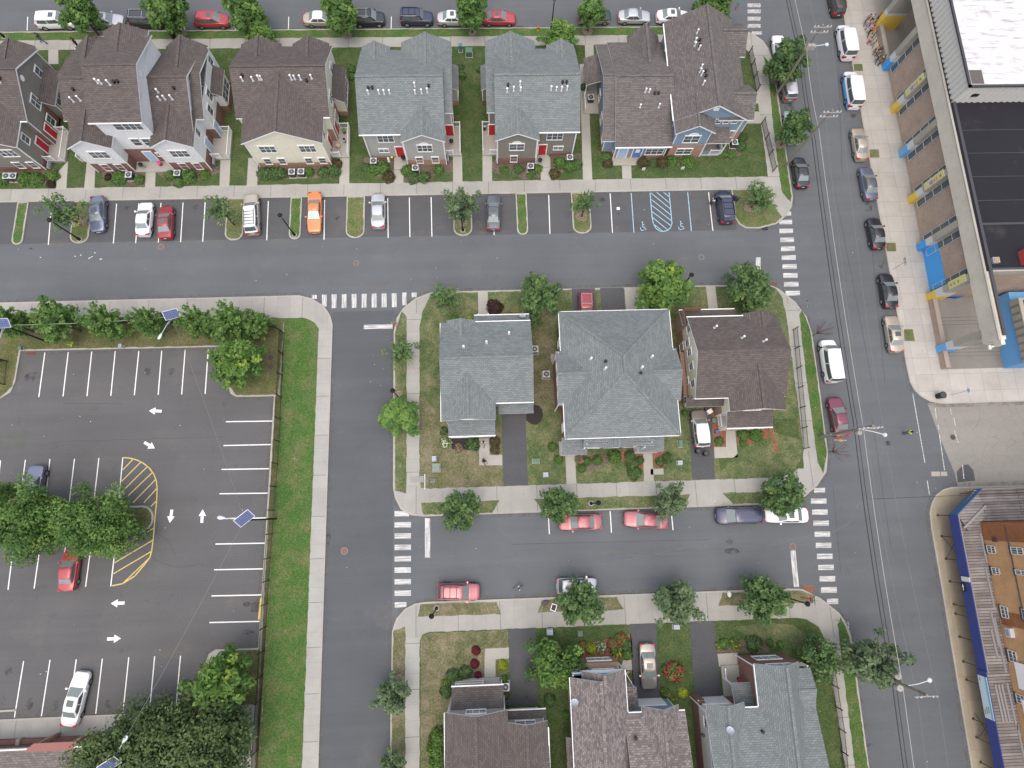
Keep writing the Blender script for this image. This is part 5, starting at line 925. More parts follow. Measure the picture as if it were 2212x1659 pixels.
TAIL = mat('tail lamp red', (.45, .02, .03), .3, .5); HEAD = mat('head lamp clear', (.66, .68, .7), .15, .6); PLASTIC = mat('black plastic', (.025, .025, .027), .6); SHADE = mat('windscreen sunshade', (.25, .55, .62), .35, .5, .3)
# fractions along the length from the nose: cowl, roof front, roof rear, deck; heights; widths
KIND = dict(sedan=(4.75, 1.8, 1.45, .27, .44, .70, .85, .93, .98), coupe=(4.6, 1.76, 1.36, .31, .47, .66, .82, .90, .95), suv=(4.65, 1.86, 1.72, .25, .40, .90, .985, 1.06, 1.05), hatch=(4.4, 1.8, 1.62, .23, .39, .86, .975, .99, 1.0), van=(5.3, 1.98, 2.05, .15, .28, .955, .992, 1.12, 1.1), minivan=(5.0, 1.92, 1.72, .2, .36, .92, .988, 1.02, 1.02), boxsuv=(4.6, 1.84, 1.78, .29, .38, .95, .992, 1.1, 1.06))
def spline(xs, ys, x):
    for i in range(len(xs)-1):
        if x <= xs[i+1]:
            t = (x-xs[i])/(xs[i+1]-xs[i]); t = t*t*(3-2*t) if False else t
            return ys[i]+(ys[i+1]-ys[i])*t
    return ys[-1]
def car(kind, col, label, x, y, ang, L=None, cat='car', sun=0, rack=0, roofc=None, low=None, shade=0, tails=TAIL, wsc=1, doors=0, name='parked_car', group='parked cars', rimc=None):
    """ang: heading in degrees, the nose points that way; parts built at the origin with the nose at +x"""
    L0, W, Hh, f1, f2, f3, f4, zb, zd = KIND[kind]; L = L or L0; p = CP[col]; lowp = CP[low] if low else p
    o = thing(name, label, cat, (x, y, .004), group, math.radians(ang))
    X = lambda f: L/2-f*L
    hw = W/2
    # lower body loft
    fr = [0, .012, .035, .08, .15, f1*.8, f1, f2, (f2+f3)/2, f3, f4, min(f4+.03, .985), .988, 1] if kind in ('sedan', 'coupe') else [0, .012, .035, .08, .15, f1*.85, f1, f2, (f2+f3)/2, f3, .965, .99, 1]
    fr = sorted(set(round(v, 4) for v in fr))
    def half(f): return hw*spline([0, .012, .035, .09, .18, .5, .85, .95, .985, 1], [.55, .74, .85, .945, .985, 1, .985, .94, .86, .74], f)
    nose = .66 if kind not in ('van', 'boxsuv', 'suv') else .84
    def top(f):
        if kind in ('sedan', 'coupe'): return spline([0, .012, .04, .15, f1, f4, .97, .99, 1], [.52, nose-.02, nose+.06, zb-.12, zb, zd, zd-.02, zd-.1, .6], f)
        return spline([0, .012, .04, .12, f1, .97, 1], [.55, nose, nose+.1, zb-.1, zb, zb, .7], f)
    b = MB(); rings = []
    prof = ((-.9, .2), (-1, .36), (-1.0, .55), (-.985, .8), (-.93, .95), (-.8, 1.0), (-.42, 1.025), (0, 1.035), (.42, 1.025), (.8, 1.0), (.93, .95), (.985, .8), (1.0, .55), (1, .36), (.9, .2))
    for f in fr:
        h, t = half(f), top(f); rings.append([(X(f), h*u, .2+(t-.2)*max(0, (v-.2)/.8) if v > .2 else .2) for u, v in prof])
    n0 = len(b.v); k = len(prof)
    for r in rings: b.v += r
    for i in range(len(rings)-1):
        for j in range(k-1):
            m_ = 1 if (j in (0, 1, k-2, k-3) and low) or (low and j in (2, k-4)) else 0
            b.f.append((n0+i*k+j, n0+(i+1)*k+j, n0+(i+1)*k+j+1, n0+i*k+j+1)); b.m.append(m_ if m_ else (2 if j in (0, k-2) else 0))
    b.f += [tuple(n0+j for j in range(k)), tuple(n0+(len(rings)-1)*k+k-1-j for j in range(k))]; b.m += [0, 0]
    # cabin
    zbl = zb-.03; zr = Hh; cb, cr = hw*.9, hw*(.72 if kind in ('sedan', 'coupe') else .79 if kind != 'van' else .86)
    def ring(fa, fb, w, z, ws=.92): return [(X(fa), -w*ws, z), (X(fa)+.05, 0, z), (X(fa), w*ws, z), (X(fa*.75+fb*.25), w, z), (X((fa+fb)/2), w*1.015, z), (X(fa*.25+fb*.75), w, z), (X(fb), w*.9, z), (X(fb)-.04, 0, z), (X(fb), -w*.9, z), (X(fa*.25+fb*.75), -w, z), (X((fa+fb)/2), -w*1.015, z), (X(fa*.75+fb*.25), -w, z)]
    R = [ring(f1, f4, cb, zbl), ring(f2, f3, cr, zr-.07), ring(f2+.025, f3-.02, cr*.88, zr-.015), ring(f2+.1, f3-.1, cr*.5, zr)]
    for A, Bq in zip(R, R[1:]):
        for j in range(12):
            j2 = (j+1) % 12; b.face([A[j], A[j2], Bq[j2], Bq[j]], 3)
    b.face(R[-1], 3)
    body = b.build('body', [p, lowp, PLASTIC, CP[roofc] if roofc else p], o); body.data.polygons.foreach_set('use_smooth', [True]*len(body.data.polygons))
    me = body.data; me.validate(); 
    bm = bmesh.new(); bm.from_mesh(me); bmesh.ops.remove_doubles(bm, verts=bm.verts, dist=.0005); bmesh.ops.recalc_face_normals(bm, faces=bm.faces); bm.to_mesh(me); bm.free()
    try: me.set_sharp_from_angle(angle=math.radians(38))
    except Exception: pass
    # glass on the cabin planes
    def quad(a, b2, c, d, e, nm, m=SCREENGL, u0=.0, u1=1.0, v0=.08, v1=.92):
        a, b2, c, d = map(Vector, (a, b2, c, d)); P = lambda u, v: (a*(1-u)+b2*u)*(1-v)+(d*(1-u)+c*u)*v
        n = (b2-a).cross(d-a).normalized()*e; q = MB(); pts = [P(u0, v0)+n, P(u1, v0)+n, P(u1, v1)+n, P(u0, v1)+n]
        q.face(pts); q.face([pts[3]-n*1.5, pts[2]-n*1.5, pts[1]-n*1.5, pts[0]-n*1.5]); return q.build(nm, m, o)
    B0, B1 = R[0], R[1]
    def wide(i0, i1, i2, nm, m=SCREENGL, v0=.06, v1=.97, k=.95):
        q = MB()
        for a_, b_ in ((i0, i1), (i1, i2)):
            pa, pb, pc, pd = (Vector(v) for v in (B0[a_], B0[b_], B1[b_], B1[a_])); n = (pb-pa).cross(pd-pa).normalized()*.012
            P = lambda u, v: (pa*(1-u)+pb*u)*(1-v)+(pd*(1-u)+pc*u)*v
            ua, ub = ((1-k), 1) if a_ == i0 else (0, k)
            q.face([P(ua, v0)+n, P(ub, v0)+n, P(ub, v1)+n, P(ua, v1)+n])
        return q.build(nm, m, o)
    wide(0, 1, 2, 'windshield', SHADE if shade else WSGL); wide(6, 7, 8, 'rear_window', WSGL if kind in ('sedan', 'coupe') else SCREENGL, v0=.1 if kind in ('sedan', 'coupe') else .25)
    for sg in (0, 1):
        idx = ((2, 3, 4, 5, 6) if not sg else (8, 9, 10, 11, 0))
        for a_, b_, u0, u1 in ((idx[0], idx[1], .42, 1), (idx[1], idx[2], 0, .93), (idx[2], idx[3], .05, 1), (idx[3], idx[4], 0, .62 if kind in ('sedan', 'coupe') else .85)):
            if a_ in (idx[0], idx[2]) or True:
                quad(B0[a_], B0[b_], B1[b_], B1[a_], .012, 'side_window', SCREENGL, u0, u1, .12, .86)
    # wheels with rims
    wr = .33 if kind in ('sedan', 'coupe', 'hatch', 'minivan') else .37
    for fx in (.185, .795):
        for sg in (-1, 1):
            w_ = MB(); n = 18; yo = sg*(hw+.012); yi = sg*(hw-.2)
            pa = [(X(fx)+wr*math.cos(6.2832*i/n), wr+wr*math.sin(6.2832*i/n)) for i in range(n)]; pr = [(X(fx)+wr*.68*math.cos(6.2832*i/n), wr+wr*.68*math.sin(6.2832*i/n)) for i in range(n)]
            for i in range(n):
                j = (i+1) % n; w_.face([(pa[i][0], yi, pa[i][1]), (pa[j][0], yi, pa[j][1]), (pa[j][0], yo, pa[j][1]), (pa[i][0], yo, pa[i][1])]); w_.face([(pa[i][0], yo, pa[i][1]), (pa[j][0], yo, pa[j][1]), (pr[j][0], yo, pr[j][1]), (pr[i][0], yo, pr[i][1])])
            wh = w_.build('wheel', RUBBER, o); q = MB(); q.face([(x_, yo-sg*.012, z_) for x_, z_ in pr]); 
            for s_ in range(5): a_ = 6.2832*s_/5; q.face([(X(fx)+wr*r_*math.cos(a_+d_), yo-sg*.006, wr+wr*r_*math.sin(a_+d_)) for r_, d_ in ((.2, 0), (.62, .42), (.62, .84))], 1)
            q.build('rim', [RIM, DGREY], wh)
    for sg in (-1, 1):
        h = MB(); t = top(.03); hx = half(.035)
        h.face([(X(.012), sg*hx*.45, t-.14), (X(.03), sg*hx*.84, t-.12), (X(.075), sg*half(.075)*.985, t-.06), (X(.075), sg*half(.075)*.9, t+.03), (X(.03), sg*hx*.7, t+.02), (X(.018), sg*hx*.45, t-.02)]); h.face(list(reversed([(v[0]-.02, v[1], v[2]-.01) for v in h.v[:6]]))); h.build('headlight', HEAD, o)
        t_ = MB(); zt = (zd if kind in ('sedan', 'coupe') else zb)-.03; zl = zt-.2 if kind in ('sedan', 'coupe', 'hatch') else zt-.42
        x1, x2 = X(1.0)-.004, X(.955); ya = half(.99)*.5; yb_ = half(.985)*1.0; yc = half(.955)+.012
        t_.face([(x1+.01, sg*ya, zl), (x1+.03, sg*yb_, zl), (x1+.03, sg*yb_, zt-.02), (x1+.03, sg*ya, zt-.02)]); t_.face([(x1+.03, sg*yb_, zl), (x2, sg*yc, zl), (x2, sg*yc, zt-.02), (x1+.03, sg*yb_, zt-.02)]); t_.face([(x1+.03, sg*ya, zt-.02), (x1+.03, sg*yb_, zt-.02), (x2, sg*yc, zt-.02), (x2, sg*yc*.86, zt+.012), (x1+.05, sg*ya, zt)]); t_.build('taillight', tails, o)
        mr = MB(); mx = X(f1+.045); mr.box(mx-.1, mx+.08, sg*(hw+.1)-.09, sg*(hw+.1)+.09, zb+.0, zb+.14); mr.box(mx-.03, mx+.03, min(sg*hw*.88, sg*hw*1.03), max(sg*hw*.88, sg*hw*1.03), zb+.02, zb+.06); mr.build('side_mirror', p if kind != 'van' else PLASTIC, o)
    q = MB(); q.box(X(.002), X(.002)+.012, -.26, .26, .38, .5); q.box(X(0)-.005, X(0)+.01, -.45, .45, .52, .62, 1); q.build('front_grille', [WHITE, PLASTIC], o)
    q = MB(); q.box(X(1)-.012, X(1), -.17, .17, .62, .73); q.build('number_plate', OFFW, o)
    if sun: q = MB(); q.box(X(f2+.17), X(f2+.05), -.36, .36, zr-.012, zr+.006); q.build('sunroof', SCREENGL, o)
    if rack:
        q = MB()
        for sg in (-1, 1): q.box(X(f3-.04), X(f2+.08), sg*cr*.82-.025, sg*cr*.82+.025, zr+.0, zr+.06)
        for i in range(rack): fx = f2+.14+(f3-f2-.2)*i/max(1, rack-1); q.box(X(fx)-.03, X(fx)+.03, -cr*.82, cr*.82, zr+.02, zr+.055)
        q.build('roof_rack', PLASTIC if rack != 2 else GREY, o)
    if kind == 'van':
        q = MB()
        for i in range(9): q.box(X(f3-.02), X(f2+.04), -cr*.8+cr*1.6*i/8-.012, -cr*.8+cr*1.6*i/8+.012, zr-.012, zr+.012)
        q.build('roof_rib', CP[roofc] if roofc else p, o)
    for sg in [(-1,), (-1, 1)][doors-1] if doors else ():
        q = MB(); a_ = Vector((X(f1+.04), sg*(hw-.02), .35)); d_ = Vector((-.45*1.0, sg*.9, 0)).normalized(); e_ = a_+d_*1.0
        q.bar((a_.x, a_.y, .7), (e_.x, e_.y, .7), .07, .7); q.bar((a_.x, a_.y, 1.3), (e_.x, e_.y, 1.25), .05, .4, 1); q.build('open_door', [p, SCREENGL], o)
    return o
def between(front, rear, z=.6):
    fx, fy = T(*front, z); rx, ry = T(*rear, z); return (fx+rx)/2, (fy+ry)/2, math.degrees(math.atan2(fy-ry, fx-rx)), math.hypot(fx-rx, fy-ry)
def pcar(kind, col, label, front, rear, fixlen=True, ang=None, **kw):
    x, y, a, L = between(front, rear)
    return car(kind, col, label, x, y, a if ang is None else ang, max(4.1, min(5.7, L)) if fixlen else None, **kw)
YT = 65.72
def top(kind, col, label, cx0, x0, cx1, x1, L=None, **kw):
    a, _ = T(cx0, 0, x0, 190, .7); b_, _ = T(cx1, 0, x1, 190, .7)
    if L: a = b_-L if x0 is None else a; b_ = a+L
    return car(kind, col, label, (a+b_)/2, YT+random.uniform(-.08, .08), random.uniform(-1, 1), b_-a, **kw)
top('suv', 'white', 'white crossover parked at far left of the top street', 0, 312, 0, 655, sun=1)
top('sedan', 'silver', 'silver saloon with sunroof half hidden by a tree on the top street', 0, 770, 0, 1062, sun=1)
top('boxsuv', 'black', 'boxy black off-roader with roof rack behind a tree on the top street', 0, 1120, 0, 1420, rack=2)
top('hatch', 'red', 'red crossover with sunroof parked alone on the top street', 0, 1675, 0, 1975, sun=1)
top('sedan', 'champagne', 'champagne saloon behind the tree right of the bare stretch on top street', 1, 408, 1, 715, roofc='white')
top('suv', 'black', 'black sport utility car with silver roof bars right of the champagne saloon', 1, 838, 1, 1112, rack=2)
top('boxsuv', 'navy', 'very dark sport utility car ahead of the light saloon with sunroof', 1, 1245, 1, 1530, rack=3)
top('sedan', 'silver', 'light silver saloon with dark sunroof behind the bright red saloon', 1, 1567, 1, 1855, sun=1, roofc='white')
top('sedan', 'red', 'bright red saloon with sunroof on the top street', 1, 1953, 2, 32, sun=1)
top('boxsuv', 'green', 'dark green off-roader with beige lower trim behind a small round tree', 2, 572, 2, 858, low='champagne')
top('sedan', 'silver', 'silver saloon in clear view between two trees on the top street', 2, 922, 2, 1203)
top('sedan', 'white', 'white saloon partly hidden by the peak of the blue corner house', 2, 1253, 2, 1540, sun=1)
top('sedan', 'white', 'white saloon behind the corner house roof near the stop sign', 2, 1595, 2, 1875)
pcar('sedan', 'bluegrey', 'blue grey saloon parked nose out beside the first wide island', (0, 1, 845, 345), (0, 1, 850, 42), sun=1)
pcar('sedan', 'white', 'white saloon parked beside the small dark red saloon', (0, 1, 1265, 90), (0, 1, 1238, 380))
pcar('sedan', 'darkred', 'small dark red saloon with sunroof beside a white saloon', (0, 1, 1437, 122), (0, 1, 1432, 405), sun=1)
pcar('suv', 'champagne', 'beige sport utility car with white roof and rack between island and stall', (0, 1, 2172, 18), (0, 1, 2185, 368), roofc='white', rack=5)
pcar('coupe', 'orange', 'bright orange coupe with blue windscreen sunshade', (1, 1, 503, 350), (1, 1, 512, 8), shade=1)
pcar('sedan', 'silver', 'silver saloon parked alone beside a wide grassy island', (1, 1, 1055, 10), (1, 1, 1057, 312))
pcar('sedan', 'grey', 'dark grey saloon with red tail lights near the slim island', (1, 1, 2055, 20), (1, 1, 2050, 328), sun=1)
pcar('minivan', 'navy', 'navy minivan with open doors at the grassy corner island', (2, 1, 1815, -12), (2, 1, 1862, 272), doors=2, rack=3)
pcar('suv', 'darkred', 'dark red sport utility car in the driveway of the hipped roof house', (2, 1, 640, 1120), (2, 1, 632, 885), ang=-92, rack=2)
pcar('suv', 'gold', 'champagne people carrier with pale roof in the cream house driveway', (2, 2, 1602, 228), (2, 2, 1642, 548), roofc='white')
pcar('sedan', 'rose', 'rose red saloon under the left tree on the lower street', (2, 2, 400, 1198), (2, 2, 770, 1190))
pcar('sedan', 'rose', 'rose red saloon partly under a tree next to the navy minivan', (2, 2, 963, 1162), (2, 2, 1338, 1188))
pcar('minivan', 'navy', 'navy minivan parked along the lower street', (2, 2, 1760, 1142), (2, 2, 2160, 1130))
pcar('sedan', 'white', 'white saloon with sunroof under the corner tree', (2, 2, 2185, 1130), (3, 2, 340, 1132), sun=1)
pcar('suv', 'rose', 'rose red sport utility car with roof bars on the lower street south side', (1, 3, 1937, 135), (1, 3, 1568, 132), rack=3)
pcar('hatch', 'silver', 'silver hatchback with red tail lamps under a tree on lower street', (2, 3, 737, 85), (2, 3, 383, 85), low='grey')
pcar('sedan', 'gold', 'grey gold saloon with sunroof in the driveway of the blue sided house', (2, 3, 1188, 980), (2, 3, 1162, 580), sun=1, roofc='champagne')
pcar('suv', 'bluegrey', 'dark blue off-roader half covered by the large car park tree', (0, 2, 333, 700), (0, 2, 262, 1085))
pcar('sedan', 'red', 'red saloon nosed under the car park island tree', (0, 2, 628, 1425), (0, 3, 580, 128))
pcar('sedan', 'white', 'white saloon with dark sunroof alone at the bottom of the car park', (0, 3, 718, 825), (0, 3, 600, 1295), sun=1)
pcar('boxsuv', 'brown', 'dark brown off-roader cut by the top edge on the school street', (3, 0, 545, -170), (3, 0, 610, 148))
pcar('van', 'white', 'white passenger van parked at the school kerb', (3, 0, 643, 228), (3, 0, 692, 512), cat='van', name='parked_van')
pcar('van', 'white', 'blue and white passenger van at the school kerb', (3, 0, 700, 628), (3, 0, 745, 935), cat='van', low='vanblue', name='parked_van')
pcar('sedan', 'beige', 'beige saloon behind the tree pit on the school side', (3, 0, 768, 1108), (3, 0, 812, 1385))
pcar('sedan', 'bluegrey', 'dark blue grey saloon on the school side with pale rear window', (3, 0, 838, 1445), (3, 1, 890, 70), roofc='grey')
pcar('sedan', 'black', 'black saloon with red tail lamp before the second tree pit', (3, 1, 905, 225), (3, 1, 955, 492))
pcar('sedan', 'black', 'black saloon with white sunshade in its windscreen', (3, 1, 1010, 705), (3, 1, 1062, 1003), shade=0)
pcar('sedan', 'beige', 'pale beige saloon with sunroof near the school south entrance', (3, 1, 1058, 1070), (3, 1, 1107, 1387), sun=1)
pcar('sedan', 'white', 'white car mostly hidden by the kerb tree opposite the vans', (3, 0, 80, 305), (3, 0, 125, 600), roofc='silver')
pcar('boxsuv', 'gold', 'silver brown off-roader with red lamps under the kerb tree', (3, 0, 140, 590), (3, 0, 187, 872), roofc='silver')
pcar('sedan', 'iceblue', 'pale blue car almost covered by a round kerb tree', (3, 0, 185, 960), (3, 0, 225, 1240))
pcar('sedan', 'black', 'black saloon below the round kerb tree beside a utility pole', (3, 0, 258, 1362), (3, 0, 300, 1622))
pcar('van', 'white', 'white cargo van beside the mid block fence', (3, 1, 503, 1280), (3, 1, 562, 1648), cat='van', name='parked_van')
pcar('sedan', 'maroon', 'maroon saloon beneath the leaning utility pole', (3, 2, 570, 115), (3, 2, 640, 455))
# ================================================================ trees and shrubs
def leafmat(name, c): 
    m = mat(name, c, .65, .15); t = NT(m); cc = t.mix(.55, c, t.ramp(t.noise(t.obj(), 1.7, 4, .7), (.3, BW(.55)), (.7, BW(1.5))), 'MULTIPLY'); t.color(cc)
    tr = t.n('BsdfTranslucent'); t.l(cc, tr.inputs[0]); mx = t.n('MixShader'); mx.inputs[0].default_value = .33; t.l(t.b.outputs[0], mx.inputs[1]); t.l(tr.outputs[0], mx.inputs[2]); t.l(mx.outputs[0], t.t.nodes['Material Output'].inputs[0]); return m
LEAF = dict(mid=[leafmat('leaf mid %d' % i, c) for i, c in enumerate(((.075, .15, .042), (.11, .2, .055), (.155, .26, .07), (.26, .36, .08)))],
    dark=[leafmat('leaf dark %d' % i, c) for i, c in enumerate(((.07, .13, .05), (.098, .17, .062), (.14, .22, .08), (.24, .33, .08)))],
    blue=[leafmat('leaf sage %d' % i, c) for i, c in enumerate(((.08, .13, .065), (.12, .18, .09), (.17, .235, .12), (.22, .29, .11)))],
    bright=[leafmat('leaf bright %d' % i, c) for i, c in enumerate(((.075, .15, .04), (.115, .21, .052), (.16, .27, .065), (.28, .4, .075)))],
    olive=[leafmat('leaf olive %d' % i, c) for i, c in enumerate(((.062, .1, .04), (.09, .135, .052), (.125, .18, .068), (.17, .22, .085)))])
def leaf(b, p, n, s, m):
    n = n.normalized(); a = n.cross(Vector((random.gauss(0, 1), random.gauss(0, 1), random.gauss(0, 1))))
    if a.length < 1e-3: return
    a.normalize(); c = n.cross(a); a = a*s; c = c*s*.62
    b.face([p-a, p-c*.9+a*.1, p+a, p+c*.9+a*.1], m)
def crown_mesh(kind, seed, n=4200, size=.17, spread=1.0, hr=1.15, lump=.28, clumps=46, yellow=.06, shoots=0, gap=.2):
    """unit-radius crown around the origin (radius 1 = metres scaled later); many leaf-sized faces in clumps"""
    rnd = random.Random(seed); random.seed(seed); b = MB(); cl = []
    for i in range(clumps):
        th = rnd.uniform(0, 6.283); u = rnd.uniform(-.85, 1); r = rnd.uniform(.42, .9)*(1+lump*rnd.uniform(-1, 1)); h = math.sqrt(1-min(1, u*u))
        cl.append((Vector((r*h*math.cos(th), r*h*math.sin(th), r*u*hr)), rnd.uniform(.17, .34), rnd.choice((0, 0, 1, 1, 1, 2, 2)) if rnd.random() > yellow else 3))
    for i in range(shoots):
        th = rnd.uniform(0, 6.283); u = rnd.uniform(.1, 1); h = math.sqrt(1-u*u); d = Vector((h*math.cos(th)*.75, h*math.sin(th)*.75, u*hr))
        for k in range(5): cl.append((d*(.75+.11*k), .12-.016*k, rnd.choice((1, 2))))
    cl.append((Vector((0, 0, 0)), .55, 0)); per = n/sum(c[1]**1.4 for c in cl)
    for c, r, m in cl:
        for k in range(int(per*r**1.4)):
            d = Vector((rnd.gauss(0, 1), rnd.gauss(0, 1), rnd.gauss(0, 1))); d.normalize(); q = rnd.random()**.45
            p = c+d*r*q; nn = d*.8+Vector((0, 0, .75))+Vector((rnd.gauss(0, .45), rnd.gauss(0, .45), rnd.gauss(0, .3)))
            mm = m if rnd.random() < .7 else min(2, max(0, m+rnd.choice((-1, 1)))) if m < 3 else rnd.choice((2, 3))
            leaf(b, p, nn, size*rnd.uniform(.7, 1.3), mm)
    return b
def limb_mesh(seed, hr=1.1, n=9, r0=.05):
    rnd = random.Random(seed); b = MB()
    b.path([(0, 0, -.75*hr), (.02, .01, -.1), (.0, .02, .45*hr)], [r0, r0*.7, r0*.25], 6)
    for i in range(n):
        a = 6.283*i/n+rnd.uniform(-.3, .3); z = rnd.uniform(-.55, .1)*hr; L = rnd.uniform(.55, .9)
        b.path([(0, 0, z), (L*.5*math.cos(a), L*.5*math.sin(a), z+.3), (L*math.cos(a+.15), L*math.sin(a+.15), z+.62)], [r0*.55, r0*.35, r0*.1], 5)
    return b
TT = {}
def template(ty):
    if ty in TT: return TT[ty]
    P = dict(maple=('mid', dict(n=5200, size=.10, hr=1.25, clumps=60, yellow=.0)), maple2=('dark', dict(n=5200, size=.10, hr=1.2, clumps=58, yellow=.03)), loose=('dark', dict(n=3600, size=.085, hr=1.1, clumps=60, lump=.42, yellow=.05, shoots=14)), loose2=('blue', dict(n=3200, size=.085, hr=1.1, clumps=58, lump=.45, yellow=.03, shoots=16)),
        bright=('bright', dict(n=5000, size=.085, hr=1.2, clumps=62, lump=.4, yellow=.09, shoots=8)), clear=('bright', dict(n=4200, size=.11, hr=1.0, clumps=46, lump=.3, yellow=0)), column=('mid', dict(n=4200, size=.08, hr=1.75, clumps=52, lump=.4, yellow=.02, shoots=18)), thin=('dark', dict(n=900, size=.09, hr=1.2, clumps=30, lump=.6, yellow=.06, shoots=8)),
        big=('mid', dict(n=17000, size=.042, hr=.8, clumps=120, lump=.35, yellow=.03)), bigdark=('olive', dict(n=32000, size=.034, hr=.75, clumps=210, lump=.3, yellow=.02, shoots=20)), willow=('bright', dict(n=5200, size=.07, hr=.8, clumps=70, lump=.4, yellow=.0)))[ty]
    b = crown_mesh(P[0], hash(ty) % 997 if False else sum(map(ord, ty)), **P[1]); hr = P[1]['hr']
    TT[ty] = (b.mesh('crown', LEAF[P[0]]), limb_mesh(sum(map(ord, ty))+5, hr).mesh('trunk', BARK), hr); return TT[ty]
def hz_(base, px):
    g = G(*px, 0); s = (g[0]*base[0]+g[1]*base[1])/(g[0]**2+g[1]**2); return CAMH*(1-s)
NTREE = [0]
def tree(ty, c, r, x, y, w, label, base=None, z=None, name='tree', group=None, h=None):
    px = tx(c, r, x, y)
    if base: B0 = T(*base); z = max(1.6, hz_(B0, px)); 
    else: z = z or 3.4; B0 = G(*px, z)
    a = G(px[0]-w/8, px[1], z); e = G(px[0]+w/8, px[1], z); R = math.dist(a, e)/2*1.06
    cm, tm, hr = template(ty); NTREE[0] += 1; random.seed(NTREE[0])
    o = thing(name, label, 'tree', (B0[0], B0[1], .14), group or 'street trees'); rot = random.uniform(0, 6.28); z -= .14
    hv = min(1.0, (z-.5)/(R*hr)) if z-.5 < R*hr else 1.0
    sx, sz = R, R*hv*(h or 1)
    cr = bpy.data.objects.new('crown', cm); COL.objects.link(cr); cr.parent = o; cr.location = (0, 0, z); cr.scale = (sx, sx*random.uniform(.92, 1.05), sz); cr.rotation_euler = (0, 0, rot)
    tr = MB(); r0 = .045*R+.03; tr.path([(0, 0, 0), (.02, .03, z*.5), (0, 0, z+sz*.3)], [r0*1.15, r0*.9, r0*.3], 7)
    lim = bpy.data.objects.new('limbs', tm); COL.objects.link(lim); q = tr.build('trunk', BARK, o); lim.parent = q; lim.location = (0, 0, z); lim.scale = (sx, sx, sz); lim.rotation_euler = (0, 0, rot)
    return o
# top street
tree('maple', 0, 0, 655, 105, 315, 'round street tree between the white crossover and silver saloon', (0, 0, 860, 312)); tree('maple', 0, 0, 1388, 105, 335, 'round street tree hiding the black boxy off-roader on the top verge', (0, 0, 1568, 298)); tree('maple', 0, 0, 2070, 85, 340, 'round street tree just right of the red crossover on the top verge', (0, 0, 2205, 275))
tree('maple', 1, 0, 690, 95, 335, 'round street tree over the nose of the champagne saloon', (1, 0, 790, 310)); tree('maple', 1, 0, 1848, 75, 285, 'round street tree over the silver saloon with sunroof', (1, 0, 1870, 288)); tree('maple', 2, 0, 712, 95, 220, 'small round street tree hiding the dark green off-roader', (2, 0, 652, 275)); tree('maple', 2, 0, 1745, 35, 310, 'street tree behind the peak of the blue corner house', z=4.2)
tree('bright', 1, 0, 40, 300, 230, 'bushy tree in front yard behind the cream house roof', z=2.2); tree('bright', 0, 0, 2190, 285, 150, 'low bushy green tree beside the top pavement near the red crossover', z=1.8); tree('bright', 2, 0, 415, 325, 300, 'bushy tree behind the dark taupe house at the top pavement', z=2.2)
# school street
tree('maple2', 3, 0, 160, 505, 330, 'dense round kerb tree over the silver brown off-roader', (3, 0, 62, 690)); tree('maple2', 3, 0, 235, 1090, 262, 'round kerb tree covering the pale blue car', (3, 0, 108, 1258))
tree('thin', 2, 1, 2180, 90, 270, 'thin young tree on the grassy corner island', (2, 1, 2065, 135), group='young island trees'); tree('thin', 0, 1, 530, 195, 290, 'thin young tree leaning over an empty stall by the lamp post', (0, 1, 705, 290), group='young island trees'); tree('thin', 0, 1, 1905, 165, 240, 'thin young tree on the island beside the beige sport utility car', (0, 1, 2030, 290), group='young island trees'); tree('loose2', 1, 1, 1785, 115, 285, 'young tree with lamp post on the island near the dark grey saloon', (1, 1, 1792, 262), group='young island trees'); tree('thin', 2, 1, 655, 110, 200, 'thin young tree on the island left of the accessible bays', (2, 1, 600, 215), group='young island trees')
# fence row by the car park
for x, w, lab in ((85, 290, 'first upright tree from the left behind the car park fence'), (520, 400, 'second upright tree in the car park fence row, a broad one'), (930, 330, 'third upright tree in the car park fence row'), (1290, 270, 'slim upright tree left of the solar lamp panel'), (1730, 310, 'tall upright tree right of the solar lamp panel'), (2010, 360, 'last upright tree of the fence row beside the bright maple')): tree('column', 0, 1, x, 1130, w*.95, lab, z=3.5, group='upright trees along the car park fence')
tree('column', 1, 1, 20, 1150, 250, 'upright tree at the right end of the fence row', z=2.4, group='upright trees along the car park fence')
tree('bright', 0, 1, 2040, 1470, 430, 'bright yellow green maple on the upper right car park corner', z=3.6, group='car park trees', h=1.1); tree('big', 0, 2, 270, 1190, 630, 'largest broad tree on the car park island', z=4.2, group='car park trees'); tree('big', 0, 2, 865, 1225, 600, 'broad tree at the rounded end of the car park island', z=3.8, group='car park trees'); tree('big', 0, 2, 10, 960, 260, 'tree cut by the left edge at the car park island', z=3, group='car park trees')
tree('bright', 0, 3, 1940, 890, 470, 'yellow green tree on the lower right car park corner', z=4.2, group='car park trees', h=1.2); tree('bigdark', 0, 3, 1180, 1560, 900, 'dark spreading tree over the low building at bottom left', z=4.6, group='dark trees at the bottom left'); tree('bigdark', 0, 3, 1680, 1500, 900, 'dark spreading tree beside the bottom fence and verge', z=4.4, group='dark trees at the bottom left')
# left street verge
tree('thin', 1, 1, 1250, 1385, 250, 'thin young tree on the verge near the stop sign', z=1.9); tree('clear', 1, 2, 1222, 375, 330, 'bright green round tree on the left street verge', (1, 2, 1245, 300)); tree('loose2', 1, 3, 1178, 1030, 300, 'grey green tree on the lower left street verge', z=2.6); tree('loose2', 1, 3, 1175, 1640, 240, 'grey green tree cut by the bottom edge on the verge', z=2.6)
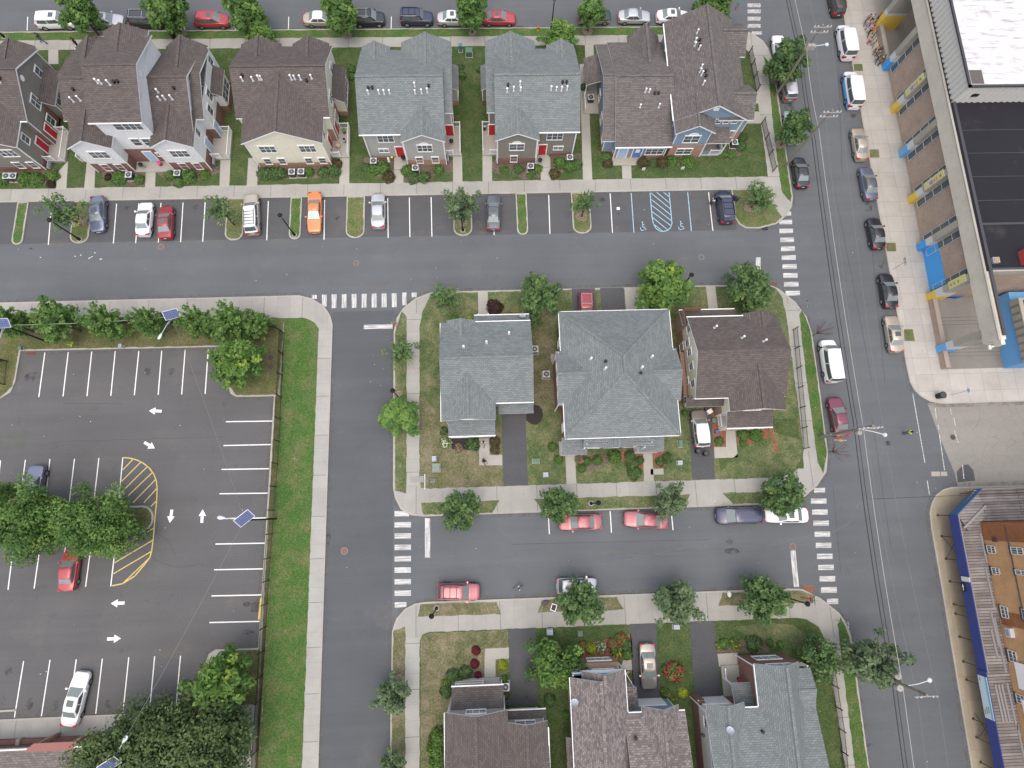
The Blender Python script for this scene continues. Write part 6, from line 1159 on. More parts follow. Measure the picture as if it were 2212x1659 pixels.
# middle block
tree('thin', 1, 1, 1632, 925, 240, 'small dark young tree at the top left lawn corner', z=2.0, group='front garden trees'); tree('loose', 2, 1, 235, 890, 380, 'leafy tree left of the driveway with dark red car', z=3.0, group='front garden trees'); tree('bright', 2, 1, 1305, 830, 450, 'tall tree with yellow green crown between two middle houses', z=3.4, group='front garden trees'); tree('loose', 2, 1, 2045, 830, 400, 'leafy tree before the brown roofed cream house', z=3.2, group='front garden trees')
tree('loose', 1, 2, 1775, 1085, 335, 'street tree with yellow tip at the left end of the lower street verge', z=3.0); tree('loose', 2, 2, 412, 1045, 320, 'street tree over the nose of the left rose red saloon', z=3.0); tree('loose2', 2, 2, 1365, 1010, 285, 'airy street tree over the tail of the right rose red saloon', z=3.2); tree('loose', 3, 2, 125, 960, 350, 'street tree over the white saloon at the corner', z=3.2)
tree('thin', 2, 1, 190, 1120, 160, 'slim sapling between the two grey roofed middle houses', z=1.6, group='front garden trees')
# lower block
tree('loose', 2, 3, 600, 240, 385, 'street tree over the silver hatchback on the lower verge', z=3.2); tree('loose2', 2, 3, 1420, 235, 380, 'street tree between two driveways on the lower verge', z=3.2); tree('loose', 2, 3, 2180, 200, 400, 'street tree beside the corner lamp on the lower verge', z=3.2); tree('willow', 2, 3, 385, 750, 440, 'broad light green garden tree left of the brick bay', z=2.6, group='front garden trees', h=1.15)
tree('loose', 3, 3, 440, 725, 340, 'dark tree inside the fence beside the brick bay house', z=2.8, group='front garden trees'); tree('loose2', 3, 3, 905, 730, 420, 'sparse tree leaning over the road by a utility pole', z=4.4)
# bare reddish saplings
def bare(c, r, x, y, w, base, label):
    B0 = T(*base); z = max(1.2, hz_(B0, tx(c, r, x, y))); o = thing('bare_tree', label, 'tree', (*B0, .13), 'bare saplings'); rnd = random.Random(x); b = MB(); a = T(c, r, x-w/2, y, z); e = T(c, r, x+w/2, y, z); R = math.dist(a, e)/2
    b.path([(0, 0, 0), (0, 0, z*.55)], [.05, .03], 6); q = b.build('trunk', BARK, o); b = MB()
    for i in range(26):
        an = rnd.uniform(0, 6.28); l = rnd.uniform(.5, 1)*R; p = [(0, 0, z*rnd.uniform(.3, .55)), (l*.45*math.cos(an), l*.45*math.sin(an), z*rnd.uniform(.7, .95)), (l*math.cos(an+.2), l*math.sin(an+.2), z*rnd.uniform(1.0, 1.45))]; b.path(p, [.018, .012, .006], 4)
        for k in range(3): an2 = an+rnd.uniform(-.7, .7); s = Vector(p[1]).lerp(Vector(p[2]), rnd.random()); b.path([s, s+Vector((math.cos(an2)*.35, math.sin(an2)*.35, .3))], [.009, .004], 4)
    b.build('twigs', mat('red twig', (.12, .05, .045), .9), o)
bare(3, 1, 465, 1180, 190, (3, 1, 380, 1245), 'bare reddish sapling above the white cargo van'); bare(3, 2, 610, 590, 210, (3, 2, 515, 590), 'bare reddish sapling below the maroon saloon')
# ---------------------------------------------------------------- shrubs
FL = lambda n, c: mat(n, c, .7)
SK = dict(green=('round green shrub', LEAF['mid'], 0, 0), dark=('dark green shrub', LEAF['dark'], 0, 0), bright=('fresh green shrub', LEAF['bright'], 0, 0), olive=('brownish olive shrub', [leafmat('shrub olive %d' % i, c) for i, c in enumerate(((.075, .07, .03), (.11, .095, .045), (.15, .125, .06), (.19, .16, .07)))], 0, 0), plum=('dark purple brown shrub', [leafmat('shrub plum %d' % i, c) for i, c in enumerate(((.05, .03, .03), (.07, .04, .038), (.09, .05, .045), (.1, .06, .05)))], 0, 0),
    maroon=('maroon barberry ball', [leafmat('shrub maroon %d' % i, c) for i, c in enumerate(((.11, .022, .034), (.15, .03, .042), (.19, .045, .055), (.2, .05, .05)))], 0, 0), lime=('yellow green clipped ball', [leafmat('shrub lime %d' % i, c) for i, c in enumerate(((.2, .26, .03), (.3, .36, .04), (.4, .45, .06), (.45, .48, .08)))], 0, 0), pink=('pink flowering bush', LEAF['mid'], FL('pink petals', (.55, .12, .26)), .5), white=('white flowering bush', LEAF['mid'], FL('white petals', (.6, .58, .5)), .5), crimson=('crimson flowering bush', LEAF['mid'], FL('crimson petals', (.5, .04, .07)), .62), yellow=('yellow flowering plant', LEAF['mid'], FL('yellow petals', (.62, .38, .03)), .2), redfl=('red and white flower clump', LEAF['mid'], FL('brick petals', (.42, .07, .06)), .45), orange=('orange daylily clump', LEAF['bright'], FL('orange petals', (.6, .2, .06)), .1))
SHM = {}
ORD = ('first', 'second', 'third', 'fourth', 'fifth', 'sixth', 'seventh', 'eighth', 'ninth', 'tenth', 'eleventh')
def shrub_mesh(kind, v):
    if (kind, v) in SHM: return SHM[kind, v]
    _, mats, fl, amt = SK[kind]; rnd = random.Random(v*31+len(kind)); random.seed(v+7); b = MB(); ball = kind in ('lime', 'maroon', 'green'); n = 620
    for i in range(n):
        th = rnd.uniform(0, 6.283); u = rnd.uniform(-.15, 1); h = math.sqrt(1-u*u); d = Vector((h*math.cos(th), h*math.sin(th), u)); k = 1+(.06 if ball else .2)*math.sin(3*th+v)*math.cos(5*u+v)+rnd.uniform(-.14, .08)
        leaf(b, Vector((d.x*k, d.y*k, max(.03, d.z*k*.95))), d+Vector((rnd.gauss(0, .5), rnd.gauss(0, .5), rnd.gauss(.2, .4))), rnd.uniform(.1, .2), rnd.choice((0, 1, 1, 2)))
    # woody heart so the shrub is not hollow
    b.lathe((0, 0, 0), [(.35, .0), (.62, .2), (.6, .5), (.35, .72), (.05, .8)], 10, 0)
    if fl:
        for i in range(int(150*amt)):
            th = rnd.uniform(0, 6.283); u = rnd.uniform(.15, 1); h = math.sqrt(1-u*u); d = Vector((h*math.cos(th), h*math.sin(th), u))
            for k in range(4): leaf(b, d*1.04+Vector((rnd.gauss(0, .05), rnd.gauss(0, .05), rnd.gauss(0, .05))), d+Vector((rnd.gauss(0, .3), rnd.gauss(0, .3), .4)), .085, 4)
    SHM[kind, v] = b.mesh('shrub', list(mats)+([fl] if fl else []), smooth=False); return SHM[kind, v]
def bed(where, c, r, items, ctx=0):
    seen = {}
    for it in sorted(items, key=lambda i: i[0]+(2212*(i[4]-c) if len(i) > 4 else 0)): seen.setdefault(it[3], []).append(it)
    for kind, lst in seen.items():
        for i, it in enumerate(lst):
            x, y, w, k = it[:4]; c2 = it[4] if len(it) > 4 else c; a = T(c2, r, x-w/2, y, .4); e = T(c2, r, x+w/2, y, .4); R = math.dist(a, e)/2; X, Y = T(c2, r, x, y, R*.5+.14)
            me = shrub_mesh(kind, (x+y) % 3); o = bpy.data.objects.new('flowering_shrub' if SK[kind][2] else 'shrub', me); COL.objects.link(o); o.location = (X, Y, .14); o.scale = (R, R*random.uniform(.9, 1.05), R*random.uniform(.85, 1.1)); o.rotation_euler = (0, 0, x*.37+y)
            lab = SK[kind][0]+(' ' if len(lst) == 1 else ', %s from the left ' % ORD[i])+where; tag(o, lab, 'shrub', 'garden shrubs')
bed('in the bed of the leftmost taupe house', 0, 0, [(10, 1540, 120, 'green'), (205, 1535, 130, 'green'), (300, 1540, 130, 'green'), (440, 1510, 110, 'bright'), (432, 1583, 78, 'plum')])
bed('before the left gable of the white triple house', 0, 0, [(930, 1523, 65, 'plum'), (1020, 1527, 130, 'green'), (1197, 1547, 92, 'green')])
bed('before the right gable of the white triple house', 0, 0, [(1460, 1510, 95, 'green'), (1540, 1572, 92, 'green'), (1625, 1515, 130, 'green'), (1765, 1505, 92, 'bright')])
bed('in the hedge bed of the cream house', 1, 0, [(60, 1490, 118, 'dark'), (135, 1492, 112, 'dark'), (210, 1490, 108, 'dark'), (455, 1480, 92, 'green'), (580, 1480, 100, 'dark'), (670, 1470, 115, 'dark'), (702, 1410, 80, 'olive')])
bed('left of the path of the light grey house', 1, 0, [(945, 1440, 80, 'dark'), (1015, 1455, 110, 'green'), (1095, 1440, 120, 'green'), (1145, 1520, 108, 'olive')])
bed('right of the path of the light grey house', 1, 0, [(1305, 1465, 105, 'bright'), (1360, 1532, 105, 'dark'), (1450, 1522, 105, 'dark'), (1578, 1460, 90, 'green')])
bed('in the lawn gap beside the grey house bay', 1, 0, [(1765, 570, 72, 'dark'), (1780, 640, 80, 'green')]); bed('on the lawn between cream and light grey houses', 1, 0, [(825, 590, 80, 'dark'), (830, 655, 72, 'green')]); bed('on the lawn gap side of the dark taupe house', 1, 0, [(1935, 600, 60, 'dark')])
bed('before the gable of the dark taupe house', 1, 0, [(2145, 1460, 78, 'green'), (57, 1455, 88, 'dark', 2), (170, 1510, 72, 'bright', 2), (222, 1450, 80, 'bright', 2)]); bed('right of the path of the dark taupe house', 2, 0, [(415, 1400, 105, 'green'), (500, 1430, 112, 'green'), (562, 1410, 92, 'dark'), (368, 1495, 92, 'olive')]); bed('beside the side walk of the blue corner house', 2, 0, [(622, 748, 70, 'dark')])
bed('at the left corner of the blue house', 2, 0, [(805, 1350, 100, 'green'), (830, 1405, 88, 'olive')]); bed('in the front bed of the blue house', 2, 0, [(1132, 1395, 98, 'olive'), (1217, 1402, 76, 'dark'), (1300, 1395, 102, 'olive'), (1390, 1380, 98, 'bright'), (1520, 1385, 115, 'bright')]); bed('at the right corner of the blue house', 2, 0, [(1830, 1325, 85, 'green'), (1900, 1325, 85, 'green'), (1985, 1255, 95, 'dark'), (2000, 1180, 88, 'dark')])
bed('by the north walk of the left middle house', 1, 1, [(2060, 990, 135, 'plum'), (1715, 1080, 60, 'bright'), (1848, 1085, 50, 'lime')]); bed('at the porch of the left middle house', 1, 2, [(1640, 505, 100, 'white'), (1750, 548, 75, 'pink'), (1875, 515, 115, 'dark'), (2062, 492, 88, 'olive'), (2068, 565, 85, 'olive'), (1625, 405, 72, 'dark')])
bed('in front of the hipped roof house', 2, 2, [(588, 648, 78, 'pink'), (650, 668, 76, 'green'), (740, 657, 86, 'green'), (605, 725, 76, 'green'), (888, 625, 115, 'bright'), (1025, 620, 95, 'dark'), (1045, 680, 108, 'dark'), (1105, 660, 75, 'dark'), (1345, 640, 92, 'dark'), (1285, 670, 80, 'dark'), (1060, 770, 115, 'dark'), (350, 540, 80, 'green'), (402, 652, 80, 'green')])
bed('in the red mulch of the cream house', 2, 2, [(1795, 495, 80, 'green'), (2000, 435, 98, 'green'), (2115, 435, 118, 'green'), (2000, 512, 62, 'bright'), (1498, 250, 60, 'dark')])
bed('on the dry lawn of the lower left house', 1, 3, [(1900, 647, 82, 'maroon'), (1890, 762, 78, 'maroon'), (1918, 858, 62, 'maroon')]); bed('by the white railed porch', 1, 3, [(1700, 860, 112, 'dark'), (1808, 840, 112, 'dark'), (1755, 890, 60, 'bright'), (1640, 930, 80, 'orange'), (1640, 1000, 110, 'dark'), (2130, 775, 95, 'lime'), (2140, 900, 72, 'bright')]); bed('along the side of the lower left house', 1, 3, [(1575, 1395, 150, 'bright'), (1560, 1500, 170, 'bright'), (1575, 1620, 160, 'bright')])
bed('in the bed before the brick bay', 2, 3, [(610, 610, 92, 'redfl'), (685, 635, 92, 'lime'), (770, 620, 90, 'white'), (870, 590, 88, 'redfl'), (945, 550, 105, 'redfl'), (905, 665, 98, 'yellow'), (985, 595, 98, 'dark'), (992, 682, 96, 'green'), (580, 672, 70, 'green')])
bed('on the lawn between the two lower driveways', 2, 3, [(1402, 832, 172, 'crimson'), (1480, 1012, 86, 'lime'), (1330, 1015, 90, 'orange'), (1390, 1072, 72, 'orange')]); bed('beside the garden wall of the blue sided house', 2, 3, [(1012, 868, 60, 'orange'), (330, 1080, 105, 'dark'), (470, 1205, 78, 'bright')]); bed('in front of the tall brick bay', 2, 3, [(1840, 590, 90, 'green'), (1935, 590, 95, 'yellow'), (1790, 600, 62, 'yellow'), (2100, 590, 135, 'dark')]); bed('on the lawn near the lower corner fence', 3, 3, [(20, 580, 62, 'bright'), (112, 592, 62, 'green')])
# ================================================================ street furniture
def textmesh(s, size, name='lettering'):
    cu = bpy.data.curves.new(name, 'FONT'); cu.body = s; cu.size = size; cu.align_x = 'CENTER'; cu.align_y = 'CENTER'; cu.extrude = .004; cu.resolution_u = 2
    t = bpy.data.objects.new(name, cu); COL.objects.link(t); bpy.context.view_layer.update(); me = bpy.data.meshes.new_from_object(t.evaluated_get(bpy.context.evaluated_depsgraph_get())); bpy.data.objects.remove(t); bpy.data.curves.remove(cu); return me
def letter(o, s, size, loc, rot, m, name='lettering'):
    me = textmesh(s, size, name); me.materials.clear(); me.materials.append(m); q = bpy.data.objects.new(name, me); COL.objects.link(q); q.parent = o; q.location = loc; q.rotation_euler = rot; return q
# --- black lamp posts
LAMPGL = mat('lamp glass', (.2, .2, .21), .2, .5)
def lamp(x, y, label, z=.14):
    o = thing('street_lamp', label, 'street lamp', (x, y, z), 'black lamp posts')
    part(o, 'footing', PLAIN, lambda b: b.lathe((0, 0, 0), [(.32, 0), (.32, .06)], 14)); 
    part(o, 'base', BLACK, lambda b: b.lathe((0, 0, .06), [(.2, 0), (.2, .25), (.12, .45), (.1, .9), (.085, .95)], 12), True)
    part(o, 'pole', BLACK, lambda b: b.tube((0, 0, .9), (0, 0, 4.5), .085, .065, 8))
    part(o, 'lantern', LAMPGL, lambda b: b.lathe((0, 0, 4.5), [(.1, 0), (.22, .2), (.24, .5), (.2, .55)], 12), True)
    part(o, 'cap', BLACK, lambda b: b.lathe((0, 0, 5.02), [(.28, 0), (.27, .06), (.16, .2), (.06, .26), (.03, .36)], 12), True)
for p, lab in (((0, 1, 690, 412), 'black lamp post at the tip of the island beside the blue grey saloon'), ((1, 1, 333, 372), 'black lamp post at the tip of the slim island by the orange coupe'), ((1, 1, 1787, 332), 'black lamp post on the island left of the dark grey saloon'), ((1, 2, 1245, 130), 'black lamp post on the left street verge above the bright green tree'), ((2, 2, 683, 1032), 'black lamp post on the verge between the two rose red saloons'), ((1, 3, 1560, 278), 'black lamp post on the verge beside the rose red sport utility car'), ((2, 0, 338, 258), 'black lamp post on the top street verge near a fire hydrant'), ((0, 0, 38, 322), 'black lamp post at the far left of the top street')): lamp(*T(*p, .14), lab)
lamp(*G(*tx(3, 3, 348, 243), 5.3), 'black lamp post beside the corner stop sign of the lower block'); lamp(*G(*tx(2, 1, 1555, 712), 5.3), 'black lamp post behind the tall yellow green tree of the middle block')
# --- solar lamps
SOLAR = tiles('solar cells', (.05, .07, .17), (.065, .085, .2), (.2, .22, .28), .22, .22, .012, .6, .1, .15, 0, 0)
def solar(base, top, head, yaw, label, z=None, pole=BLACK):
    if base: B0 = T(*base, .1); H = hz_(B0, tx(*top))
    else: H = z; B0 = T(*top, H)
    o = thing('solar_street_lamp', label, 'solar lamp', (*B0, .1), 'solar lamps of the car park'); H -= .1; hx, hy = G(*tx(*head), H-.1); hx -= B0[0]; hy -= B0[1]
    part(o, 'pole', pole, lambda b: b.tube((0, 0, 0), (0, 0, H+.15), .11, .08, 8)); part(o, 'arm', STEEL, lambda b: (b.path([(0, 0, H-.35), (hx*.5, hy*.5, H-.02), (hx*.85, hy*.85, H)], .04), b.path([(0, 0, H-.05), (hx*.5, hy*.5, H+.03)], .025)))
    d = Vector((hx, hy, 0)).normalized(); n = Vector((-d.y, d.x, 0)); c = Vector((hx, hy, H)); b = MB(); rings = []
    for t, w_ in ((-.42, .07), (-.25, .15), (0, .2), (.22, .19), (.36, .1)): rings.append([c+d*t+n*w_*math.cos(a)+Vector((0, 0, .1*math.sin(a)*min(1, w_/.15))) for a in [6.2832*i/10 for i in range(10)]])
    for A_, B_2 in zip(rings, rings[1:]):
        for i in range(10): b.face([A_[i], A_[(i+1) % 10], B_2[(i+1) % 10], B_2[i]])
    b.face(rings[0][::-1]); b.face(rings[-1]); b.build('lamp_head', STEEL, o, smooth=True)
    yaw = math.radians(yaw); u = Vector((math.cos(yaw), math.sin(yaw), 0)); v = Vector((-math.sin(yaw)*.82, math.cos(yaw)*.82, .57)); cc = Vector((0, 0, H+.55))+u*.25; b = MB(); w_, h_ = .82, .5; nn = u.cross(v)
    b.face([cc-u*w_-v*h_, cc+u*w_-v*h_, cc+u*w_+v*h_, cc-u*w_+v*h_]); q = b.build('solar_panel', SOLAR, o)
    b = MB(); P_ = [cc-u*w_-v*h_, cc+u*w_-v*h_, cc+u*w_+v*h_, cc-u*w_+v*h_]
    for i in range(4): b.bar(P_[i]-nn*.02, P_[(i+1) % 4]-nn*.02, .06, .05)
    b.bar((0, 0, H), cc-nn*.03, .06); b.face([p-nn*.03 for p in P_[::-1]]); b.build('panel_frame', STEEL, q)
    return (B0[0], B0[1], H+.1)
s1 = solar((0, 1, 425, 1300), (0, 1, 12, 1178), (0, 1, -10, 1340), 3, 'solar lamp at the far left of the fence row'); s2 = solar((0, 1, 1640, 1170), (0, 1, 1482, 1078), (0, 1, 1390, 1252), 14, 'solar lamp among the upright trees with its arm over the grass'); s3 = solar((1, 2, 175, 1165), (0, 2, 2112, 1178), (0, 2, 1918, 1155), 38, 'solar lamp on the fence line with arm over the stalls'); s4 = solar(None, (0, 3, 955, 1625), (0, 3, 1092, 1405), 30, 'solar lamp rising through the dark trees at the bottom', 8.3, STEEL)
def cable(p, q, sag, r, m, label, group='overhead cables', n=14):
    b = MB(); pts = []
    for i in range(n+1):
        t = i/n; pts.append((p[0]+(q[0]-p[0])*t, p[1]+(q[1]-p[1])*t, p[2]+(q[2]-p[2])*t-sag*4*t*(1-t)))
    b.path(pts, r, 5); o = b.build('overhead_cable', m, org=p); tag(o, label, 'cable', group)
PALEW = mat('pale cable', (.36, .35, .33), .6); DARKW = mat('dark cable', (.03, .03, .033), .6); GREYW = mat('fine grey cable', (.17, .17, .17), .6)
cable(s1, s2, .55, .03, mat('green cable', (.25, .33, .2), .6), 'slack pale green cable between the two fence row solar lamps'); cable(s2, s3, .5, .018, GREYW, 'thin cable running from fence row solar lamp over the stalls'); cable(s3, s4, .5, .018, GREYW, 'thin cable running from stall solar lamp towards the dark trees'); cable(s1, (s1[0]-1, s1[1]-30, s1[2]), .6, .02, GREYW, 'thin cable dropping along the left edge from the solar lamp')
# --- utility poles
def upole(base, top, label, arm=0, lampdir=None, boxes=(), H=None):
    if base: B0 = T(*base, .14); H = H or hz_(B0, tx(*top))
    else: B0 = T(*top, H)
    o = thing('utility_pole', label, 'utility pole', (*B0, .13), 'wooden utility poles'); H -= .13
    part(o, 'pole', WOODP, lambda b: b.tube((0, 0, 0), (0, 0, H), .17, .12, 9))
    for k in range(arm):
        z = H-.25-.75*k
        part(o, 'crossarm', TIMBER, lambda b: (b.bar((-1.05, -.16, z), (1.05, -.16, z), .11, .13), b.bar((-.55, -.14, z-.02), (0, -.14, z-.5), .04), b.bar((.55, -.14, z-.02), (0, -.14, z-.5), .04)))
        for x in (-.95, -.55, .55, .95): part(o, 'insulator', LGREY, lambda b: b.lathe((x, -.16, z+.06), [(.03, 0), (.08, .08), (.05, .13), (.07, .2), (.03, .26)], 8))
    if lampdir:
        dx, dy, L, z = lampdir
        part(o, 'lamp_arm', LGREY, lambda b: b.path([(0, 0, z), (dx*L*.5, dy*L*.5, z+.45), (dx*L, dy*L, z+.5)], .045)); 
        part(o, 'lamp_head', LGREY, lambda b: b.lathe((dx*(L+.2), dy*(L+.2), z+.36), [(.14, 0), (.24, .08), (.22, .18), (.1, .24)], 10), True)
    for x, y, z, r, h in boxes: part(o, 'transformer', mat('beige grey box', (.33, .32, .3), .6), lambda b: (b.lathe((x, y, z), [(r, 0), (r, h*.9), (r*.85, h)], 12), b.tube((x, y, z+h), (x, y, z+h+.15), .04)))
    return B0[0], B0[1], H
p1 = upole((3, 0, 62, 830), (3, 0, 480, 215), 'wooden utility pole with lamp arm through the kerb tree by the vans', 2, (.95, .1, 2.2, 8.2), [(.2, -.3, 8.6, .22, .7), (-.2, -.3, 8.6, .22, .7), (.5, -.3, 8.6, .2, .6)])
p2 = upole((3, 0, 148, 1440), (3, 0, 570, 958), 'tall bare wooden utility pole with double crossarm beside black saloon', 2)
p3 = upole((3, 2, 460, 462), (3, 2, 905, 345), 'wooden utility pole with grey conduit and lamp arm beside the maroon saloon', 2, (.95, -.3, 2.3, 7.4), [(.15, -.35, 6.8, .26, .5)]); o_ = bpy.data.objects['utility_pole.002']
part(o_, 'conduit', GREY, lambda b: (b.tube((-.2, .05, 0), (-.2, .05, 2.6), .07), b.tube((-.14, .18, 0), (-.14, .18, 7), .05)))
p4 = upole(None, (3, 3, 1375, 1030), 'dark wooden utility pole with lamp and two grey boxes at the lower right', 1, (.95, .25, 2.0, 8.6), [(.3, .5, 6.8, .35, .5), (.35, -.6, 6.8, .33, .45)], H=11.6)
tag(part(None, 'overhead_cable', DARKW, lambda b: b.tube((p3[0], p3[1], 6.3), (90, .2, 6.6), .025)), 'dark cable crossing the side street towards the right edge', 'cable', 'overhead cables') if False else cable((p3[0]+.9, -.15, 6.4), (95, .2, 6.8), .3, .025, DARKW, 'dark cable crossing the side street mouth to the right edge')
chain = [(p1[0]-1.5, 92, p1[2]), p1, p2, p3, p4, (p4[0]-.4, -60, p4[2])]
for i, (a, q) in enumerate(zip(chain, chain[1:])):
    seg = ('north of the van side pole', 'between the first and second kerb poles', 'between the bare pole and the conduit pole', 'between the conduit pole and the lower right pole', 'south of the lower right pole')[i]
    cable((a[0]+.25, a[1], 6.35), (q[0]+.25, q[1], 6.35), .35, .045, DARKW, 'left thick dark cable ' + seg); cable((a[0]+.75, a[1], 6.15), (q[0]+.75, q[1], 6.15), .3, .035, DARKW, 'right thick dark cable ' + seg); cable((a[0]+.2, a[1], 8.0), (q[0]+.2, q[1], 8.0), .3, .03, PALEW, 'pale single cable ' + seg)
    for k, dx in enumerate((-.95, .95)): cable((a[0]+dx, a[1]-.16, a[2]+.2), (q[0]+dx, q[1]-.16, q[2]+.2), .4, .014, GREYW, ('left', 'right')[k] + ' fine crossarm wire ' + seg)
# --- fences
def fence(pts, label, h=1.25, step=2.4, pick=.13, m=BLACK, z=.14):
    o = thing('metal_fence', label, 'fence', (*pts[0], z), 'black picket fences', world=True); b = MB(); posts = []
    for p, q in zip(pts, pts[1:]):
        L = math.dist(p, q); n = max(1, round(L/step)); k = int(L/pick)
        for zz in (.15, h-.12): b.bar((*p, z+zz), (*q, z+zz), .035)
        for i in range(k+1): x, y = p[0]+(q[0]-p[0])*i/k, p[1]+(q[1]-p[1])*i/k; b.bar((x, y, z+.08), (x, y, z+h), .026)
        posts += [(p[0]+(q[0]-p[0])*i/n, p[1]+(q[1]-p[1])*i/n) for i in range(n)]
    b.build('picket_panel', m, o)
    for x, y in posts+[pts[-1]]: part(o, 'post', m, lambda b: (b.box(x-.04, x+.04, y-.04, y+.04, z, z+h+.12), b.box(x-.055, x+.055, y-.055, y+.055, z+h+.12, z+h+.16)))
fence([(-66, 23.3), (-54.6, 23.45), (-31.4, 23.2), (-26, 22.3), (-25.0, 21.6), (-24.9, 8.6), (-25.25, -4.3), (-25.6, -33)], 'long black picket fence around the car park verge', 1.8, 2.4, .1)
fence([T(2, 0, 2040, 470), T(2, 0, 2107, 800)], 'black picket fence behind the blue corner house, upper section'); fence([T(2, 0, 2150, 1075), T(3, 0, 35, 1490)], 'black picket fence beside the blue corner house lawn'); fence([T(3, 1, 210, 1195), T(3, 2, 302, 560)], 'black picket fence along the right end of the middle block', 1.2); fence([T(3, 3, 492, 570), T(3, 3, 605, 1310), T(3, 3, 640, 1700)], 'black picket fence along the right end of the lower block', 1.2); fence([(-60, 19.0), (-57.0, 19.0), (-56.9, 16.2)], 'short black fence corner at the left edge of the car park')
# --- signs
SIGNR = mat('stop sign red', (.42, .02, .04), .45); SIGNG = mat('street sign green', (.08, .3, .19), .5); SIGNW = mat('sign white', (.72, .72, .72), .45)
def stop(base, face, label, pole=GREY, H=2.3):
    x, y = T(*base, .14); o = thing('stop_sign', label, 'stop sign', (x, y, .14), 'stop signs', math.radians(face))  # local: board faces -y
    part(o, 'post', pole, lambda b: b.bar((0, 0, 0), (0, 0, H+.75), .06)); oc = lambda r: [(r*math.cos(.3927+.7854*i), r*math.sin(.3927+.7854*i)) for i in range(8)]
    part(o, 'sign_board', [SIGNW, SIGNR], lambda b: (b.face([(u, -.045, H+v) for u, v in oc(.42)]), b.face([(u, -.05, H+v) for u, v in oc(.385)], 1), b.face([(u, -.035, H+v) for u, v in reversed(oc(.42))])))
    letter(o, 'STOP', .3, (0, -.055, H), (math.pi/2, 0, 0), SIGNW)
    part(o, 'street_name_blade', SIGNG, lambda b: b.box(-.4, .4, -.01, .01, H+.5, H+.68)); part(o, 'street_name_blade', SIGNG, lambda b: b.box(-.01, .01, -.4, .4, H+.7, H+.88))
stop((1, 1, 1225, 1182), 0, 'red stop sign beside the crosswalk at the top of left street', SIGNR); stop((3, 3, 285, 180), -90, 'red stop sign with green street blade at the lower block corner', SIGNR); stop((2, 0, 1885, 185), -90, 'red stop sign with green blade behind the blue corner house')
def oneway(base, label, H=2.4, xw=None):
    x, y = T(*base, .14); o = thing('one_way_sign', label, 'traffic sign', (x, y, .14), 'one way signs', -math.pi/2)
    part(o, 'post', GREY, lambda b: b.bar((0, 0, 0), (0, 0, H+.2), .05)); part(o, 'sign_board', [BLACK, SIGNW], lambda b: (b.box(-.46, .46, -.04, -.03, H-.16, H+.16), b.face([(-.44, -.045, H-.1), (.08, -.045, H-.1), (.08, -.045, H-.155), (.45, -.045, H), (.08, -.045, H+.155), (.08, -.045, H+.1), (-.44, -.045, H+.1)][::1], 1)))
    s_ = o.children[1]; s_.scale = (-1, 1, 1) if True else (1, 1, 1); letter(o, 'ONE WAY', .1, (0, -.05, H), (math.pi/2, 0, 0), BLACK)
oneway((3, 1, 255, 1025), 'one way arrow sign on a post at the middle block corner'); oneway((3, 3, 588, 380), 'one way arrow sign on a post at the lower block corner'); oneway((3, 1, 1075, 670), 'one way arrow sign on the school pavement post')
b = MB(); b.box(50.48, 50.54, -10.3, -9.4, 2.3, 2.75); b.face([(50.475, y, z) for y, z in ((-10.2, 2.46), (-10.2, 2.58), (-9.85, 2.58), (-9.85, 2.68), (-9.48, 2.52), (-9.85, 2.36), (-9.85, 2.46))][::-1], 1); o_ = b.build('one_way_sign', [BLACK, SIGNW], org=(50.5, -9.85, 2.3)); tag(o_, 'one way arrow sign fixed to the blue hoarding', 'traffic sign', 'one way signs')
x, y = T(1, 2, 1500, 842, .14); o_ = thing('post_sign', 'thin white sign board on a post at the lower left lawn corner', 'sign', (x, y, .14)); part(o_, 'post', GREY, lambda b: b.bar((0, 0, 0), (0, 0, 2.3), .05)); part(o_, 'sign_board', SIGNW, lambda b: b.box(-.35, -.3, -.95, .75, 1.2, 1.9))
x, y = T(3, 2, 1580, 95, .15); o_ = thing('post_sign', 'small blue sign on a leaning post beside the litter basket', 'sign', (x, y, .15)); part(o_, 'post', GREY, lambda b: b.bar((0, 0, 0), (.3, .1, 2.6), .05)); part(o_, 'sign_board', mat('pale sign blue', (.35, .45, .6), .5), lambda b: b.box(.27, .31, -.15, .35, 2.2, 2.6))
x, y = T(3, 2, 1660, 948, .15); o_ = thing('metal_post', 'dark leaning metal post beside the yellow hydrant', 'post', (x, y, .15)); part(o_, 'shaft', RUST, lambda b: b.bar((0, 0, 0), (.1, .1, 2.1), .07))
for p, k in (((2, 0, 1130, 1478), 'left'), ((2, 0, 1465, 1470), 'right')):
    x, y = T(*p, .14); o_ = thing('yard_sign', k + ' white yard sign on the blue corner house lawn', 'yard sign', (x, y, .14), 'white yard signs'); part(o_, 'board', [SIGNW, mat('grey print', (.35, .36, .38), .7)], lambda b: (b.box(-.2, .2, -.015, .015, .2, .75), b.box(-.09, .09, -.02, -.016, .5, .6, 1), b.box(-.08, .06, -.02, -.016, .32, .4, 1))); part(o_, 'stake', GREY, lambda b: (b.bar((-.15, .02, 0), (-.15, .02, .7), .015), b.bar((.15, .02, 0), (.15, .02, .7), .015)))
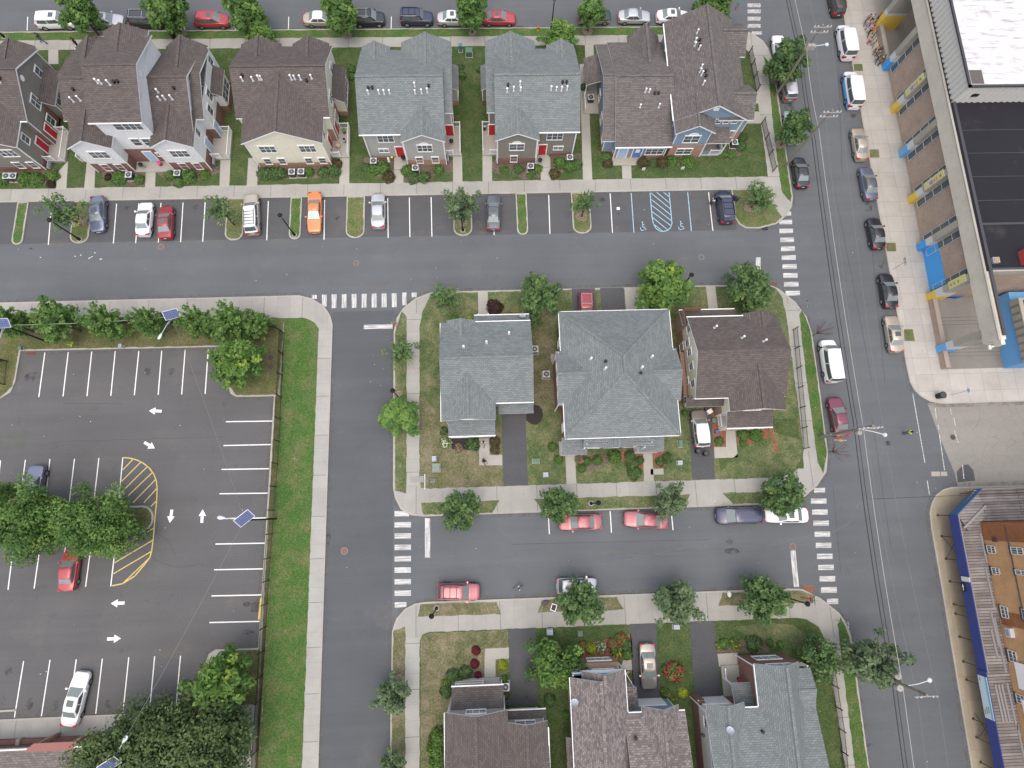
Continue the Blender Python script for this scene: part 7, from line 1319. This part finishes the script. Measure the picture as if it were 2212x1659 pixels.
# --- hydrants
def hydrant(p, col, label):
    x, y = T(*p, .14); o = thing('fire_hydrant', label, 'fire hydrant', (x, y, .14)); part(o, 'barrel', col, lambda b: b.lathe((0, 0, 0), [(.16, 0), (.16, .04), (.1, .05), (.1, .5), (.14, .51), (.13, .58), (.07, .68), (.03, .72)], 12), True)
    for s_ in (-1, 1): part(o, 'nozzle', col, lambda b: b.tube((s_*.08, 0, .4), (s_*.19, 0, .4), .055, k=8))
hydrant((2, 0, 225, 262), mat('hydrant orange', (.5, .22, .05), .5), 'orange fire hydrant on the top street verge'); hydrant((3, 2, 1730, 925), mat('hydrant yellow', (.5, .35, .08), .5), 'yellow fire hydrant by the corner of the blue hoarding')
# --- air conditioners, boxes, bins
def acunit(p, label):
    x, y = T(*p, .5); o = thing('air_conditioner', label, 'air conditioner', (x, y, .14), 'garden air conditioners'); part(o, 'pad', PLAIN, lambda b: b.box(-.5, .5, -.5, .5, 0, .06)); part(o, 'casing', [DGREY, LGREY], lambda b: (b.box(-.38, .38, -.38, .38, .06, .78), b.box(-.4, .4, -.4, .4, .78, .82, 1)))
    part(o, 'fan_grille', [GREY, BLACK], lambda b: (b.lathe((0, 0, .82), [(.33, 0), (.33, .012)], 20, 1), [b.bar((.05*math.cos(a), .05*math.sin(a), .842), (.33*math.cos(a), .33*math.sin(a), .842), .025, .02) for a in [6.2832*i/10 for i in range(10)]], b.lathe((0, 0, .835), [(.1, 0), (.1, .02)], 10)))
for p, l in (((0, 0, 75, 1535), 'left of two air conditioners by the leftmost taupe house'), ((0, 0, 135, 1535), 'right of two air conditioners by the leftmost taupe house'), ((0, 0, 1127, 1525), 'air conditioner left of the white triple house path'), ((0, 0, 1545, 1510), 'air conditioner right of the white triple house path'), ((1, 0, 318, 1500), 'left of two air conditioners before the cream house hedge'), ((1, 0, 398, 1498), 'right of two air conditioners before the cream house hedge'), ((1, 0, 1020, 1405), 'air conditioner left of the light grey house path'), ((1, 0, 1380, 1465), 'air conditioner right of the light grey house path'), ((2, 0, 160, 1450), 'air conditioner left of the dark taupe house path'), ((2, 0, 497, 1375), 'air conditioner right of the dark taupe house path'), ((2, 0, 678, 858), 'air conditioner on the left side of the blue corner house'), ((2, 0, 1915, 1245), 'air conditioner at the right corner of the blue house'), ((2, 1, 195, 1365), 'upper air conditioner in the gap right of the left middle house'), ((2, 1, 295, 1580), 'lower air conditioner beside the hipped roof house'), ((1, 3, 2155, 950), 'pale air conditioner beside the white railed porch')): acunit(p, l)
def ubox(p, w, d, h, m, label, lid=True):
    x, y = T(*p, h); o = thing('utility_box', label, 'utility box', (x, y, .14), 'garden utility boxes'); part(o, 'plinth', PLAIN, lambda b: b.box(-w/2-.08, w/2+.08, -d/2-.08, d/2+.08, 0, .06)); part(o, 'cabinet', m, lambda b: b.prism([(-w/2, -d/2), (w/2, -d/2), (w/2, d/2), (-w/2, d/2)], .06, h)); part(o, 'lid', m, lambda b: (b.box(-w/2-.03, w/2+.03, -d/2-.03, -.01, h, h+.05), b.box(-w/2-.03, w/2+.03, .01, d/2+.03, h, h+.05)))
GB = mat('grey box', (.33, .37, .42), .5)
for p, w, d, h, m, l in (((1, 0, 1765, 395), .45, .4, 1.1, mat('teal box', (.08, .2, .22), .5), 'tall teal utility box in the lawn gap'), ((1, 0, 1840, 440), .85, .75, .9, GREENB, 'green transformer box in the lawn gap'), ((1, 2, 1555, 722), .8, .85, .7, mat('sage box', (.16, .22, .19), .5), 'large green transformer box on the dry lawn'), ((1, 2, 1538, 645), .4, .5, .6, GB, 'grey utility box above the green transformer on the dry lawn'), ((1, 2, 1523, 835), .35, .3, .4, GREENB, 'small dark green box at the lower left lawn corner'), ((2, 2, 207, 664), .75, .4, .4, GREENB, 'flat green box beside the left driveway'), ((2, 2, 292, 783), .5, .42, .5, GB, 'pale grey box near the left driveway'), ((2, 2, 1455, 515), .4, .75, .4, GREENB, 'flat green box near the cream house driveway'), ((2, 2, 1450, 680), .5, .4, .5, GB, 'pale grey box near the cream house driveway'), ((2, 3, 328, 485), .55, .5, .5, GB, 'grey box above the broad garden tree'), ((2, 3, 592, 500), .35, .4, .4, GREENB, 'small green box on the lawn before the flower bed'), ((2, 3, 1420, 440), .6, .4, .5, GB, 'grey box under the street tree between lower driveways'), ((0, 1, 1043, 1330), .3, .35, .5, GB, 'grey box on the grass above the car park kerb'), ((0, 1, 178, 1350), .3, .3, .4, GREENB, 'small green box near the rusty car park drain')): ubox(p, w, d, h, m, l)
def tub(p, r, h, m, label, name='bin', inner=BLACK, z=.14, cat='bin'):
    x, y = T(*p, h*.7); o = thing(name, label, cat, (x, y, z)); part(o, 'body', m, lambda b: b.lathe((0, 0, 0), [(r*.8, 0), (r, h), (r*1.06, h), (r*1.06, h+.04)], 14), True); part(o, 'opening', inner, lambda b: b.lathe((0, 0, h+.035), [(r*.86, 0), (r*.86, .01)], 14))
tub((2, 2, 1603, 580), .3, .75, BLACK, 'left black bin behind the champagne people carrier', inner=DGREY, z=.15); tub((2, 2, 1670, 602), .3, .75, BLACK, 'right black bin behind the champagne people carrier', inner=DGREY, z=.15); tub((2, 2, 1765, 415), .24, .35, mat('tub blue', (.05, .06, .5), .4), 'bright blue tub on the red mulch', inner=mat('tub water', (.1, .14, .17), .2)); tub((2, 2, 1745, 315), .28, .3, GREY, 'grey green tub on the red mulch', inner=GREENB); tub((1, 0, 770, 1228), .22, .6, LGREY, 'grey bin on the cream house side porch', z=.42); tub((1, 0, 1975, 1118), .22, .65, DGREY, 'dark bin on the dark taupe house side porch', z=.42, inner=GREY)
tub((3, 2, 1490, 100), .4, .9, BLACK, 'black litter basket on the school corner pavement', inner=DGREY, z=.15); tub((0, 0, 1490, 300), .38, 1.3, BLACK, 'tall black litter bin on the top verge under a tree'); tub((0, 0, 1390, 1425), .24, .5, mat('hot pink', (.65, .06, .2), .5), 'hot pink stool before the white triple house door', inner=MATS['hot pink'], z=.3, cat='stool', name='stool'); tub((1, 0, 765, 1150), .25, .5, GREENB, 'green planter on the cream house side porch', inner=LEAF['bright'][2], z=.42, name='planter', cat='planter'); tub((1, 0, 1178, 1372), .16, .3, mat('pot yellow', (.6, .5, .1), .5), 'small yellow pot beside the light grey house door', inner=MATS['pot yellow'], z=.28, name='flower_pot', cat='pot'); tub((2, 3, 1955, 888), .25, .35, RUST, 'flower pot with red blooms on the brick bay steps', inner=MATS['crimson petals'], z=.3, name='flower_pot', cat='pot'); tub((1, 3, 2178, 1085), .25, .6, GREENB, 'dark green bin beside the lower left house driveway', inner=DGREY)
for p, l, z in (((1, 0, 1312, 1365), 'black covered kettle grill beside the light grey house path', .28), ((1, 0, 1275, 1378), 'small black grill left of the covered grill', .28), ((0, 0, 1232, 1440), 'black grill before the white triple house', .3), ((1, 0, 1690, 1240), 'black and red barbecue on the light grey house porch', .42), ((2, 0, 242, 1398), 'folded dark chair shape on the taupe house porch slab', .28)):
    x, y = T(*p, .6); o = thing('grill', l, 'grill', (x, y, z)); part(o, 'bowl', BLACK, lambda b: b.lathe((0, 0, .5), [(.08, 0), (.25, .12), (.29, .25), (.25, .36), (.08, .44)], 12), True)
    for k in range(3): a = 2.094*k; part(o, 'leg', GREY, lambda b: b.bar((.12*math.cos(a), .12*math.sin(a), .55), (.27*math.cos(a), .27*math.sin(a), 0), .03))
x, y = T(1, 0, 708, 1262, .7); o = thing('wicker_chair', 'beige wicker armchair on the cream house side porch', 'chair', (x, y, .42), None, .5); WK = mat('wicker', (.4, .33, .25), .8)
part(o, 'seat', WK, lambda b: b.lathe((0, 0, .35), [(.3, 0), (.32, .05), (.3, .1)], 14)); part(o, 'backrest', WK, lambda b: [b.bar((.32*math.cos(a), .32*math.sin(a), .4), (.36*math.cos(a), .36*math.sin(a), .85 if i > 2 else .62), .1, .04) for i, a in enumerate([.4+i*.42 for i in range(10)])])
for k in range(4): a = .785+1.571*k; part(o, 'leg', WK, lambda b: b.bar((.22*math.cos(a), .22*math.sin(a), .36), (.26*math.cos(a), .26*math.sin(a), 0), .04))
for p, l in (((0, 0, 430, 1432), 'cluster of gas meters at the leftmost taupe house corner'), ((0, 0, 1852, 1395), 'cluster of gas meters at the white triple house corner'), ((1, 0, 1660, 1365), 'cluster of gas meters at the light grey house corner'), ((1, 0, 2080, 1375), 'cluster of gas meters at the dark taupe house corner'), ((2, 0, 868, 1300), 'grey electricity meters on the blue house front corner'), ((2, 2, 1490, 165), 'grey meter box between hipped house and cream house')):
    x, y = T(*p, .6); o = thing('gas_meter', l, 'meter', (x, y, .14), 'utility meters')
    for i in range(3): part(o, 'meter_case', GB, lambda b: (b.box(-.1, .1, -.45+.33*i, -.2+.33*i, .45, .8), b.tube((0, -.33+.33*i, 0), (0, -.33+.33*i, .5), .03)))
    part(o, 'pipe', GREY, lambda b: b.tube((.05, -.5, .9), (.05, .5, .9), .035))
# loose things
def loose(name, label, cat, p, z, mats, fn, rz=0): x, y = T(*p, z); b = MB(); fn(b); o = b.build(name, mats); o.location = (x, y, z); o.rotation_euler = (0, 0, rz); return tag(o, label, cat)
loose('mirror', 'white framed dark panel lying on the lower verge', 'mirror', (2, 3, 360, 272), .16, [BLACK, SIGNW], lambda b: (b.box(-.22, .22, -.3, .3, 0, .05), [b.box(*v, .0, .07, 1) for v in ((-.3, -.22, -.38, .38), (.22, .3, -.38, .38), (-.22, .22, .3, .38), (-.22, .22, -.38, -.3))]), -.35)
loose('sack', 'crumpled purple sack lying on the lower verge', 'sack', (2, 3, 285, 230), .16, mat('sack purple', (.09, .065, .09), .8), lambda b: b.lathe((0, 0, 0), [(.3, 0), (.4, .1), (.3, .2), (.05, .24)], 9), .4).scale = (1.1, .65, 1)
loose('plastic_bag', 'white plastic bag on the verge beside the lower street', 'bag', (2, 3, 1875, 155), .16, SIGNW, lambda b: b.lathe((0, 0, 0), [(.2, 0), (.28, .12), (.2, .3), (.06, .4)], 9)).scale = (.9, 1.3, 1)
loose('paper_sheet', 'white paper sheet lying in an empty parking stall', 'paper', (2, 1, 918, 143), .01, SIGNW, lambda b: b.prism([(-.2, -.2), (.2, -.16), (.18, .2), (-.2, .18)], 0, .02))
loose('folded_mattress', 'pale folded cushions beside the hipped roof house', 'cushion', (2, 1, 355, 1440), .16, mat('cushion grey', (.33, .3, .3), .9), lambda b: (b.bar((-.3, .35, .15), (.25, .2, .15), .5, .3), b.bar((-.25, -.3, .15), (.3, -.25, .15), .5, .3), b.bar((-.3, .0, .2), (.3, .0, .25), .4, .2)))
loose('box_pile', 'white cardboard box on clutter beside the champagne people carrier', 'box', (2, 2, 1700, 245), .16, [SIGNW, DGREY, RUST], lambda b: (b.bar((-.3, 0, .25), (.3, .1, .25), .5, .5), b.box(-.4, -.1, .3, .7, 0, .4, 1), b.box(.3, .5, .2, .5, 0, .3, 2)), .3)
loose('wheel_stop', 'concrete wheel stop at the lower left edge of the car park', 'wheel stop', (0, 3, 50, 1163), .01, PLAIN, lambda b: b.prism([(-1, -.1), (1, -.1), (1, .1), (-1, .1)], 0, .13), .02); loose('wheel_stop', 'yellow wheel stop against the car park fence', 'wheel stop', (1, 3, 38, 280), .01, mat('yellow stop', (.55, .4, .1), .6), lambda b: b.prism([(-1.1, -.1), (1.1, -.1), (1.1, .1), (-1.1, .1)], 0, .14), 1.52)
loose('shopping_trolley', 'dark metal trolley beside the yellow wheel stop', 'trolley', (1, 3, 8, 265), .01, [BLACK], lambda b: ([b.bar((-.25, y, .5), (.25, y, .5), .03) for y in (-.4, -.2, 0, .2, .4)], [b.bar((x, -.4, z), (x, .4, z), .03) for x in (-.25, .25) for z in (.5, .9)], [b.bar((x, y, 0), (x, y, .9), .035) for x in (-.25, .25) for y in (-.4, .4)]))
loose('rubble_patch', 'small dark lump on the road beside the high visibility worker', 'bag', (3, 2, 1035, 512), .01, DGREY, lambda b: b.lathe((0, 0, 0), [(.2, 0), (.24, .1), (.12, .2)], 9))
drain(3, 3, 348, 112, 1.2, .75, 'rusty orange kerb grate at the lower block corner', mat('orange rust', (.3, .11, .05), .9))
loose('garden_statue', 'white garden figure beside the light grey house path', 'statue', (1, 0, 1150, 1395), .16, SIGNW, lambda b: b.lathe((0, 0, 0), [(.16, 0), (.18, .1), (.1, .3), (.16, .55), (.08, .7), (.11, .82), (.03, .95)], 10))
# ================================================================ people
def skin(name, verts, edges, root, lv=1):
    me = bpy.data.meshes.new(name); me.from_pydata([v[:3] for v in verts], edges, []); o = bpy.data.objects.new(name, me); COL.objects.link(o); o.modifiers.new('skin', 'SKIN')
    sv = me.skin_vertices[0].data
    for i, v in enumerate(verts): r = v[3]; sv[i].radius = (r, v[4] if len(v) > 4 else r); sv[i].use_root = i == root
    o.modifiers.new('sub', 'SUBSURF').levels = lv; o.modifiers['sub'].render_levels = lv
    bpy.context.view_layer.update(); m2 = bpy.data.meshes.new_from_object(o.evaluated_get(bpy.context.evaluated_depsgraph_get())); bpy.data.objects.remove(o); m2.polygons.foreach_set('use_smooth', [True]*len(m2.polygons)); return m2
def pose(step, arm):
    V, E = [], []; D = {}
    def v(n, x, y, z, r, par=None, r2=None): D[n] = len(V); V.append((x, y, z, r) if r2 is None else (x, y, z, r, r2)); (E.append((D[par], D[n])) if par else None)
    v('pel', 0, 0, .95, .13, r2=.1); v('sp', 0, 0, 1.14, .125, 'pel', .095); v('ch', 0, .01, 1.34, .15, 'sp', .105); v('nk', 0, .0, 1.49, .058, 'ch'); v('h1', 0, .02, 1.57, .072, 'nk'); v('h2', 0, .025, 1.65, .095, 'h1'); v('h3', 0, .01, 1.73, .06, 'h2'); v('nose', 0, .125, 1.635, .014, 'h2')
    for s, n in ((-1, 'l'), (1, 'r')):
        v('sh'+n, s*.175, 0, 1.41, .06, 'ch'); v('el'+n, s*.225, -s*arm*.12-.02, 1.15, .042, 'sh'+n); v('wr'+n, s*.235, -s*arm*.28+.07, .93, .029, 'el'+n); v('pa'+n, s*.235, -s*arm*.32+.09, .86, .03, 'wr'+n)
        for k in range(4): fy = -s*arm*.32+.065+.018*k; v('f%d%s' % (k, n), s*.24, fy, .81-.004*abs(k-1.5), .009, 'pa'+n); v('g%d%s' % (k, n), s*.228, fy+.006, .765+.008*abs(k-1.3), .008, 'f%d%s' % (k, n))
        v('t'+n, s*.215, -s*arm*.32+.14, .84, .01, 'pa'+n)
        v('hp'+n, s*.085, 0, .88, .085, 'pel'); v('kn'+n, s*.095, s*step*.22+.02, .5, .062, 'hp'+n); v('an'+n, s*.095, s*step*.42-.04*abs(step), .09+(.08*step if s*step < 0 else 0), .042, 'kn'+n); v('to'+n, s*.1, s*step*.42+.14, .045, .036, 'an'+n)
    return V, E, D
def sub(V, E, D, names, k, extra=None):
    idx = {D[n]: i for i, n in enumerate(names)}; vs = [(V[D[n]][0]*(1.03), V[D[n]][1], V[D[n]][2], *(r*k for r in V[D[n]][3:])) for n in names]; es = [(idx[a], idx[b]) for a, b in E if a in idx and b in idx]; return vs, es
POSES = []
for st, ar in ((0, .1), (1, 1), (-.8, -.8)):
    V, E, D = pose(st, ar); body = skin('body', V, E, 0)
    sh = skin('shirt', *sub(V, E, D, ['pel', 'sp', 'ch', 'shl', 'ell', 'shr', 'elr'], 1.2), 0); tr = skin('trousers', *sub(V, E, D, ['pel', 'hpl', 'knl', 'anl', 'hpr', 'knr', 'anr'], 1.22), 0)
    b = MB(); random.seed(3); rings = [[(.106*math.cos(a)*s_, .012+.112*math.sin(a)*s_, 1.655+.105*c_) for a in [6.2832*i/12 for i in range(12)]] for s_, c_ in ((1.0, -.25), (1.04, .1), (.92, .5), (.6, .85), (.1, 1.0))]
    for A, Bq in zip(rings, rings[1:]):
        for i in range(12):
            if A is rings[0] and 1 <= i <= 4: continue
            b.face([A[i], A[(i+1) % 12], Bq[(i+1) % 12], Bq[i]])
    hair = b.mesh('hair', BLACK, smooth=True); b = MB()
    for n in 'lr': x, y, z = V[D['to'+n]][:3]; b.path([(x, y-.2, .05), (x, y-.1, .06), (x, y+.02, .05), (x, y+.08, .035)], [.03, .048, .045, .02], 7)
    shoe = b.mesh('shoes', BLACK, smooth=True); b = MB()
    for s_ in (-1, 1): b.lathe((s_*.036, .103, 1.655), [(.004, -.008), (.012, 0), (.004, .008)], 6)
    POSES.append((body, sh, tr, hair, shoe, b.mesh('eyes', BLACK)))
SKINS = [mat('skin %d' % i, c, .6) for i, c in enumerate(((.36, .2, .13), (.2, .105, .065), (.11, .06, .04)))]
HAIR = mat('black hair', (.015, .012, .01), .6); CL = lambda n, c: mat('cloth '+n, c, .85)
CLOTH = dict(yellow=CL('yellow', (.62, .5, .1)), lime=CL('lime', (.5, .68, .06)), pink=CL('pink', (.62, .08, .22)), white=CL('white', (.62, .6, .62)), black=CL('black', (.02, .02, .022)), navy=CL('navy', (.035, .04, .07)), purple=CL('purple', (.14, .06, .12)), teal=CL('teal', (.05, .32, .28)), peach=CL('peach', (.6, .35, .25)), red=CL('red', (.4, .04, .05)), grey=CL('grey', (.18, .18, .2)), denim=CL('denim', (.07, .09, .16)), lilac=CL('lilac', (.38, .3, .5)), maroon=CL('maroon', (.14, .03, .035)))
def person(x, y, h, face, shirt, tr, label, ps=0, sk=1, z=.16, group=None, pack=None):
    P = POSES[ps]; k = h/1.76; me = P[0].copy(); me.materials.clear(); me.materials.append(SKINS[sk]); o = bpy.data.objects.new('person', me); COL.objects.link(o); o.location = (x, y, z); o.rotation_euler = (0, 0, math.radians(face-90)); o.scale = (k, k, k); tag(o, label, 'person', group)
    for nm, m0, m in (('shirt', P[1], CLOTH[shirt]), ('trousers', P[2], CLOTH[tr]), ('hair', P[3], HAIR), ('shoes', P[4], DGREY), ('eyes', P[5], BLACK)):
        q = m0.copy(); q.materials.clear(); q.materials.append(m); c = bpy.data.objects.new(nm, q); COL.objects.link(c); c.parent = o
    if pack:
        b = MB(); b.box(-.15, .15, -.3, -.12, 1.05, 1.45); b.box(-.1, .1, -.34, -.3, 1.1, 1.3); q = b.build('backpack', CLOTH[pack]); bpy.context.view_layer.update(); q.parent = o
    return o
def pp(p, z=.16): return T(*p, z)
person(*pp((0, 0, 385, 372)), 1.76, 175, 'navy', 'denim', 'person in dark clothes striding on the top pavement', 1); person(*G(*tx(0, 0, 632, 350), 1.3), 1.7, 180, 'maroon', 'black', 'person in dark red half hidden by the white triple house roof', 0)
person(*pp((1, 2, 1968, 515)), 1.72, -100, 'white', 'grey', 'person in a white shirt on the porch path of left middle house', 2, 0); person(*G(*tx(1, 2, 1972, 668), 1.5), 1.7, -60, 'navy', 'grey', 'person in dark clothes with black backpack on the porch path', 1, 1, pack='black')
person(*pp((2, 1, 1712, 112), .02), 1.75, 30, 'white', 'navy', 'person in white leaning beside the navy minivan', 0, 2, .02); person(*G(*tx(2, 3, 62, 108), 1.6), 1.72, 200, 'white', 'grey', 'person in pale clothes walking in the lower street', 1, 1, .02)
person(*pp((3, 2, 1165, 428), .02), 1.78, 0, 'lime', 'denim', 'road worker in bright lime vest standing in the street', 0, 2, .02)
def z4(X, Y, z): return G((3350+X/5.53)*.553, Y/5.53*.553, z)
g = 'walking school group'
person(*z4(140, 515, .16), 1.68, -100, 'purple', 'purple', 'person in purple dress at the head of the school group', 1, 0, group=g); person(*z4(215, 755, .16), 1.72, -95, 'pink', 'black', 'adult in hot pink shirt and black trousers beside the children', 1, 0, group=g)
for i, (X, Y, s_, t_, h, lab) in enumerate(((375, 340, 'white', 'black', 1.3, 'child in white and black behind the purple dressed adult'), (515, 305, 'pink', 'black', 1.35, 'child in hot pink against the tall yellow pilaster'), (440, 420, 'pink', 'grey', 1.2, 'smaller child in hot pink beside the yellow pilaster'), (330, 445, 'yellow', 'grey', 1.25, 'child in yellow in front of the yellow pilaster'), (270, 460, 'white', 'lilac', 1.2, 'child in white with lilac trousers near the kerb side'), (255, 545, 'lilac', 'white', 1.15, 'child in lilac nearest the road in the front cluster'), (405, 605, 'peach', 'yellow', 1.2, 'child in peach beside the pink shirted adult'), (400, 700, 'teal', 'peach', 1.1, 'child in teal beside the low wall'), (345, 770, 'yellow', 'purple', 1.15, 'child in yellow and purple behind the pink shirted adult'), (300, 830, 'white', 'red', 1.2, 'child in white with red backpack in the second cluster'), (380, 815, 'white', 'lilac', 1.2, 'child in white without backpack in the second cluster'), (400, 885, 'lime', 'grey', 1.2, 'child in lime at the back of the second cluster'),
    (450, 1005, 'yellow', 'purple', 1.3, 'child in yellow leading the third cluster'), (525, 1030, 'black', 'grey', 1.3, 'child in black beside the low wall in third cluster'), (440, 1085, 'yellow', 'maroon', 1.2, 'child in yellow with maroon trousers in the third cluster'), (515, 1090, 'peach', 'grey', 1.25, 'child in peach and grey in the third cluster'), (480, 1220, 'navy', 'black', 1.3, 'child in navy near the blue pilaster base'), (600, 1205, 'lime', 'denim', 1.45, 'tall child in lime at the tail of the group'), (530, 1300, 'red', 'black', 1.2, 'child in red with black trousers, last of the group'))):
    person(*z4(X, Y, h*.93), h, -95+(i*37 % 40)-20, s_, t_, lab, i % 3, i % 3, group=g, pack='red' if 'red backpack' in lab else None)
